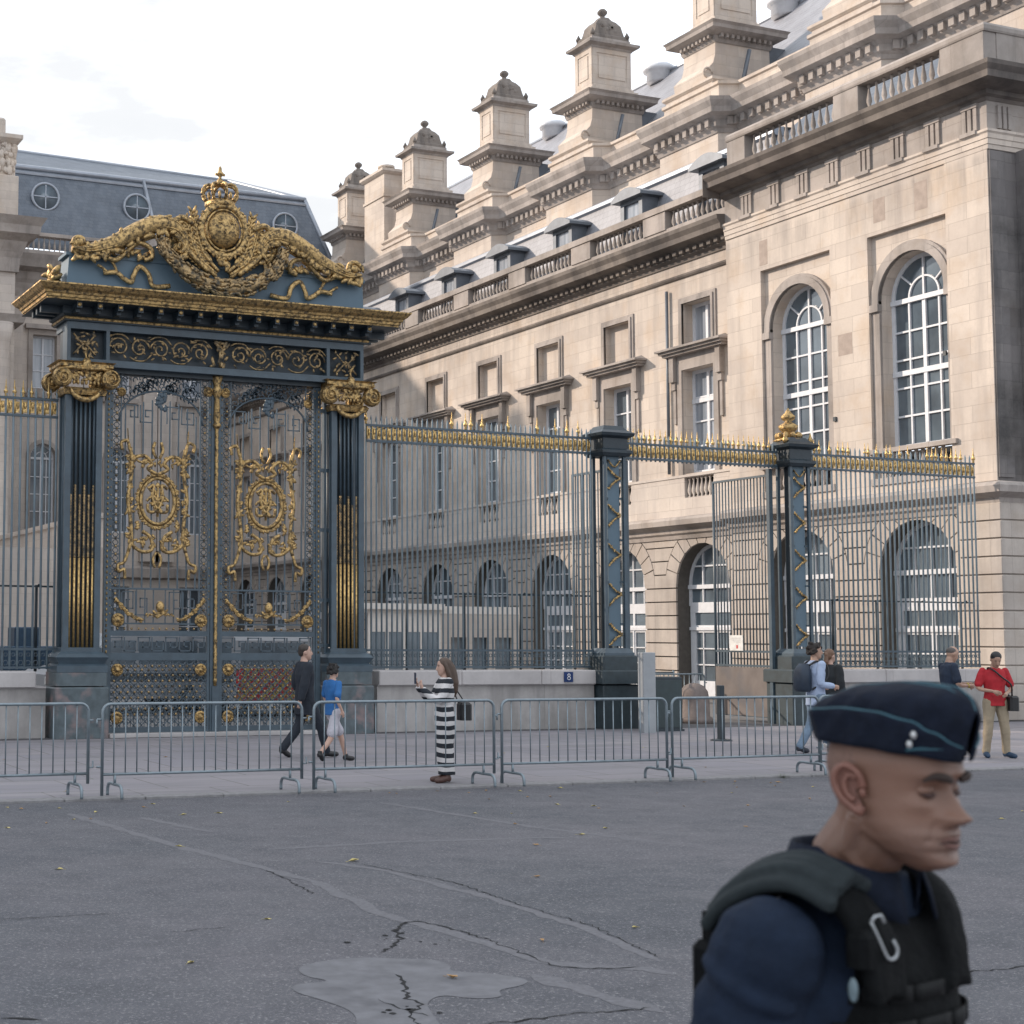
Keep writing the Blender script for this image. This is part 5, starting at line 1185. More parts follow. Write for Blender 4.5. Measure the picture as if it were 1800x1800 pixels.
# ------------------------------------------------------------------ crowd barriers
def barrier(loc, rz, label, L_=2.60, grp='crowd barriers lined up along the kerb'):
    T = thing('crowd_barrier', label, 'barrier', loc, rz, grp)
    a = MB(); h = 1.1; r = .10
    P = [(0, 0, .02), (0, 0, h-r)]+[(r-r*math.cos(t), 0, h-r+r*math.sin(t)) for t in [PI/2*i/5 for i in range(1, 6)]]+[(L_-r+r*math.sin(t), 0, h-r+r*math.cos(t)) for t in [PI/2*i/5 for i in range(6)]]+[(L_, 0, .15)]
    a.tube(P, .0195, 8); a.tube([(0, 0, .27), (L_, 0, .27)], .018, 8)
    a.tube([(-.07, 0, .92), (0, 0, .92)], .012, 6); a.tube([(-.07, 0, .36), (0, 0, .36)], .012, 6); a.tube([(-.07, 0, .92), (-.07, 0, .84)], .012, 6)
    a.tube([(L_, 0, .90), (L_+.06, 0, .90)], .012, 6); a.tube([(L_, 0, .34), (L_+.06, 0, .34), (L_+.06, 0, .42)], .012, 6)
    obj('frame', a, M['galv'], T)
    a = MB(); n = 18
    for i in range(1, n): x = L_*i/n; a.tube([(x, 0, .27), (x, 0, h-.01)], .0085, 6)
    obj('bars', a, M['galv'], T)
    a = MB()
    for x in (.16, L_-.16):
        a = MB(); q = cat_path([(x, -.28, .0), (x, -.27, .10), (x, -.2, .15), (x, 0, .15), (x, .2, .15), (x, .27, .10), (x, .28, .0)], 4); a.tube(q, .019, 8)
        a.tube([(x, 0, .15), (x if x < 1 else x, 0, .27)], .018, 6)
        obj('foot', a, M['galv'], T)
    return T
lab = ['crowd barrier at the left edge of the pavement before the stone wall', 'crowd barrier standing directly in front of the golden gate', 'crowd barrier behind which the woman in the striped dress stands',
       'crowd barrier in front of the plinth wall with the blue number plate', 'crowd barrier in front of the open side gate and stone bollard', 'crowd barrier partly hidden by the beret of the police officer']
b0 = barrier((2.74, 18.12, .003), math.radians(1.2), lab[0])
for i, (x, y, a_) in enumerate([(5.46, 17.99, .3), (8.19, 17.93, .6), (10.91, 17.96, -.2), (13.65, 18.02, 1.3), (16.38, 18.2, 4.0)]):
    copy_thing(b0, (x, y, .003), math.radians(a_), lab[i+1])
bb = copy_thing(b0, (20.9, 29.75, .003), math.radians(1), 'crowd barrier closing the open side gate behind the stone bollard'); del bb['group']
# small street furniture
T = thing('stone_bollard', 'rounded stone bollard standing in the open side gateway', 'bollard', (22.97, 29.5, 0)); a = MB()
a.lathe([(.40, 0), (.40, .12), (.34, .16), (.33, .55), (.30, .72), (.22, .84), (.1, .9), (.01, .91)], (0, 0, 0), 20); obj('stone', a, simple('brown_bollard_stone', (.22, .18, .165), .8, 0, .4, 5, bump=.2), T)
T = thing('black_post', 'slim black post on a round base plate before the side gate', 'post', (19.58, 24.37, 0)); a = MB(); a.lathe([(.2, 0), (.2, .015), (.16, .03), (.03, .035)], (0, 0, 0), 20); obj('base', a, M['iron_dark'], T)
a = MB(); a.bbox(-.055, .055, -.055, .055, .03, 1.04, .01); obj('post', a, M['iron_dark'], T)
T = thing('grey_post', 'tall square light grey metal post beside the flat-capped pier', 'post', (19.70, 26.8, 0)); a = MB(); a.bbox(-.15, .15, -.1, .1, 0, 1.63, .012); obj('post', a, simple('grey_painted_metal', (.32, .34, .36), .55, .1, .15, 4), T)
T = thing('dark_cabinet', 'dark green street cabinet behind the grey post', 'cabinet', (20.45, 27.3, 0)); a = MB(); a.bbox(-.36, .36, -.2, .2, .03, 1.12, .02); a.box(-.38, .38, -.22, .22, 0, .04); obj('housing', a, M['iron_dark'], T)
a = MB(); a.bbox(-.33, .33, -.215, -.2, .08, 1.05, .004); obj('door', a, simple('green_cabinet_paint', (.03, .05, .055), .5), T)
# scanner frames / security rails inside the side gate
T = thing('security_rail', 'low blue-grey security rail with posts inside the side gate', 'railing', (22.3, 31.2, 0)); a = MB()
for x in (20.9, 21.6, 22.3, 23.0, 23.7): a.tube([(x-22.3, 0, 0), (x-22.3, 0, 1.15)], .03, 6)
for z in (1.1, .6, .15): a.tube([(-1.4, 0, z), (1.4, 0, z)], .022, 6)
for i in range(26): a.tube([(-1.35+.108*i, 0, .15), (-1.35+.108*i, 0, 1.1)], .008, 5)
obj('frame', a, M['galv'], T)
# glass guard kiosk in the courtyard
T = thing('guard_kiosk', 'low white-framed glass kiosk with flat roof in the courtyard', 'kiosk', (23.4, 43.2, 0)); a = MB()
wx0, wx1 = 21.0, 23.35
a.box(20.6, 26.3, 42, 44.4, 2.62, 2.84); a.box(20.5, 23.45, 41.8, 42, 2.72, 2.9)
for i in range(5): x = wx0+(wx1-wx0)*i/4; a.box(x-.05, x+.05, 42, 42.1, 0, 2.62)
a.box(wx0, wx1, 42.01, 42.09, .0, .35); a.box(wx0, wx1, 42.01, 42.09, 2.05, 2.62)
obj('frame', a, simple('white_kiosk_frame', (.70, .66, .62), .5, 0, .1), T, True)
a = MB(); a.box(wx0, wx1, 42.04, 42.06, .35, 2.05); obj('pane', a, M['glass'], T, True)
a = MB(); a.plate(rect(23.4, 26.2, 0, 2.62), 42.0, 42.1, holes=[rect(23.75, 24.3, .5, 1.9), rect(24.5, 25.05, .5, 1.9), rect(25.3, 25.9, .5, 1.9)], F=lambda s, d, z: (s, d, z)); obj('side_wall', a, M['stone_pale'], T, True); a = MB(); a.box(26.1, 26.2, 42.1, 44.3, 0, 2.62); obj('side_wall', a, M['stone_pale'], T, True); a = MB(); a.box(20.7, 20.8, 42.1, 44.3, 0, 2.62)
obj('wall', a, simple('grey_kiosk_panel', (.27, .26, .27), .6, 0, .15), T, True)
a = MB(); a.box(23.6, 26.0, 42.2, 42.22, .4, 2.0); obj('pane', a, M['glass'], T, True)
# parked police vehicles glimpsed through the gate
def van(loc, rz, label, chevron):
    T = thing('parked_van', label, 'van', loc, rz)
    W_, Ln, Hh = .95, 4.6, 1.95
    P = [(-2.3, .35), (-2.3, .95), (-2.15, 1.05), (-1.35, 1.2), (-.75, 1.88), (-.5, 1.95), (2.2, 1.95), (2.3, 1.8), (2.3, .35)]
    a = MB(); a.plate(P, -W_, W_, F=lambda s, d, z: (s, d, z)); obj('body', a, simple('van_white_paint', (.27, .28, .30), .35, 0, .05), T)
    a = MB()
    for d in (-1, 1): a.plate([(-1.2, 1.2), (-.72, 1.78), (-.1, 1.78), (-.1, 1.2)], d*(W_+.004), d*W_, F=lambda s, q, z: (s, q, z)); a.plate(rect(.0, 2.1, 1.2, 1.75), d*(W_+.004), d*W_, F=lambda s, q, z: (s, q, z))
    a.add([(-1.345, -.85, 1.215), (-1.345, .85, 1.215), (-.77, .8, 1.87), (-.77, -.8, 1.87)], [(0, 1, 2, 3)]); a.box(2.3, 2.304, -.8, .8, 1.2, 1.75)
    obj('window', a, M['glass'], T)
    a = MB()
    for d in (-1, 1): a.plate(rect(-2.1, 2.2, .78, .98), d*(W_+.003), d*W_, F=lambda s, q, z: (s, q, z))
    obj('side_stripe', a, simple('grey_side_trim', (.06, .07, .08), .4), T)
    for sx in (-1.45, 1.45):
        for d in (-1, 1):
            w = MB(); w.lathe([(.1, 0), (.3, 0), (.34, .03), (.34, .17), (.3, .2), (.1, .2)], (0, 0, 0), 18, F=lambda p, q, r: (sx+p, d*(W_-.1)+r*d*.9-.0, .34+q)); o = obj('wheel', w, M['iron_dark'], T)
            h = MB(); h.lathe([(.2, 0), (.17, .02), (.02, .03)], (0, 0, 0), 14, F=lambda p, q, r: (sx+p, d*(W_+.08)+r*d, .34+q)); obj('rim', h, M['galv'], o)
    for d in (-1, 1):
        a = MB(); a.bbox(-2.33, -2.25, d*.7-.14, d*.7+.14, .72, .9, .02); obj('headlight', a, simple('headlight_lens', (.7, .7, .68), .15), T)
        a = MB(); a.bbox(2.28, 2.33, d*.84-.07, d*.84+.07, .8, 1.1, .02); obj('tail_light', a, simple('tail_light_lens', (.5, .02, .02), .2), T)
    if chevron:
        a = MB(); b = MB()
        for i in range(-6, 8):
            for j, mb in ((0, a), (1, b)):
                y0 = (i*2+j)*.13; q = []
                for (yy, zz) in ((y0, .4), (y0+.13, .4), (y0+.13+.75, 1.15), (y0+.75, 1.15)): q.append((max(-.92, min(.92, yy)), zz))
                if q[1][0]-q[0][0] > .01 or q[2][0]-q[3][0] > .01: mb.add([(2.309, y_, z_) for y_, z_ in q], [(0, 1, 2, 3)])
        obj('red_chevrons', a, simple('red_reflective', (.30, .02, .02), .5), T); obj('yellow_chevrons', b, simple('yellow_reflective', (.32, .24, .05), .5), T)
    return T
van((11.9, 37.6, 0), math.radians(8), 'grey van parked behind the left gate leaf', False)
van((14.45, 36.4, 0), math.radians(-89), 'grey van with red and yellow rear chevrons behind the right gate leaf', True)
T = thing('site_container', 'dark blue box container behind the left railing', 'container', (10.2, 40.5, 0)); a = MB(); a.bbox(-.75, .75, -.5, .5, 0, 1.6, .03); a.bbox(-.45, .25, -.4, .4, 1.6, 2.1, .03); obj('body', a, simple('dark_blue_paint', (.015, .045, .085), .5), T)
# fallen leaves
M['leaf_y'] = simple('dry_yellow_leaf', (.62, .52, .20), .7, 0, .4, 40); M['leaf_o'] = simple('dry_brown_leaf', (.50, .30, .13), .7, 0, .4, 40)
def leaf_mb(R):
    m_ = MB(); L_ = 1.0; n = 7
    vs = [(0, 0, .06)]
    rim = [(-.9, .0), (-.45, .34), (-.05, .42), (.35, .3), (.8, .06), (.35, -.26), (-.05, -.4), (-.5, -.3)]
    vs += [(x*R.uniform(.85, 1.1), y*R.uniform(.8, 1.1), R.uniform(.1, .4)) for x, y in rim]
    m_.add(vs, [(0, 1+i, 1+(i+1) % 8) for i in range(8)]); m_.tube([(.75, 0, .1), (1.25, .1, .05)], .03, 4); return m_
R = random.Random(77)
spots = [(6.09,12.5),(4.58,8.1),(3.54,12.86),(4.26,16.0),(4.75,17.3),(5.9,17.4),(8.2,12.9),(10.4,15.9),(9.0,15.4),(8.9,14.4),(4.8,16.2),(6.3,16.3),(12.5,15.1),(11.7,12.9),(3.3,9.0)]
spots += [(R.uniform(3, 17), 17.95-abs(R.gauss(0, 1.3))-.1) for _ in range(32)]+[(R.uniform(9, 16), R.uniform(13, 17.8)) for _ in range(18)]+[(R.uniform(2.5, 9), R.uniform(7, 14)) for _ in range(6)]+[(R.uniform(3, 19), R.uniform(18.3, 24)) for _ in range(14)]
src = []
for k in range(4):
    o = obj('fallen_leaf', leaf_mb(R), M['leaf_y'] if k % 2 == 0 else M['leaf_o']); tag(o, 'small dry curled leaf lying on the asphalt or pavement', 'leaf', 'fallen leaves scattered on the ground'); src.append(o)
for i, (x, y) in enumerate(spots):
    o = src[i] if i < 4 else src[R.randrange(4)].copy()
    if i >= 4: COL.objects.link(o)
    s_ = R.uniform(.024, .050)*(1.5 if i < 3 else 1); o.location = (x, y, (-.029 if y < 17.95 else .003)); o.rotation_euler = (0, 0, R.uniform(0, 6.28)); o.scale = (s_, s_, s_)
a = MB()
for i in range(60):
    t = R.uniform(0, 6.28); r = R.uniform(0, .09); l_ = R.uniform(.04, .11); b_ = (r*math.cos(t), r*math.sin(t), 0); e_ = (b_[0]*2.0, b_[1]*2.0, l_)
    a.add([b_, (b_[0]+.008, b_[1]+.008, 0), e_], [(0, 1, 2)])
o = obj('weed_tuft', a, simple('green_weed', (.10, .16, .03), .7)); o.location = (15.48, 17.93, -.03); tag(o, 'small green weed growing at the kerb edge', 'weed')
# ------------------------------------------------------------------ people
M['skin'] = simple('skin', (.42, .26, .19), .5, 0, .15, 20); M['skin2'] = simple('light_skin', (.50, .32, .25), .5, 0, .15, 20)
def cloth(name, c, var=.3, rough=.85): return simple(name, c, rough, 0, var, 7, bump=.25)
def remesh(o, vox, sm=6):
    r = o.modifiers.new('r', 'REMESH'); r.mode = 'VOXEL'; r.voxel_size = vox; r.use_smooth_shade = True
    s = o.modifiers.new('s', 'SMOOTH'); s.factor = .5; s.iterations = sm
    return o
TX = bpy.data.textures.new('cloth_folds', 'CLOUDS'); TX.noise_scale = .13; TX.noise_depth = 2
TX2 = bpy.data.textures.new('fine_folds', 'CLOUDS'); TX2.noise_scale = .06; TX2.noise_depth = 2
def folds(o, st=.02, tx=None):
    d = o.modifiers.new('d', 'DISPLACE'); d.texture = tx or TX; d.strength = st; d.mid_level = .5; d.texture_coords = 'GLOBAL'
    return o
def loft(mb, rings, n=16, mi=0, rot=0, pw=2.0):      # rings: (x,y,z,rx,ry)
    vs = []
    for (x, y, z, rx, ry) in rings:
        for j in range(n):
            t = 2*PI*j/n; c, s = math.cos(t), math.sin(t)
            c = math.copysign(abs(c)**(2/pw), c); s = math.copysign(abs(s)**(2/pw), s)
            px, py = c*rx, s*ry
            vs.append((x+px*math.cos(rot)-py*math.sin(rot), y+px*math.sin(rot)+py*math.cos(rot), z))
    k = len(rings); fs = [(i*n+j, i*n+(j+1) % n, (i+1)*n+(j+1) % n, (i+1)*n+j) for i in range(k-1) for j in range(n)]
    fs += [tuple(range(n-1, -1, -1)), tuple(range((k-1)*n, k*n))]
    mb.add(vs, fs, mi, True)
def limb(mb, pts, rads, n=10, k=5):
    P = cat_path(pts, k); Rr = []
    m_ = len(pts)
    for i in range(len(P)):
        t = i/k; a = min(int(t), m_-2); f = t-a; f = f*f*(3-2*f); Rr.append(rads[a]*(1-f)+rads[a+1]*f)
    mb.tube(P, Rr, n); mb.ell(P[0], (Rr[0],)*3, 10, 7); mb.ell(P[-1], (Rr[-1],)*3, 10, 7)
def hand(mb, w, d, up, s=1.0, curl=.5, side=1):
    """palm + four fingers + thumb starting at wrist w, pointing along d, 'up' = back of hand normal"""
    d = Vector(d).normalized(); up = Vector(up); up = (up-d*up.dot(d)).normalized(); lat = d.cross(up)*side; w = Vector(w)
    mb.tube([w, w+d*.03*s, w+d*.085*s], [.024*s, .034*s, .036*s], 8, flat=.6)
    for i, (o, l) in enumerate(((-.027, .068), (-.009, .078), (.009, .074), (.026, .058))):
        p = w+d*.082*s+lat*o*s; q = p+(d*.5-up*curl*.25)*l*s; r = q+(d*.35-up*curl*.8)*l*.55*s
        mb.tube([p-d*.02*s, p, q, r], [.0095*s, .0095*s, .0085*s, .006*s], 6)
    p = w+d*.02*s-lat*.02*s; mb.tube([p, p-lat*.028*s+d*.03*s-up*.01*s, p-lat*.036*s+d*.062*s-up*.022*s], [.012*s, .011*s, .008*s], 6)
def head(mb, c, R_, s=1.0):
    def f(d):
        k = 1.0
        if d.z < 0: k -= .18*abs(d.z)*abs(d.x)
        return k
    A = lambda v: Vector(c)+(R_ @ Vector(v))*s
    Ms = R_
    mb.ell(A((0, .01, .015)), (.076*s, .094*s, .105*s), 18, 12, 0, None if R_ is None else R_.to_3x3() if hasattr(R_, 'to_3x3') else R_)
    rings = [(0, -.055, -.122, .012, .014), (0, -.052, -.115, .030, .034), (0, -.04, -.09, .050, .052), (0, -.025, -.05, .063, .070), (0, -.012, 0, .068, .082), (0, 0, .05, .07, .085), (0, 0, .09, .05, .07)]
    t = MB(); loft(t, rings); t.v = [tuple(A(v)) for v in t.v]; mb.join(t)
    t = MB(); t.tube([(0, -.088, .02), (0, -.104, -.012), (0, -.112, -.03), (0, -.09, -.038)], [.008, .011, .014, .008], 7); t.v = [tuple(A(v)) for v in t.v]; mb.join(t)
    for sx in (-1, 1): t = MB(); t.ell((sx*.076, .012, -.008), (.011, .02, .032), 8, 6); t.v = [tuple(A(v)) for v in t.v]; mb.join(t)
    t = MB(); t.tube([(0, .015, -.06), (0, .03, -.15)], [.05, .052], 10); 
    return A
def person(label, loc, rz, H, J, skin='skin', hairf=None, hair_mat=None, tops=(), legs=None, shoes=None, neck=True, group=None, hands=(.4, .4)):
    """J: joints in metres for a 1.75 m body facing -Y; returns root"""
    s = H/1.75; T = thing('person', label, 'person', loc, rz, group)
    V = lambda p: tuple(q*s for q in p)
    b = MB()
    HR = Matrix.Rotation(J.get('yaw', 0), 3, 'Z') @ Matrix.Rotation(J.get('pitch', 0), 3, 'X')
    A = head(b, V(J['head']), HR, s)
    b.tube([A((0, .012, -.05)), A((0, .02, -.09)), V(J['neck'])], [.052*s, .05*s, .062*s], 10)
    ch, pe = Vector(J['chest']), Vector(J['pelvis']); nk = Vector(J['neck'])
    tr = J.get('twist', 0)
    torso = [(*(pe+Vector((0, 0, -.08))), .10, .09), (*pe, .155, .105), (*pe.lerp(ch, .4), .135, .095), (*pe.lerp(ch, .75), .155, .108), (*ch, .172, .112), (*(ch+Vector((0, 0, .09))), .168, .098), (*(nk+Vector((0, .0, -.02))), .085, .07), (*(nk+Vector((0, 0, .02))), .055, .055)]
    t = MB(); loft(t, torso, rot=0)
    t.v = [V(p) for p in t.v]; b.join(t)
    for sd, c in (('L', hands[0]), ('R', hands[1])):
        sh, el, wr = V(J['sh'+sd]), V(J['el'+sd]), V(J['wr'+sd])
        limb(b, [sh, el, wr], [.042*s, .038*s, .026*s])
        d = J.get('hd'+sd) or (Vector(J['wr'+sd])-Vector(J['el'+sd])); up = J.get('hu'+sd) or ((1 if sd == 'L' else -1), 0, 0)
        hand(b, wr, d, up, s*1.05, c*1.6, 1 if sd == 'L' else -1)
        hp, kn, an = V(J['hp'+sd]), V(J['kn'+sd]), V(J['an'+sd])
        limb(b, [hp, kn, an], [.086*s, .056*s, .038*s]); toe = Vector(J['to'+sd])*s
        b.tube([an, Vector(an).lerp(toe, .5)+Vector((0, 0, -.02*s)), toe], [.036*s, .036*s, .025*s], 8)
    body = obj('body', b, M[skin], T); remesh(body, .009, 4)
    # face details
    e = MB()
    for sx in (-1, 1): e.ell(A((sx*.03, -.077, .012)), (.011*s, .007*s, .006*s), 8, 5)
    e.tube([A((-.022, -.088, -.062)), A((0, -.094, -.060)), A((.022, -.088, -.062))], .0035*s, 5)
    for sx in (-1, 1): e.tube([A((sx*.046, -.072, .03)), A((sx*.03, -.084, .035)), A((sx*.014, -.085, .032))], .004*s, 5)
    obj('face', e, M['facedark'], body)
    if hairf:
        h = MB(); hairf(h, A, s); o = obj('hair', h, hair_mat, body); remesh(o, .008, 2)
    # garments
    for nm, mat, kind in tops:
        g = MB(); ex = {'tee': .014, 'jacket': .03, 'dress': .022, 'shirt': .018}[kind]
        lo_ = {'tee': -.12, 'jacket': -.30, 'dress': -.0, 'shirt': -.2}[kind]
        rg = [(*(pe+Vector((0, 0, lo_))), .165+ex, .125+ex)] if kind != 'dress' else []
        if kind == 'dress': rg = [(J['anL'][0]*.5+J['anR'][0]*.5, J['anL'][1]*.5+J['anR'][1]*.5, .11, .135, .12), (0, 0, .5, .145, .125), (0, .01, .84, .185, .145)]
        rg += [(*pe, .16+ex, .112+ex), (*pe.lerp(ch, .4), .142+ex*(1.2 if kind != 'dress' else .5), .105+ex), (*pe.lerp(ch, .75), .158+ex, .112+ex), (*ch, .176+ex, .116+ex), (*(ch+Vector((0, 0, .09))), .172+ex*.7, .100+ex*.8), (*(ch+Vector((0, .0, .145))), .150+ex*.6, .092+ex*.5), (*(nk+Vector((0, .0, -.025))), .105+ex*.3, .078+ex*.3), (*(nk+Vector((0, 0, .005))), .068, .066)]
        t = MB(); loft(t, rg, 18); t.v = [V(p) for p in t.v]; g.join(t)
        for sd in 'LR':
            sh, el, wr = Vector(J['sh'+sd]), Vector(J['el'+sd]), Vector(J['wr'+sd])
            if kind == 'tee': end = sh.lerp(el, .78); limb(g, [V(sh), V(sh.lerp(el, .5)), V(end)], [(.044+ex)*s, (.050+ex)*s, (.055+ex)*s])
            else: end = el.lerp(wr, .93); limb(g, [V(sh), V(el), V(end)], [(.047+ex)*s, (.043+ex)*s, (.034+ex*.8)*s])
        o = obj(nm, g, mat, T); remesh(o, .010, 3); folds(o, .022 if kind != 'dress' else .016)
    if legs:
        nm, mat, kind = legs; g = MB()
        t = MB(); loft(t, [(*(pe+Vector((0, 0, -.12))), .13, .115), (*(pe+Vector((0, 0, -.02))), .168, .122), (*(pe+Vector((0, 0, .08))), .155, .115)], 16); t.v = [V(p) for p in t.v]; g.join(t)
        for sd in 'LR':
            hp, kn, an = Vector(J['hp'+sd]), Vector(J['kn'+sd]), Vector(J['an'+sd])
            if kind == 'shorts': limb(g, [V(hp), V(hp.lerp(kn, .5)), V(hp.lerp(kn, .88))], [.105*s, .095*s, .10*s])
            else: limb(g, [V(hp), V(kn), V(kn.lerp(an, .96))], [.104*s, .076*s, .062*s])
        o = obj(nm, g, mat, T); remesh(o, .010, 3); folds(o, .022)
    if shoes:
        for sd in 'LR':
            g = MB(); an, to = Vector(J['an'+sd])*s, Vector(J['to'+sd])*s; d = (to-an); d.z = 0; d = d.normalized() if d.length > .01 else Vector((0, -1, 0))
            hl = an-d*.045*s+Vector((0, 0, -.035*s)); g.tube([hl, an+Vector((0, 0, -.02*s))+d*.01, an.lerp(to, .55)+Vector((0, 0, -.012*s)), to, to+d*.03*s], [.040*s, .048*s, .046*s, .040*s, .022*s], 10)
            g.tube([an+Vector((0, 0, .05*s)), an+Vector((0, 0, -.02*s))], [.044*s, .046*s], 9)
            o = obj('shoe', g, shoes, T); remesh(o, .009, 3)
    return T
M['facedark'] = simple('dark_face_detail', (.06, .03, .025), .6)  # dark colour of eyes, brows, lashes, mouth and nostrils
def std(): return dict(head=(0, -.01, 1.62), neck=(0, .01, 1.47), chest=(0, .0, 1.27), pelvis=(0, 0, .96), shL=(.185, .01, 1.405), shR=(-.185, .01, 1.405), elL=(.24, .03, 1.12), elR=(-.24, .03, 1.12), wrL=(.25, -.05, .88), wrR=(-.25, -.05, .88),
    hpL=(.09, 0, .90), hpR=(-.09, 0, .90), knL=(.10, -.02, .49), knR=(-.10, -.02, .49), anL=(.10, .02, .085), anR=(-.10, .02, .085), toL=(.12, -.15, .035), toR=(-.12, -.15, .035))
def short_hair(h, A, s):
    h.ell(A((0, .022, .045)), (.083*s, .096*s, .088*s), 16, 10)
    h.ell(A((0, .06, .0)), (.074*s, .055*s, .075*s), 12, 8)
def curly(h, A, s):
    R = random.Random(4); short_hair(h, A, s)
    for _ in range(70):
        t, z = R.uniform(0, 2*PI), R.uniform(-.05, .13); 
        if math.sin(t) < -.3 and z < .06: continue
        r = .092 if z < .08 else .065; h.ell(A((r*math.cos(t), .018+r*1.1*math.sin(t), z)), (.026*s,)*3, 6, 5)
def long_hair(h, A, s):
    short_hair(h, A, s)
    h.tube([A((0, .05, .06)), A((0, .085, -.02)), A((.0, .10, -.12)), A((0, .10, -.24)), A((0, .095, -.36)), A((0, .09, -.44))], [.07*s, .082*s, .088*s, .09*s, .07*s, .03*s], 12)
    for sx in (-1, 1): h.tube([A((sx*.05, .0, .09)), A((sx*.078, .01, .02)), A((sx*.085, .03, -.08)), A((sx*.08, .05, -.2))], [.025*s, .028*s, .034*s, .03*s], 8)
# man in the dark suit
J = std(); J.update(anL=(.07, .34, .13), knL=(.08, .06, .50), toL=(.07, .22, .03), anR=(-.09, -.33, .085), knR=(-.09, -.22, .50), toR=(-.09, -.50, .05), elR=(-.23, .10, 1.13), wrR=(-.24, .16, .90), elL=(.23, .06, 1.13), wrL=(.25, -.12, .93), yaw=-.25)
suit = cloth('navy_suit_wool', (.016, .022, .034)); black = simple('black_leather', (.014, .014, .016), .4)
person('man in dark suit striding past the golden gate behind the barriers', (10.30, 22.9, 0), math.radians(88), 1.80, J, 'skin2', short_hair, simple('dark_brown_hair', (.035, .025, .02), .5), [('suit_jacket', suit, 'jacket')], ('suit_trousers', suit, 'long'), black)
# boy
J = std(); J.update(anL=(.08, -.36, .085), knL=(.08, -.22, .50), toL=(.08, -.53, .04), anR=(-.08, .36, .17), knR=(-.08, .10, .47), toR=(-.08, .30, .06), elR=(-.26, .12, 1.14), wrR=(-.27, .02, .93), elL=(.26, -.02, 1.14), wrL=(.27, -.14, .96), yaw=.15)
person('boy in blue T-shirt and pale shorts with curly dark hair walking beside the suited man', (10.35, 21.95, 0), math.radians(104), 1.50, J, 'skin2', curly, simple('black_curly_hair', (.012, .010, .010), .7), [('t_shirt', cloth('royal_blue_cotton', (.022, .13, .36)), 'tee')], ('shorts', cloth('pale_cotton_shorts', (.48, .47, .52), .15), 'shorts'), black)
# woman in striped dress, holding up a phone
N = NT('striped_knit'); sp = N.n('ShaderNodeSeparateXYZ'); N.l(N.tc.outputs['Object'], sp.inputs[0])
w = N.math('SINE', N.math('MULTIPLY', N.math('ADD', sp.outputs[2], N.math('MULTIPLY', N.noise(3, 2), .07)), 2*PI/.122)); c = N.mix((.60, .58, .58), (.014, .018, .026), N.ramp(N.math('ADD', N.math('MULTIPLY', w, .5), .5), [(.47, 0.), (.53, 1.)])); M['stripe'] = N.set(c, .85)
J = std(); J.update(elL=(.20, -.14, 1.16), wrL=(.10, -.34, 1.30), elR=(-.20, -.14, 1.16), wrR=(-.06, -.36, 1.33), anL=(.07, .02, .085), anR=(-.07, .04, .085), knL=(.08, -.03, .5), knR=(-.08, -.02, .5), pitch=.12, hdL=(-.1, -.2, .6), hdR=(.1, -.25, .6), huL=(.3, -1, 0), huR=(-.3, -1, 0))
wz = math.radians(-103)
person('woman with long brown hair in black and white striped dress raising a phone', (10.36, 18.5, .0), wz, 1.65, J, 'skin2', long_hair, simple('long_brown_hair', (.075, .045, .03), .5), [('dress', M['stripe'], 'dress')], None, simple('brown_sandal', (.10, .05, .04), .5))
wp = lambda x, y, z: (10.36+x*math.cos(wz)-y*math.sin(wz), 18.5+x*math.sin(wz)+y*math.cos(wz), z)
T = thing('phone', 'dark smartphone held up by the woman in the striped dress', 'phone', wp(.02, -.405, 1.375), wz); a = MB(); a.bbox(-.038, .038, -.005, .005, -.075, .075, .004); o = obj('case', a, simple('phone_case', (.02, .03, .06), .3), T); a = MB(); a.box(-.034, .034, .0052, .006, -.07, .07); obj('screen', a, M['glass'], T)
T = thing('handbag', 'black handbag hanging at the hip of the woman in the striped dress', 'handbag', wp(-.0, .27, .98), wz); a = MB(); a.bbox(-.10, .10, -.08, .085, -.16, .08, .03); obj('bag', a, black, T); a = MB(); a.tube(cat_path([(-.06, -.06, .07), (-.08, -.15, .3), (-.06, -.2, .43), (.0, -.14, .3), (.05, .0, .07)]), .009, 6); obj('strap', a, black, T)
# young man with backpack
J = std(); J.update(anL=(.08, .26, .10), knL=(.08, .04, .49), toL=(.08, .12, .035), anR=(-.09, -.22, .085), knR=(-.09, -.16, .5), toR=(-.09, -.38, .05), elR=(-.23, .06, 1.12), wrR=(-.20, -.18, 1.07), elL=(.22, .03, 1.12), wrL=(.18, -.2, 1.06), yaw=-.55, pitch=.05)
person('young man with curly hair in light blue shirt and jeans wearing a backpack', (19.05, 21.25, 0), math.radians(82), 1.86, J, 'skin', curly, simple('dark_curly_hair', (.018, .012, .010), .7), [('shirt', cloth('light_blue_cotton', (.36, .44, .60), .12), 'shirt')], ('jeans', cloth('washed_denim', (.17, .24, .33), .3), 'long'), simple('dark_trainer', (.03, .035, .05), .6))
bz = math.radians(82); bp = lambda x, y, z: (19.05+x*math.cos(bz)-y*math.sin(bz), 21.25+x*math.sin(bz)+y*math.cos(bz), z)
T = thing('backpack', 'dark blue backpack on the back of the man in the light blue shirt', 'backpack', bp(0, .24, 1.28), bz); a = MB(); loft(a, [(0, .0, -.24, .12, .09), (0, .01, -.2, .155, .115), (0, .01, 0, .16, .12), (0, .0, .14, .145, .10), (0, -.02, .23, .09, .06)], 16, pw=3); obj('bag', a, cloth('navy_nylon', (.02, .035, .06), .3, .6), T)
a = MB()
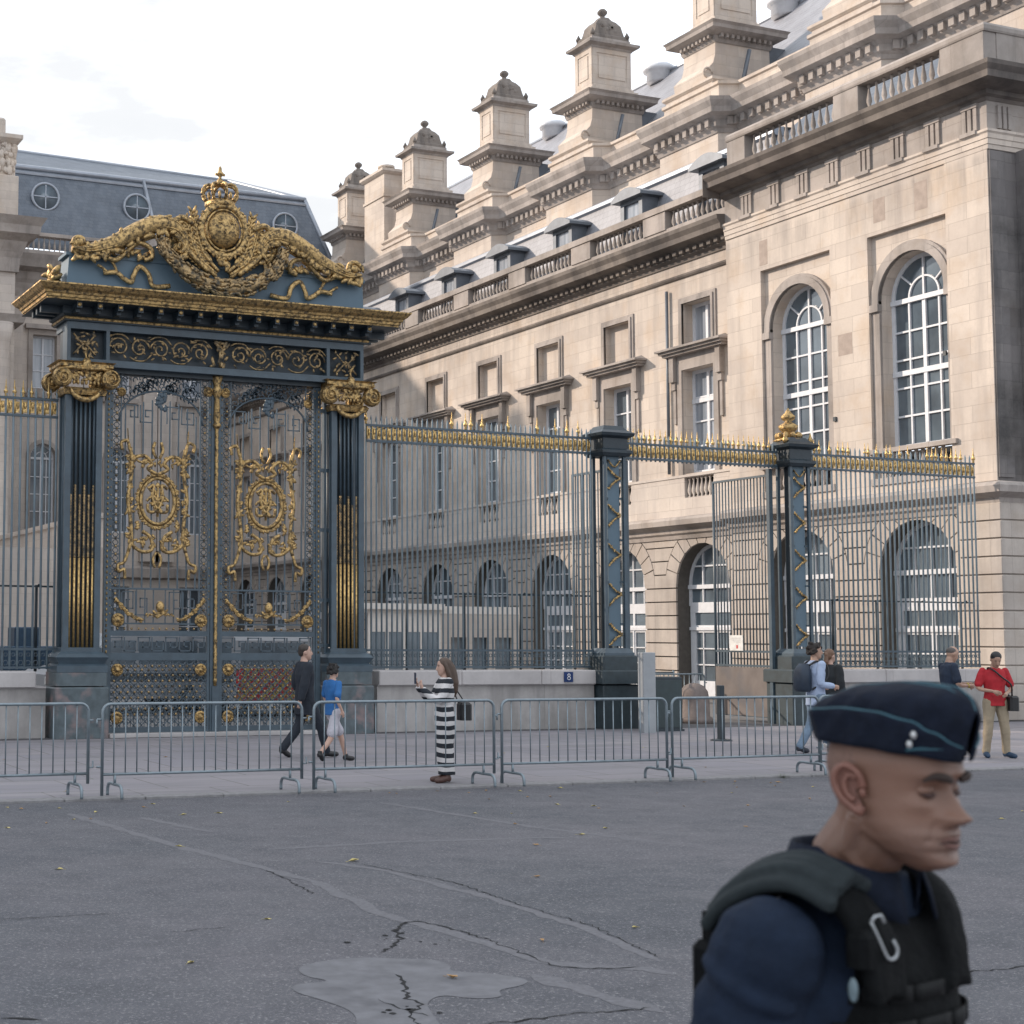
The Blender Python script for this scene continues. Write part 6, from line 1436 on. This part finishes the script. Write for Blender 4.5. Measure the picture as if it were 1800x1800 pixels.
for sx in (-1, 1): a = MB(); a.tube(cat_path([(sx*.09, -.06, .2), (sx*.115, -.2, .27), (sx*.12, -.38, .2), (sx*.13, -.37, -.02), (sx*.12, -.1, -.2)]), .018, 6); obj('shoulder_strap', a, black, T)
# woman in dark jacket
J = std(); J.update(anL=(.08, -.24, .085), knL=(.08, -.16, .5), toL=(.08, -.4, .05), anR=(-.08, .25, .11), knR=(-.08, .04, .49), toR=(-.08, .12, .035), elL=(.22, .05, 1.13), wrL=(.2, -.12, .95), yaw=.1)
def tied(h, A, s):
    short_hair(h, A, s); h.ell(A((0, .11, .02)), (.035*s, .04*s, .045*s), 8, 6); h.tube([A((0, .11, .0)), A((0, .13, -.1)), A((0, .11, -.2))], [.035*s, .04*s, .015*s], 8)
person('woman in dark jacket with tied light brown hair walking beside the backpack wearer', (20.05, 22.0, 0), math.radians(100), 1.76, J, 'skin2', tied, simple('light_brown_hair', (.16, .085, .05), .5), [('jacket', cloth('black_wool', (.016, .02, .024)), 'jacket')], ('jeans', cloth('mid_denim', (.12, .18, .27), .3), 'long'), simple('white_trainer', (.5, .5, .5), .5))
# man in navy T-shirt
J = std(); J.update(elR=(-.24, -.02, 1.13), wrR=(-.14, -.26, 1.10), elL=(.22, -.05, 1.14), wrL=(.12, -.32, 1.12), pitch=.42, head=(0, -.07, 1.60), neck=(0, -.01, 1.46), yaw=.1)
person('balding man in navy T-shirt looking down beside the man in the red polo', (21.08, 20.35, 0), math.radians(72), 1.85, J, 'skin', lambda h, A, s: h.ell(A((0, .035, .03)), (.079*s, .084*s, .07*s), 12, 8), simple('grey_stubble_hair', (.10, .085, .08), .7), [('t_shirt', cloth('navy_cotton', (.016, .028, .055)), 'tee')], ('trousers', cloth('olive_cotton', (.07, .08, .06)), 'long'), black)
nzr = math.radians(72); npz = lambda x, y, z: (21.08+x*math.cos(nzr)-y*math.sin(nzr), 20.35+x*math.sin(nzr)+y*math.cos(nzr), z)
T = thing('wristband', 'yellow wristband worn by the man in the navy T-shirt', 'wristband', npz(-.155, -.245, 1.165), nzr); a = MB(); a.tube([(.036*math.cos(t*PI/6), .01*math.sin(t*PI/6), .036*math.sin(t*PI/6)) for t in range(12)], .009, 5, closed=True); obj('band', a, simple('yellow_plastic', (.6, .5, .04), .4), T)
# man in red polo shirt
J = std(); J.update(elL=(.27, .0, 1.14), wrL=(.10, -.20, 1.05), elR=(-.27, .0, 1.14), wrR=(-.14, -.26, 1.08), pitch=.6, head=(0, -.08, 1.59), neck=(0, -.01, 1.46), anL=(.17, .02, .085), anR=(-.15, .04, .085), knL=(.14, -.02, .49), knR=(-.13, -.02, .49), toL=(.24, -.13, .035), toR=(-.2, -.13, .035), yaw=-.1)
person('man in red polo shirt and khaki trousers with head bowed by the right edge', (21.30, 19.62, 0), math.radians(-22), 1.77, J, 'skin', short_hair, simple('black_hair', (.012, .012, .014), .5), [('polo_shirt', cloth('red_cotton', (.42, .018, .028), .25), 'tee')], ('trousers', cloth('khaki_cotton', (.33, .27, .19), .2), 'long'), simple('blue_trainer', (.02, .05, .10), .6))
rzr = math.radians(-22); rp = lambda x, y, z: (21.30+x*math.cos(rzr)-y*math.sin(rzr), 19.62+x*math.sin(rzr)+y*math.cos(rzr), z)
T = thing('shoulder_bag', 'black shoulder bag slung across the man in the red polo shirt', 'bag', rp(.22, -.06, .90), rzr); a = MB(); a.bbox(-.05, .10, -.13, .13, -.13, .12, .03); obj('bag', a, black, T)
a = MB(); a.tube(cat_path([(.02, -.03, .12), (-.02, -.09, .3), (-.16, -.09, .42), (-.28, -.07, .53), (-.34, .02, .57), (-.24, .19, .4), (-.02, .19, .2), (.04, .06, .1)]), .014, 6); obj('strap', a, black, T)
# ------------------------------------------------------------------ police officer in the foreground
def interp(T_, z):
    if z <= T_[0][0]: return T_[0][1]
    for (a, p), (b, q) in zip(T_, T_[1:]):
        if z <= b: t = (z-a)/(b-a); t = t*t*(3-2*t)*.5+t*.5; return p+(q-p)*t
    return T_[-1][1]
YF = [(-.128,-.058),(-.122,-.080),(-.112,-.094),(-.100,-.092),(-.092,-.086),(-.082,-.092),(-.074,-.091),(-.064,-.094),(-.052,-.089),(-.035,-.088),(-.015,-.087),(.0,-.088),(.012,-.092),(.026,-.099),(.05,-.098),(.075,-.088),(.095,-.068),(.11,-.035),(.117,0)]
YB = [(-.128,-.035),(-.11,-.005),(-.09,.012),(-.07,.035),(-.05,.065),(-.03,.083),(0,.096),(.03,.102),(.06,.098),(.085,.078),(.105,.045),(.117,.01)]
WD = [(-.128,.012),(-.12,.028),(-.11,.038),(-.09,.056),(-.07,.064),(-.05,.068),(-.02,.070),(.01,.073),(.04,.076),(.07,.070),(.09,.056),(.107,.032),(.117,.008)]
def gs(a, s): return math.exp(-(a/s)**2)
def face_disp(x, z):
    ax = abs(x); d = 0
    # nose
    if -.058 < z < .02:
        t = (.012-z)/.050
        amp = .0 if t < 0 else (.037*min(1, t)**1.15 if z > -.040 else .037*max(0, 1-((-.040-z)/.015))**.7)
        sg = .0075+.0085*max(0, min(1, t))**2
        d += amp*gs(x, sg)
        d += .015*gs(ax-.0155, .0075)*gs(z+.041, .009)      # wings
    d -= .0075*gs(ax-.032, .017)*gs(z-.001, .0125)            # sockets
    d -= .004*gs(ax-.020, .008)*gs(z-.004, .012)
    d += .0075*gs(ax-.030, .022)*gs(z-.022, .008)
    d -= .0022*gs(ax-.034, .014)*gs(z+.013, .003)            # brow
    d += .0075*gs(ax-.050, .015)*gs(z+.020, .012)            # cheekbone
    d -= .0015*gs(ax-.046, .014)*gs(z+.060, .020)
    d -= .0048*gs(ax-(.026+(-.045-z)*.45), .0045)*(1 if -.075 < z < -.04 else 0)
    d += .0038*gs(x, .020)*gs(z+.064, .0055)+.0042*gs(x, .018)*gs(z+.081, .006)-.004*gs(x, .024)*gs(z+.0725, .0028)
    d -= .0025*gs(x, .003)*gs(z+.056, .005)
    d += .003*gs(x, .014)*gs(z+.108, .010)
    return d
def big_head(mb, A, n=128, k=150):
    vs = []
    for i in range(k+1):
        z = -.128+.245*i/k; zo = z if z > -.078 else -.078+(z+.078)*.86; yf, yb, w = interp(YF, z), interp(YB, z), interp(WD, z); c = (yf+yb)/2; r = (yb-yf)/2
        for j in range(n):
            t = 2*PI*j/n; co, si = math.cos(t), math.sin(t)
            e = .80 if si < 0 else .95
            x = w*math.copysign(abs(co)**.86, co); y = c+r*math.copysign(abs(si)**e, si)
            if si < 0: y -= face_disp(x, z)*min(1, abs(si)*1.8)
            vs.append(A((x, y, zo)))
    fs = [(i*n+j, i*n+(j+1) % n, (i+1)*n+(j+1) % n, (i+1)*n+j) for i in range(k) for j in range(n)]
    fs += [tuple(range(n-1, -1, -1)), tuple(range(k*n, (k+1)*n))]
    mb.add(vs, fs, 0, True)
N = NT('officer_skin')
f = N.noise(30, 6, .7); f2 = N.noise(6, 4)
c = N.mix((.20, .110, .078), (.145, .078, .055), N.ramp(f2, [(.35, 0.), (.65, 1.)])); c = N.mix(c, (.20, .105, .075), N.math('MULTIPLY', N.ramp(f, [(.5, 0.), (.75, 1.)]), .5))
spz = N.n('ShaderNodeSeparateXYZ'); N.l(N.tc.outputs['Object'], spz.inputs[0]); jaw = N.ramp(N.math('SUBTRACT', spz.outputs[2], 1.0), [(.585, 0.), (.605, 1.), (.628, 1.), (.655, 0.)]); c = N.mix(c, (.13, .085, .07), N.math('MULTIPLY', N.math('MULTIPLY', jaw, N.ramp(N.noise(300, 3, .8), [(.3, 0.), (.7, 1.)])), .75))
N.bump(N.noise(160, 3, .6), .3, .002)
M['oskin'] = N.set(c, .48, Subsurface_Weight=.08, Subsurface_Radius=(.01, .004, .002))
HC = Vector((1.722, 1.767, 1.729)); TH = math.radians(15)
cs, sn = math.cos(TH), math.sin(TH); HL = Vector((0, -.045, 1.692))
root = (HC.x-(HL.x*cs-HL.y*sn), HC.y-(HL.x*sn+HL.y*cs), HC.z-HL.z)
off = thing('person', 'close police officer in navy side cap and black ballistic vest walking past', 'person', root, TH)
HR = Matrix.Rotation(math.radians(-3), 3, 'Z') @ Matrix.Rotation(math.radians(0), 3, 'X')
def A(v): return HL+(HR @ Vector(v))*.935
J = std(); s = 1.046
for k_ in list(J): J[k_] = tuple(q*s for q in J[k_])
J.update(shR=(-.195, .03, 1.475), elR=(-.25, .11, 1.17), wrR=(-.26, -.02, .92), shL=(.17, .05, 1.475), elL=(.22, .08, 1.17), wrL=(.22, -.02, .93), anL=(.1, -.2, .085), knL=(.1, -.15, .5), toL=(.1, -.4, .05), anR=(-.1, .28, .1), knR=(-.1, .1, .5), toR=(-.1, .14, .04))
b = MB(); big_head(b, A)
b.tube([A((0, .020, -.03)), A((0, .036, -.07)), Vector((0, .02, 1.585)), Vector((0, .03, 1.52)), Vector((0, .03, 1.46))], [.060, .058, .060, .067, .085], 20)
for sx in (-1, 1):
    b.tube([A((sx*.062, .025, -.045)), Vector((sx*.052, -.0, 1.60)), Vector((sx*.022, -.035, 1.525))], [.013, .013, .010], 8)   # neck muscle
    b.tube([A((sx*.052, .020, -.055)), A((sx*.046, -.020, -.076)), A((sx*.026, -.065, -.092))], [.013, .013, .012], 10)
loft(b, [(0, .02, .88, .13, .095), (0, .02, 1.0, .155, .095), (0, .03, 1.12, .145, .088), (0, .035, 1.3, .16, .088), (0, .035, 1.42, .165, .088), (0, .03, 1.49, .13, .075), (0, .02, 1.53, .07, .065)], 24)
for sd in 'LR':
    limb(b, [J['sh'+sd], J['el'+sd], J['wr'+sd]], [.052, .040, .028]); hand(b, J['wr'+sd], Vector(J['wr'+sd])-Vector(J['el'+sd]), ((1 if sd == 'L' else -1), 0, 0), 1.08, .8, 1 if sd == 'L' else -1)
    limb(b, [J['hp'+sd], J['kn'+sd], J['an'+sd]], [.09, .058, .04]); b.tube([J['an'+sd], J['to'+sd]], [.038, .026], 8)
body = obj('body', b, M['oskin'], off); r = body.modifiers.new('r', 'REMESH'); r.mode = 'VOXEL'; r.voxel_size = .0034; r.use_smooth_shade = True
sm_ = body.modifiers.new('s', 'SMOOTH'); sm_.factor = .5; sm_.iterations = 2
# ears
for sx in (-1, 1):
    e = MB(); E = lambda y, z, o=0: A((sx*(.0735+o), .012+y, z-.002))
    q = cat_path([E(-.012, .004, .004), E(-.008, .024, .010), (E(.008, .036, .016)), E(.022, .028, .021), E(.026, .008, .021), E(.018, -.012, .017), E(.006, -.024, .012), E(-.006, -.032, .008), E(-.012, -.026, .005)], 6)
    e.tube(q, .0052, 9)
    q2 = cat_path([E(-.004, .018, .008), E(.008, .022, .012), (E(.014, .008, .014)), E(.010, -.008, .012), E(.0, -.016, .009)], 5); e.tube(q2, .0045, 8)
    e.add([tuple(p) for p in q]+[tuple(E(.004, .0, .002))], [(i, i+1, len(q)) for i in range(len(q)-1)], 0, True)
    e.ell(E(-.012, -.004, .006), (.005, .005, .007), 8, 6); e.ell(E(-.006, -.030, .007), (.006, .008, .009), 8, 6)
    o = obj('ear', e, simple('ear_skin', (.21, .095, .070), .5, 0, .2, 30), body)
    e = MB(); e.ell(E(.003, .0, .004), (.003, .009, .012), 8, 6); obj('ear_hollow', e, simple('ear_shadow_skin', (.16, .05, .04), .7), o) if False else None
# eyes, lids, brows, lips
e = MB(); lid = MB(); lash = MB(); brow = MB(); lips = MB()
for sx in (-1, 1):
    ec = A((sx*.0315, -.0700, -.001)); e.ell(ec, (.0112, .0112, .0112), 16, 12)
    lid.ell(A((sx*.0318, -.0700, .0025)), (.0168, .0122, .0100), 16, 12)
    P = [A((sx*.0318+(-1+2*i/12)*.0160, -.0822+.0090*(-1+2*i/12)**2, -.0050+.0022*(-1+2*i/12)**2)) for i in range(13)]
    lash.tube(P, [.0012+.0030*math.sin(PI*i/12) for i in range(13)], 6)
    B_ = cat_path([A((sx*.012, -.1015, .0165)), A((sx*.026, -.1018, .0215)), A((sx*.042, -.094, .0235)), A((sx*.054, -.083, .0165))], 6); k = len(B_)
    brow.tube(B_, [.0030+.0034*math.sin(PI*min(1, i/k*1.1)+.3) for i in range(k)], 7)
obj('eyes', e, simple('eye_dark', (.05, .035, .03), .2, 0, .5, 60), body); obj('eyelids', lid, M['oskin'], body); obj('lashes', lash, M['facedark'], body); obj('eyebrows', brow, simple('dark_eyebrow', (.035, .022, .018), .8), body)
up_ = cat_path([A((-.024, -.0855, -.0735)), A((-.012, -.0945, -.0695)), A((0, -.0975, -.0700)), A((.012, -.0945, -.0695)), A((.024, -.0855, -.0735))], 5); k = len(up_)
lips.tube(up_, [.0008+.0022*math.sin(PI*i/(k-1)) for i in range(k)], 8)
lo_ = cat_path([A((-.023, -.0855, -.0745)), A((-.012, -.0935, -.0785)), A((0, -.0965, -.0800)), A((.012, -.0935, -.0785)), A((.023, -.0855, -.0745))], 5); lips.tube(lo_, [.0008+.0030*math.sin(PI*i/(k-1)) for i in range(k)], 8)
obj('lips', lips, simple('lip_skin', (.17, .085, .07), .55, 0, .15, 60), body)
mth = MB(); mth.tube(cat_path([A((-.029, -.0842, -.0770)), A((-.012, -.0965, -.0735)), A((0, -.0995, -.0738)), A((.012, -.0965, -.0735)), A((.029, -.0842, -.0770))], 5), .0013, 5); obj('mouth_line', mth, M['facedark'], body)
for sx in (-1, 1):
    pass
nst = MB()
for sx in (-1, 1): nst.ell(A((sx*.0085, -.1035, -.0485)), (.0038, .0050, .0018), 8, 5)
obj('nostrils', nst, M['facedark'], body)
# close-cropped hair: thin shell over the back and sides of the scalp
hm = MB(); n, k = 60, 30; vs = []
for i in range(k+1):
    z = -.045+.15*i/k; yf, yb, w = interp(YF, z), interp(YB, z), interp(WD, z); c_ = (yf+yb)/2; r_ = (yb-yf)/2
    for j in range(n+1):
        a0 = -.28 if z > .015 else .22+(.015-z)*9; t = a0+(PI-2*a0)*j/n; co, si = math.cos(t), math.sin(t)
        g_ = min(1, max(0, (z+.045)/.03))*min(1, 6*min(j/n, 1-j/n)); ex = .0016*g_-.0012
        vs.append(A(((w+ex)*math.copysign(abs(co)**.86, co), c_+(r_+ex)*math.copysign(abs(si)**(.95 if si > 0 else .8), si), z)))
hm.add(vs, [(i*(n+1)+j, i*(n+1)+j+1, (i+1)*(n+1)+j+1, (i+1)*(n+1)+j) for i in range(k) for j in range(n)], 0, True)
N = NT('cropped_hair'); f = N.noise(260, 3, .8); N.bump(f, .5, .002)
obj('cropped_hair', hm, N.set(N.mix((.22, .13, .10), (.13, .08, .065), N.ramp(f, [(.4, 0.), (.62, 1.)])), .7), body)
# side cap
def capsec(y):
    f = -y                                     # forward coordinate
    T_ = lambda tab: interp(tab, f)
    zb = T_([(-.118,.076),(-.09,.071),(0,.066),(.08,.057),(.118,.048),(.150,.052)])
    zf = T_([(-.110,.108),(-.08,.115),(-.02,.120),(.03,.116),(.07,.104),(.095,.088),(.118,.066)])
    zt = T_([(-.110,.118),(-.09,.132),(-.03,.153),(.03,.159),(.08,.153),(.100,.141),(.118,.118)])
    w = T_([(-.112,.006),(-.100,.040),(-.07,.070),(0,.081),(.05,.078),(.085,.058),(.105,.036),(.120,.006)])
    return zb, zf, zt, w
cap = MB(); flap = MB(); pipe = MB()
lean = lambda y, z: y*(1+2.3*(z-.055))
ny = 56; rowsC = []; rowsF = []
for i in range(ny+1):
    y = .112-.232*i/ny; zb, zf, zt, w = capsec(y)
    rr = []
    for sgn, seq in ((-1, range(0, 9)), (1, range(8, -1, -1))):
        for q in seq:
            t = q/8; wr = .0018*math.sin(y*150+q*1.3)+.0012*math.sin(y*70-q*2)
            xx = w*(1.0-.20*t-.62*max(0, t-.72)/.28)+.004*math.sin(PI*t); zz = zb+(zt-zb)*(1-(1-t)**1.25)
            if sgn > 0 and q == 8: continue
            rr.append(A((sgn*(xx+wr*(w > .02)), lean(y, zz), zz)))
    rowsC.append(rr)
n_ = len(rowsC[0]); cap.add([p for r_ in rowsC for p in r_], [(i*n_+j, i*n_+j+1, (i+1)*n_+j+1, (i+1)*n_+j) for i in range(ny) for j in range(n_-1)], 0, True)
navy = simple('navy_serge', (.0065, .011, .024), .85, 0, .35, 60, bump=.4, Specular_IOR_Level=.2)
capo = obj('side_cap', cap, navy, off)
sol = capo.modifiers.new('t', 'SOLIDIFY'); sol.thickness = .003
for sgn in (-1, 1):
    rows_ = []; P1 = []; P0 = []
    for i in range(ny+1):
        y = .098-.216*i/ny; zb, zf, zt, w = capsec(y)
        pts = []
        for q in range(7):
            t = q/6; zq = zb-.003+(zf-zb+.003)*t; pts.append(A((sgn*(w+.005+.004*t+.0012*math.sin(y*120+q)), lean(y, zq)*1.02, zq)))
        rows_.append(pts); P1.append(pts[-1]); P0.append(pts[0])
    flap.add([p for r_ in rows_ for p in r_], [(i*7+j, i*7+j+1, (i+1)*7+j+1, (i+1)*7+j) for i in range(ny) for j in range(6)], 0, True)
    pipe.tube(P1, .0019, 6)
    pipe.tube([A((sgn*(capsec(y)[3]*.25), lean(y, capsec(y)[2]), capsec(y)[2]+.001)) for y in [.110-.228*i/40 for i in range(41)]], .0017, 6)
fo = obj('cap_flap', flap, navy, capo); sol = fo.modifiers.new('t', 'SOLIDIFY'); sol.thickness = .0025
q = [A((-.052+.012*t, -.1+-.012*t*1.0, .061-.004*t)) for t in range(4)]
pipe.tube([A((-(capsec(y)[3]+.0085), y*1.04, capsec(y)[0]+.004+(-.068-y)*.26)) for y in [-.068-.044*i/8 for i in range(9)]], .0018, 6)
obj('cap_piping', pipe, simple('teal_piping', (.03, .11, .15), .6), capo)
bd = MB()
for dz in (-.007, .007): bd.ell(A((-(capsec(-.076)[3]+.0135), -.080-dz*.5, .078+dz)), (.0035, .0045, .0058), 10, 7)
obj('cap_badge', bd, simple('silver_badge', (.55, .57, .58), .35, .6), capo)
# shirt, collar, vest
g = MB(); ex = .022
loft(g, [(0, .02, .86, .19, .13), (0, .02, 1.0, .178, .115), (0, .03, 1.15, .17, .11), (0, .03, 1.3, .195, .118), (0, .03, 1.42, .20, .112), (0, .03, 1.50, .15, .092), (0, .025, 1.55, .088, .08), (0, .02, 1.57, .072, .072)], 28)
for sd in 'LR':
    sh, el, wr = map(Vector, (J['sh'+sd], J['el'+sd], J['wr'+sd])); e1 = sh.lerp(el, .92)
    P = cat_path([sh+Vector((0, 0, .0)), sh.lerp(el, .35), sh.lerp(el, .65), e1], 8); k = len(P)
    g.tube(P, [.072+.004*math.sin(i*1.1)+(.004 if i > k*.6 else 0) for i in range(k)], 20); g.ell(sh, (.072, .074, .070), 16, 10)
    sd_ = 1 if sd == 'L' else -1     # cloth folds
    for i in range(9):
        z = .05+.032*i; c0 = sh.lerp(el, z/.33); g.tube([c0+Vector((sd_*.066*math.cos(t), -.070*math.sin(t), -.028*math.sin(t*1.2+i*.7))) for t in [(-1.1+2.4*j/8) for j in range(9)]], [.004+.0125*math.sin(PI*j/8) for j in range(9)], 8)
o = obj('shirt', g, simple('navy_polo_cotton', (.010, .019, .040), .85, 0, .35, 25, bump=.5, Specular_IOR_Level=.2), off); r = o.modifiers.new('r', 'REMESH'); r.mode = 'VOXEL'; r.voxel_size = .0055; r.use_smooth_shade = True; q = o.modifiers.new('s', 'SMOOTH'); q.factor = .5; q.iterations = 3; folds(o, .014, TX); folds(o, .006, TX2)
cl = MB(); vs = []; n = 40
for j in range(n+1):
    t = -PI/2+.35+(2*PI-.70)*j/n; co, si = math.cos(t), math.sin(t); fr = max(0, -si)
    for rr_, zz in ((.074, 1.545), (.080, 1.568), (.082, 1.597), (.088, 1.600), (.098, 1.572), (.106, 1.553-.02*fr)):
        vs.append((co*rr_*1.0, .018+si*rr_*1.02, zz-.030*fr+.006*(1-fr)*(si > 0)))
cl.add(vs, [(j*6+i, j*6+i+1, (j+1)*6+i+1, (j+1)*6+i) for j in range(n) for i in range(5)], 0, True)
o = obj('collar', cl, navy, o); q = o.modifiers.new('t', 'SOLIDIFY'); q.thickness = .004
v = MB(); 
loft(v, [(0, .02, 1.02, .185, .130), (0, .02, 1.05, .195, .135), (0, .03, 1.2, .19, .136), (0, .035, 1.34, .175, .132), (0, .038, 1.44, .150, .122), (0, .038, 1.495, .125, .104), (0, .03, 1.51, .10, .09)], 32, pw=2.7)
for sx in (-1, 1):
    P = cat_path([(sx*.115, .165, 1.40), (sx*.125, .145, 1.50), (sx*.13, .085, 1.550), (sx*.13, .015, 1.572), (sx*.122, -.045, 1.552), (sx*.108, -.075, 1.50), (sx*.10, -.088, 1.42)], 6)
    for dx in (-.032, -.016, 0, .016, .032): v.tube([(p.x*(1 if sx < 0 else .72)+dx*(1 if sx < 0 else .7), p.y, p.z-abs(dx)*.35) for p in P], .0125, 8)
vm = simple('black_ballistic_nylon', (.003, .004, .005), .8, 0, .4, 50, bump=.5, Specular_IOR_Level=.15)
vest = obj('ballistic_vest', v, vm, off); r = vest.modifiers.new('r', 'REMESH'); r.mode = 'VOXEL'; r.voxel_size = .006; r.use_smooth_shade = True; q = vest.modifiers.new('s', 'SMOOTH'); q.factor = .5; q.iterations = 3; folds(vest, .007, TX2)
def ringpt(a, z, ex=.0):
    zz = [(1.02, .185, .130, .02), (1.05, .195, .135, .02), (1.2, .19, .136, .03), (1.34, .175, .132, .035), (1.44, .150, .122, .038), (1.495, .125, .104, .038)]
    rx = interp([(q[0], q[1]) for q in zz], z)+ex; ry = interp([(q[0], q[2]) for q in zz], z)+ex; yc = interp([(q[0], q[3]) for q in zz], z)
    c_, s_ = math.cos(a), math.sin(a); return Vector((math.copysign(abs(c_)**(2/2.7), c_)*rx, yc+math.copysign(abs(s_)**(2/2.7), s_)*ry, z))
w = MB()
for z in (1.10, 1.145, 1.19, 1.235, 1.28, 1.325, 1.37, 1.415):      # webbing rows
    for a0 in [PI*1.05+i*PI*.1 for i in range(9)]:
        pts = [ringpt(a0+PI*.092*j/4, z, .003) for j in range(5)]
        vs = [(p.x, p.y, p.z-.011) for p in pts]+[(p.x, p.y, p.z+.011) for p in pts]; w.add(vs, [(j, j+1, j+6, j+5) for j in range(4)], 0, True)
wo = obj('webbing', w, simple('black_webbing', (.005, .006, .007), .7, 0, .3, 80, Specular_IOR_Level=.2), vest); q = wo.modifiers.new('t', 'SOLIDIFY'); q.thickness = .004; q.offset = 1
pd = MB()
for sx in (-1,):
    P = cat_path([(sx*.128, .150, 1.515), (sx*.130, .115, 1.553), (sx*.132, .06, 1.584), (sx*.132, .0, 1.594), (sx*.126, -.058, 1.572)], 6)
    for dx in (-.05, -.033, -.016, 0, .016, .033): pd.tube([(p.x+dx, p.y, p.z-abs(dx)*.42-.012*(dx < -.04)) for p in P], .012, 8)
o = obj('shoulder_pad', pd, simple('grey_green_pad', (.022, .030, .034), .8, 0, .3, 40, bump=.3, Specular_IOR_Level=.2), vest); r = o.modifiers.new('r', 'REMESH'); r.mode = 'VOXEL'; r.voxel_size = .005; r.use_smooth_shade = True
rd = MB(); rd.bbox(-.175, -.12, .135, .185, 1.28, 1.46, .012); rd.tube([(-.15, .160, 1.46), (-.15, .160, 1.50)], .014, 8); rd.bbox(-.17, -.10, .16, .20, 1.1, 1.28, .01); obj('radio', rd, vm, vest)
cb_ = MB(); o_ = Vector((-.135, -.086, 1.520)); d1 = Vector((.022, -.010, -.048)); d2 = Vector((.014, -.006, .009))
P = cat_path([o_, o_+d1*.5, o_+d1, o_+d1*1.12+d2*.5, o_+d1+d2, o_+d1*.72+d2*1.05], 5); cb_.tube(P, .0022, 8); cb_.tube([o_, o_+d2*.5-d1*.06, o_+d2, o_+d2+d1*.22], .0022, 8)
obj('carabiner', cb_, simple('pale_metal_hook', (.45, .48, .50), .35, .5), vest)
pc = MB(); pc.bbox(-.165, -.125, -.095, -.06, 1.46, 1.51, .01); obj('pouch', pc, vm, vest)
bg_ = MB(); bg_.ell((-.200, -.098, 1.44), (.004, .007, .016), 14, 9); obj('sleeve_badge', bg_, simple('pale_blue_badge', (.14, .20, .23), .5, 0, .4, 90), off)
bg_ = MB(); bg_.box(-.2835, -.280, -.045, .0, 1.262, 1.268); 
# trousers and boots
g = MB(); loft(g, [(0, 0, .84, .15, .125), (0, 0, .95, .18, .135), (0, 0, 1.05, .17, .13)], 20)
for sd in 'LR':
    hp, kn, an = map(Vector, (J['hp'+sd], J['kn'+sd], J['an'+sd])); limb(g, [hp, kn, kn.lerp(an, .95)], [.112, .085, .072])
o = obj('trousers', g, navy, off); remesh(o, .011, 5)
for sd in 'LR':
    an, to = Vector(J['an'+sd]), Vector(J['to'+sd]); g = MB(); g.tube([an+Vector((0, 0, .16)), an, an+Vector((0, .02, -.03))], [.055, .052, .05], 12); g.tube([an+Vector((0, .03, -.04)), an.lerp(to, .5)+Vector((0, 0, -.01)), to, to+(to-an).normalized()*.04], [.05, .052, .046, .025], 10); o = obj('boot', g, black, off); remesh(o, .009, 3)
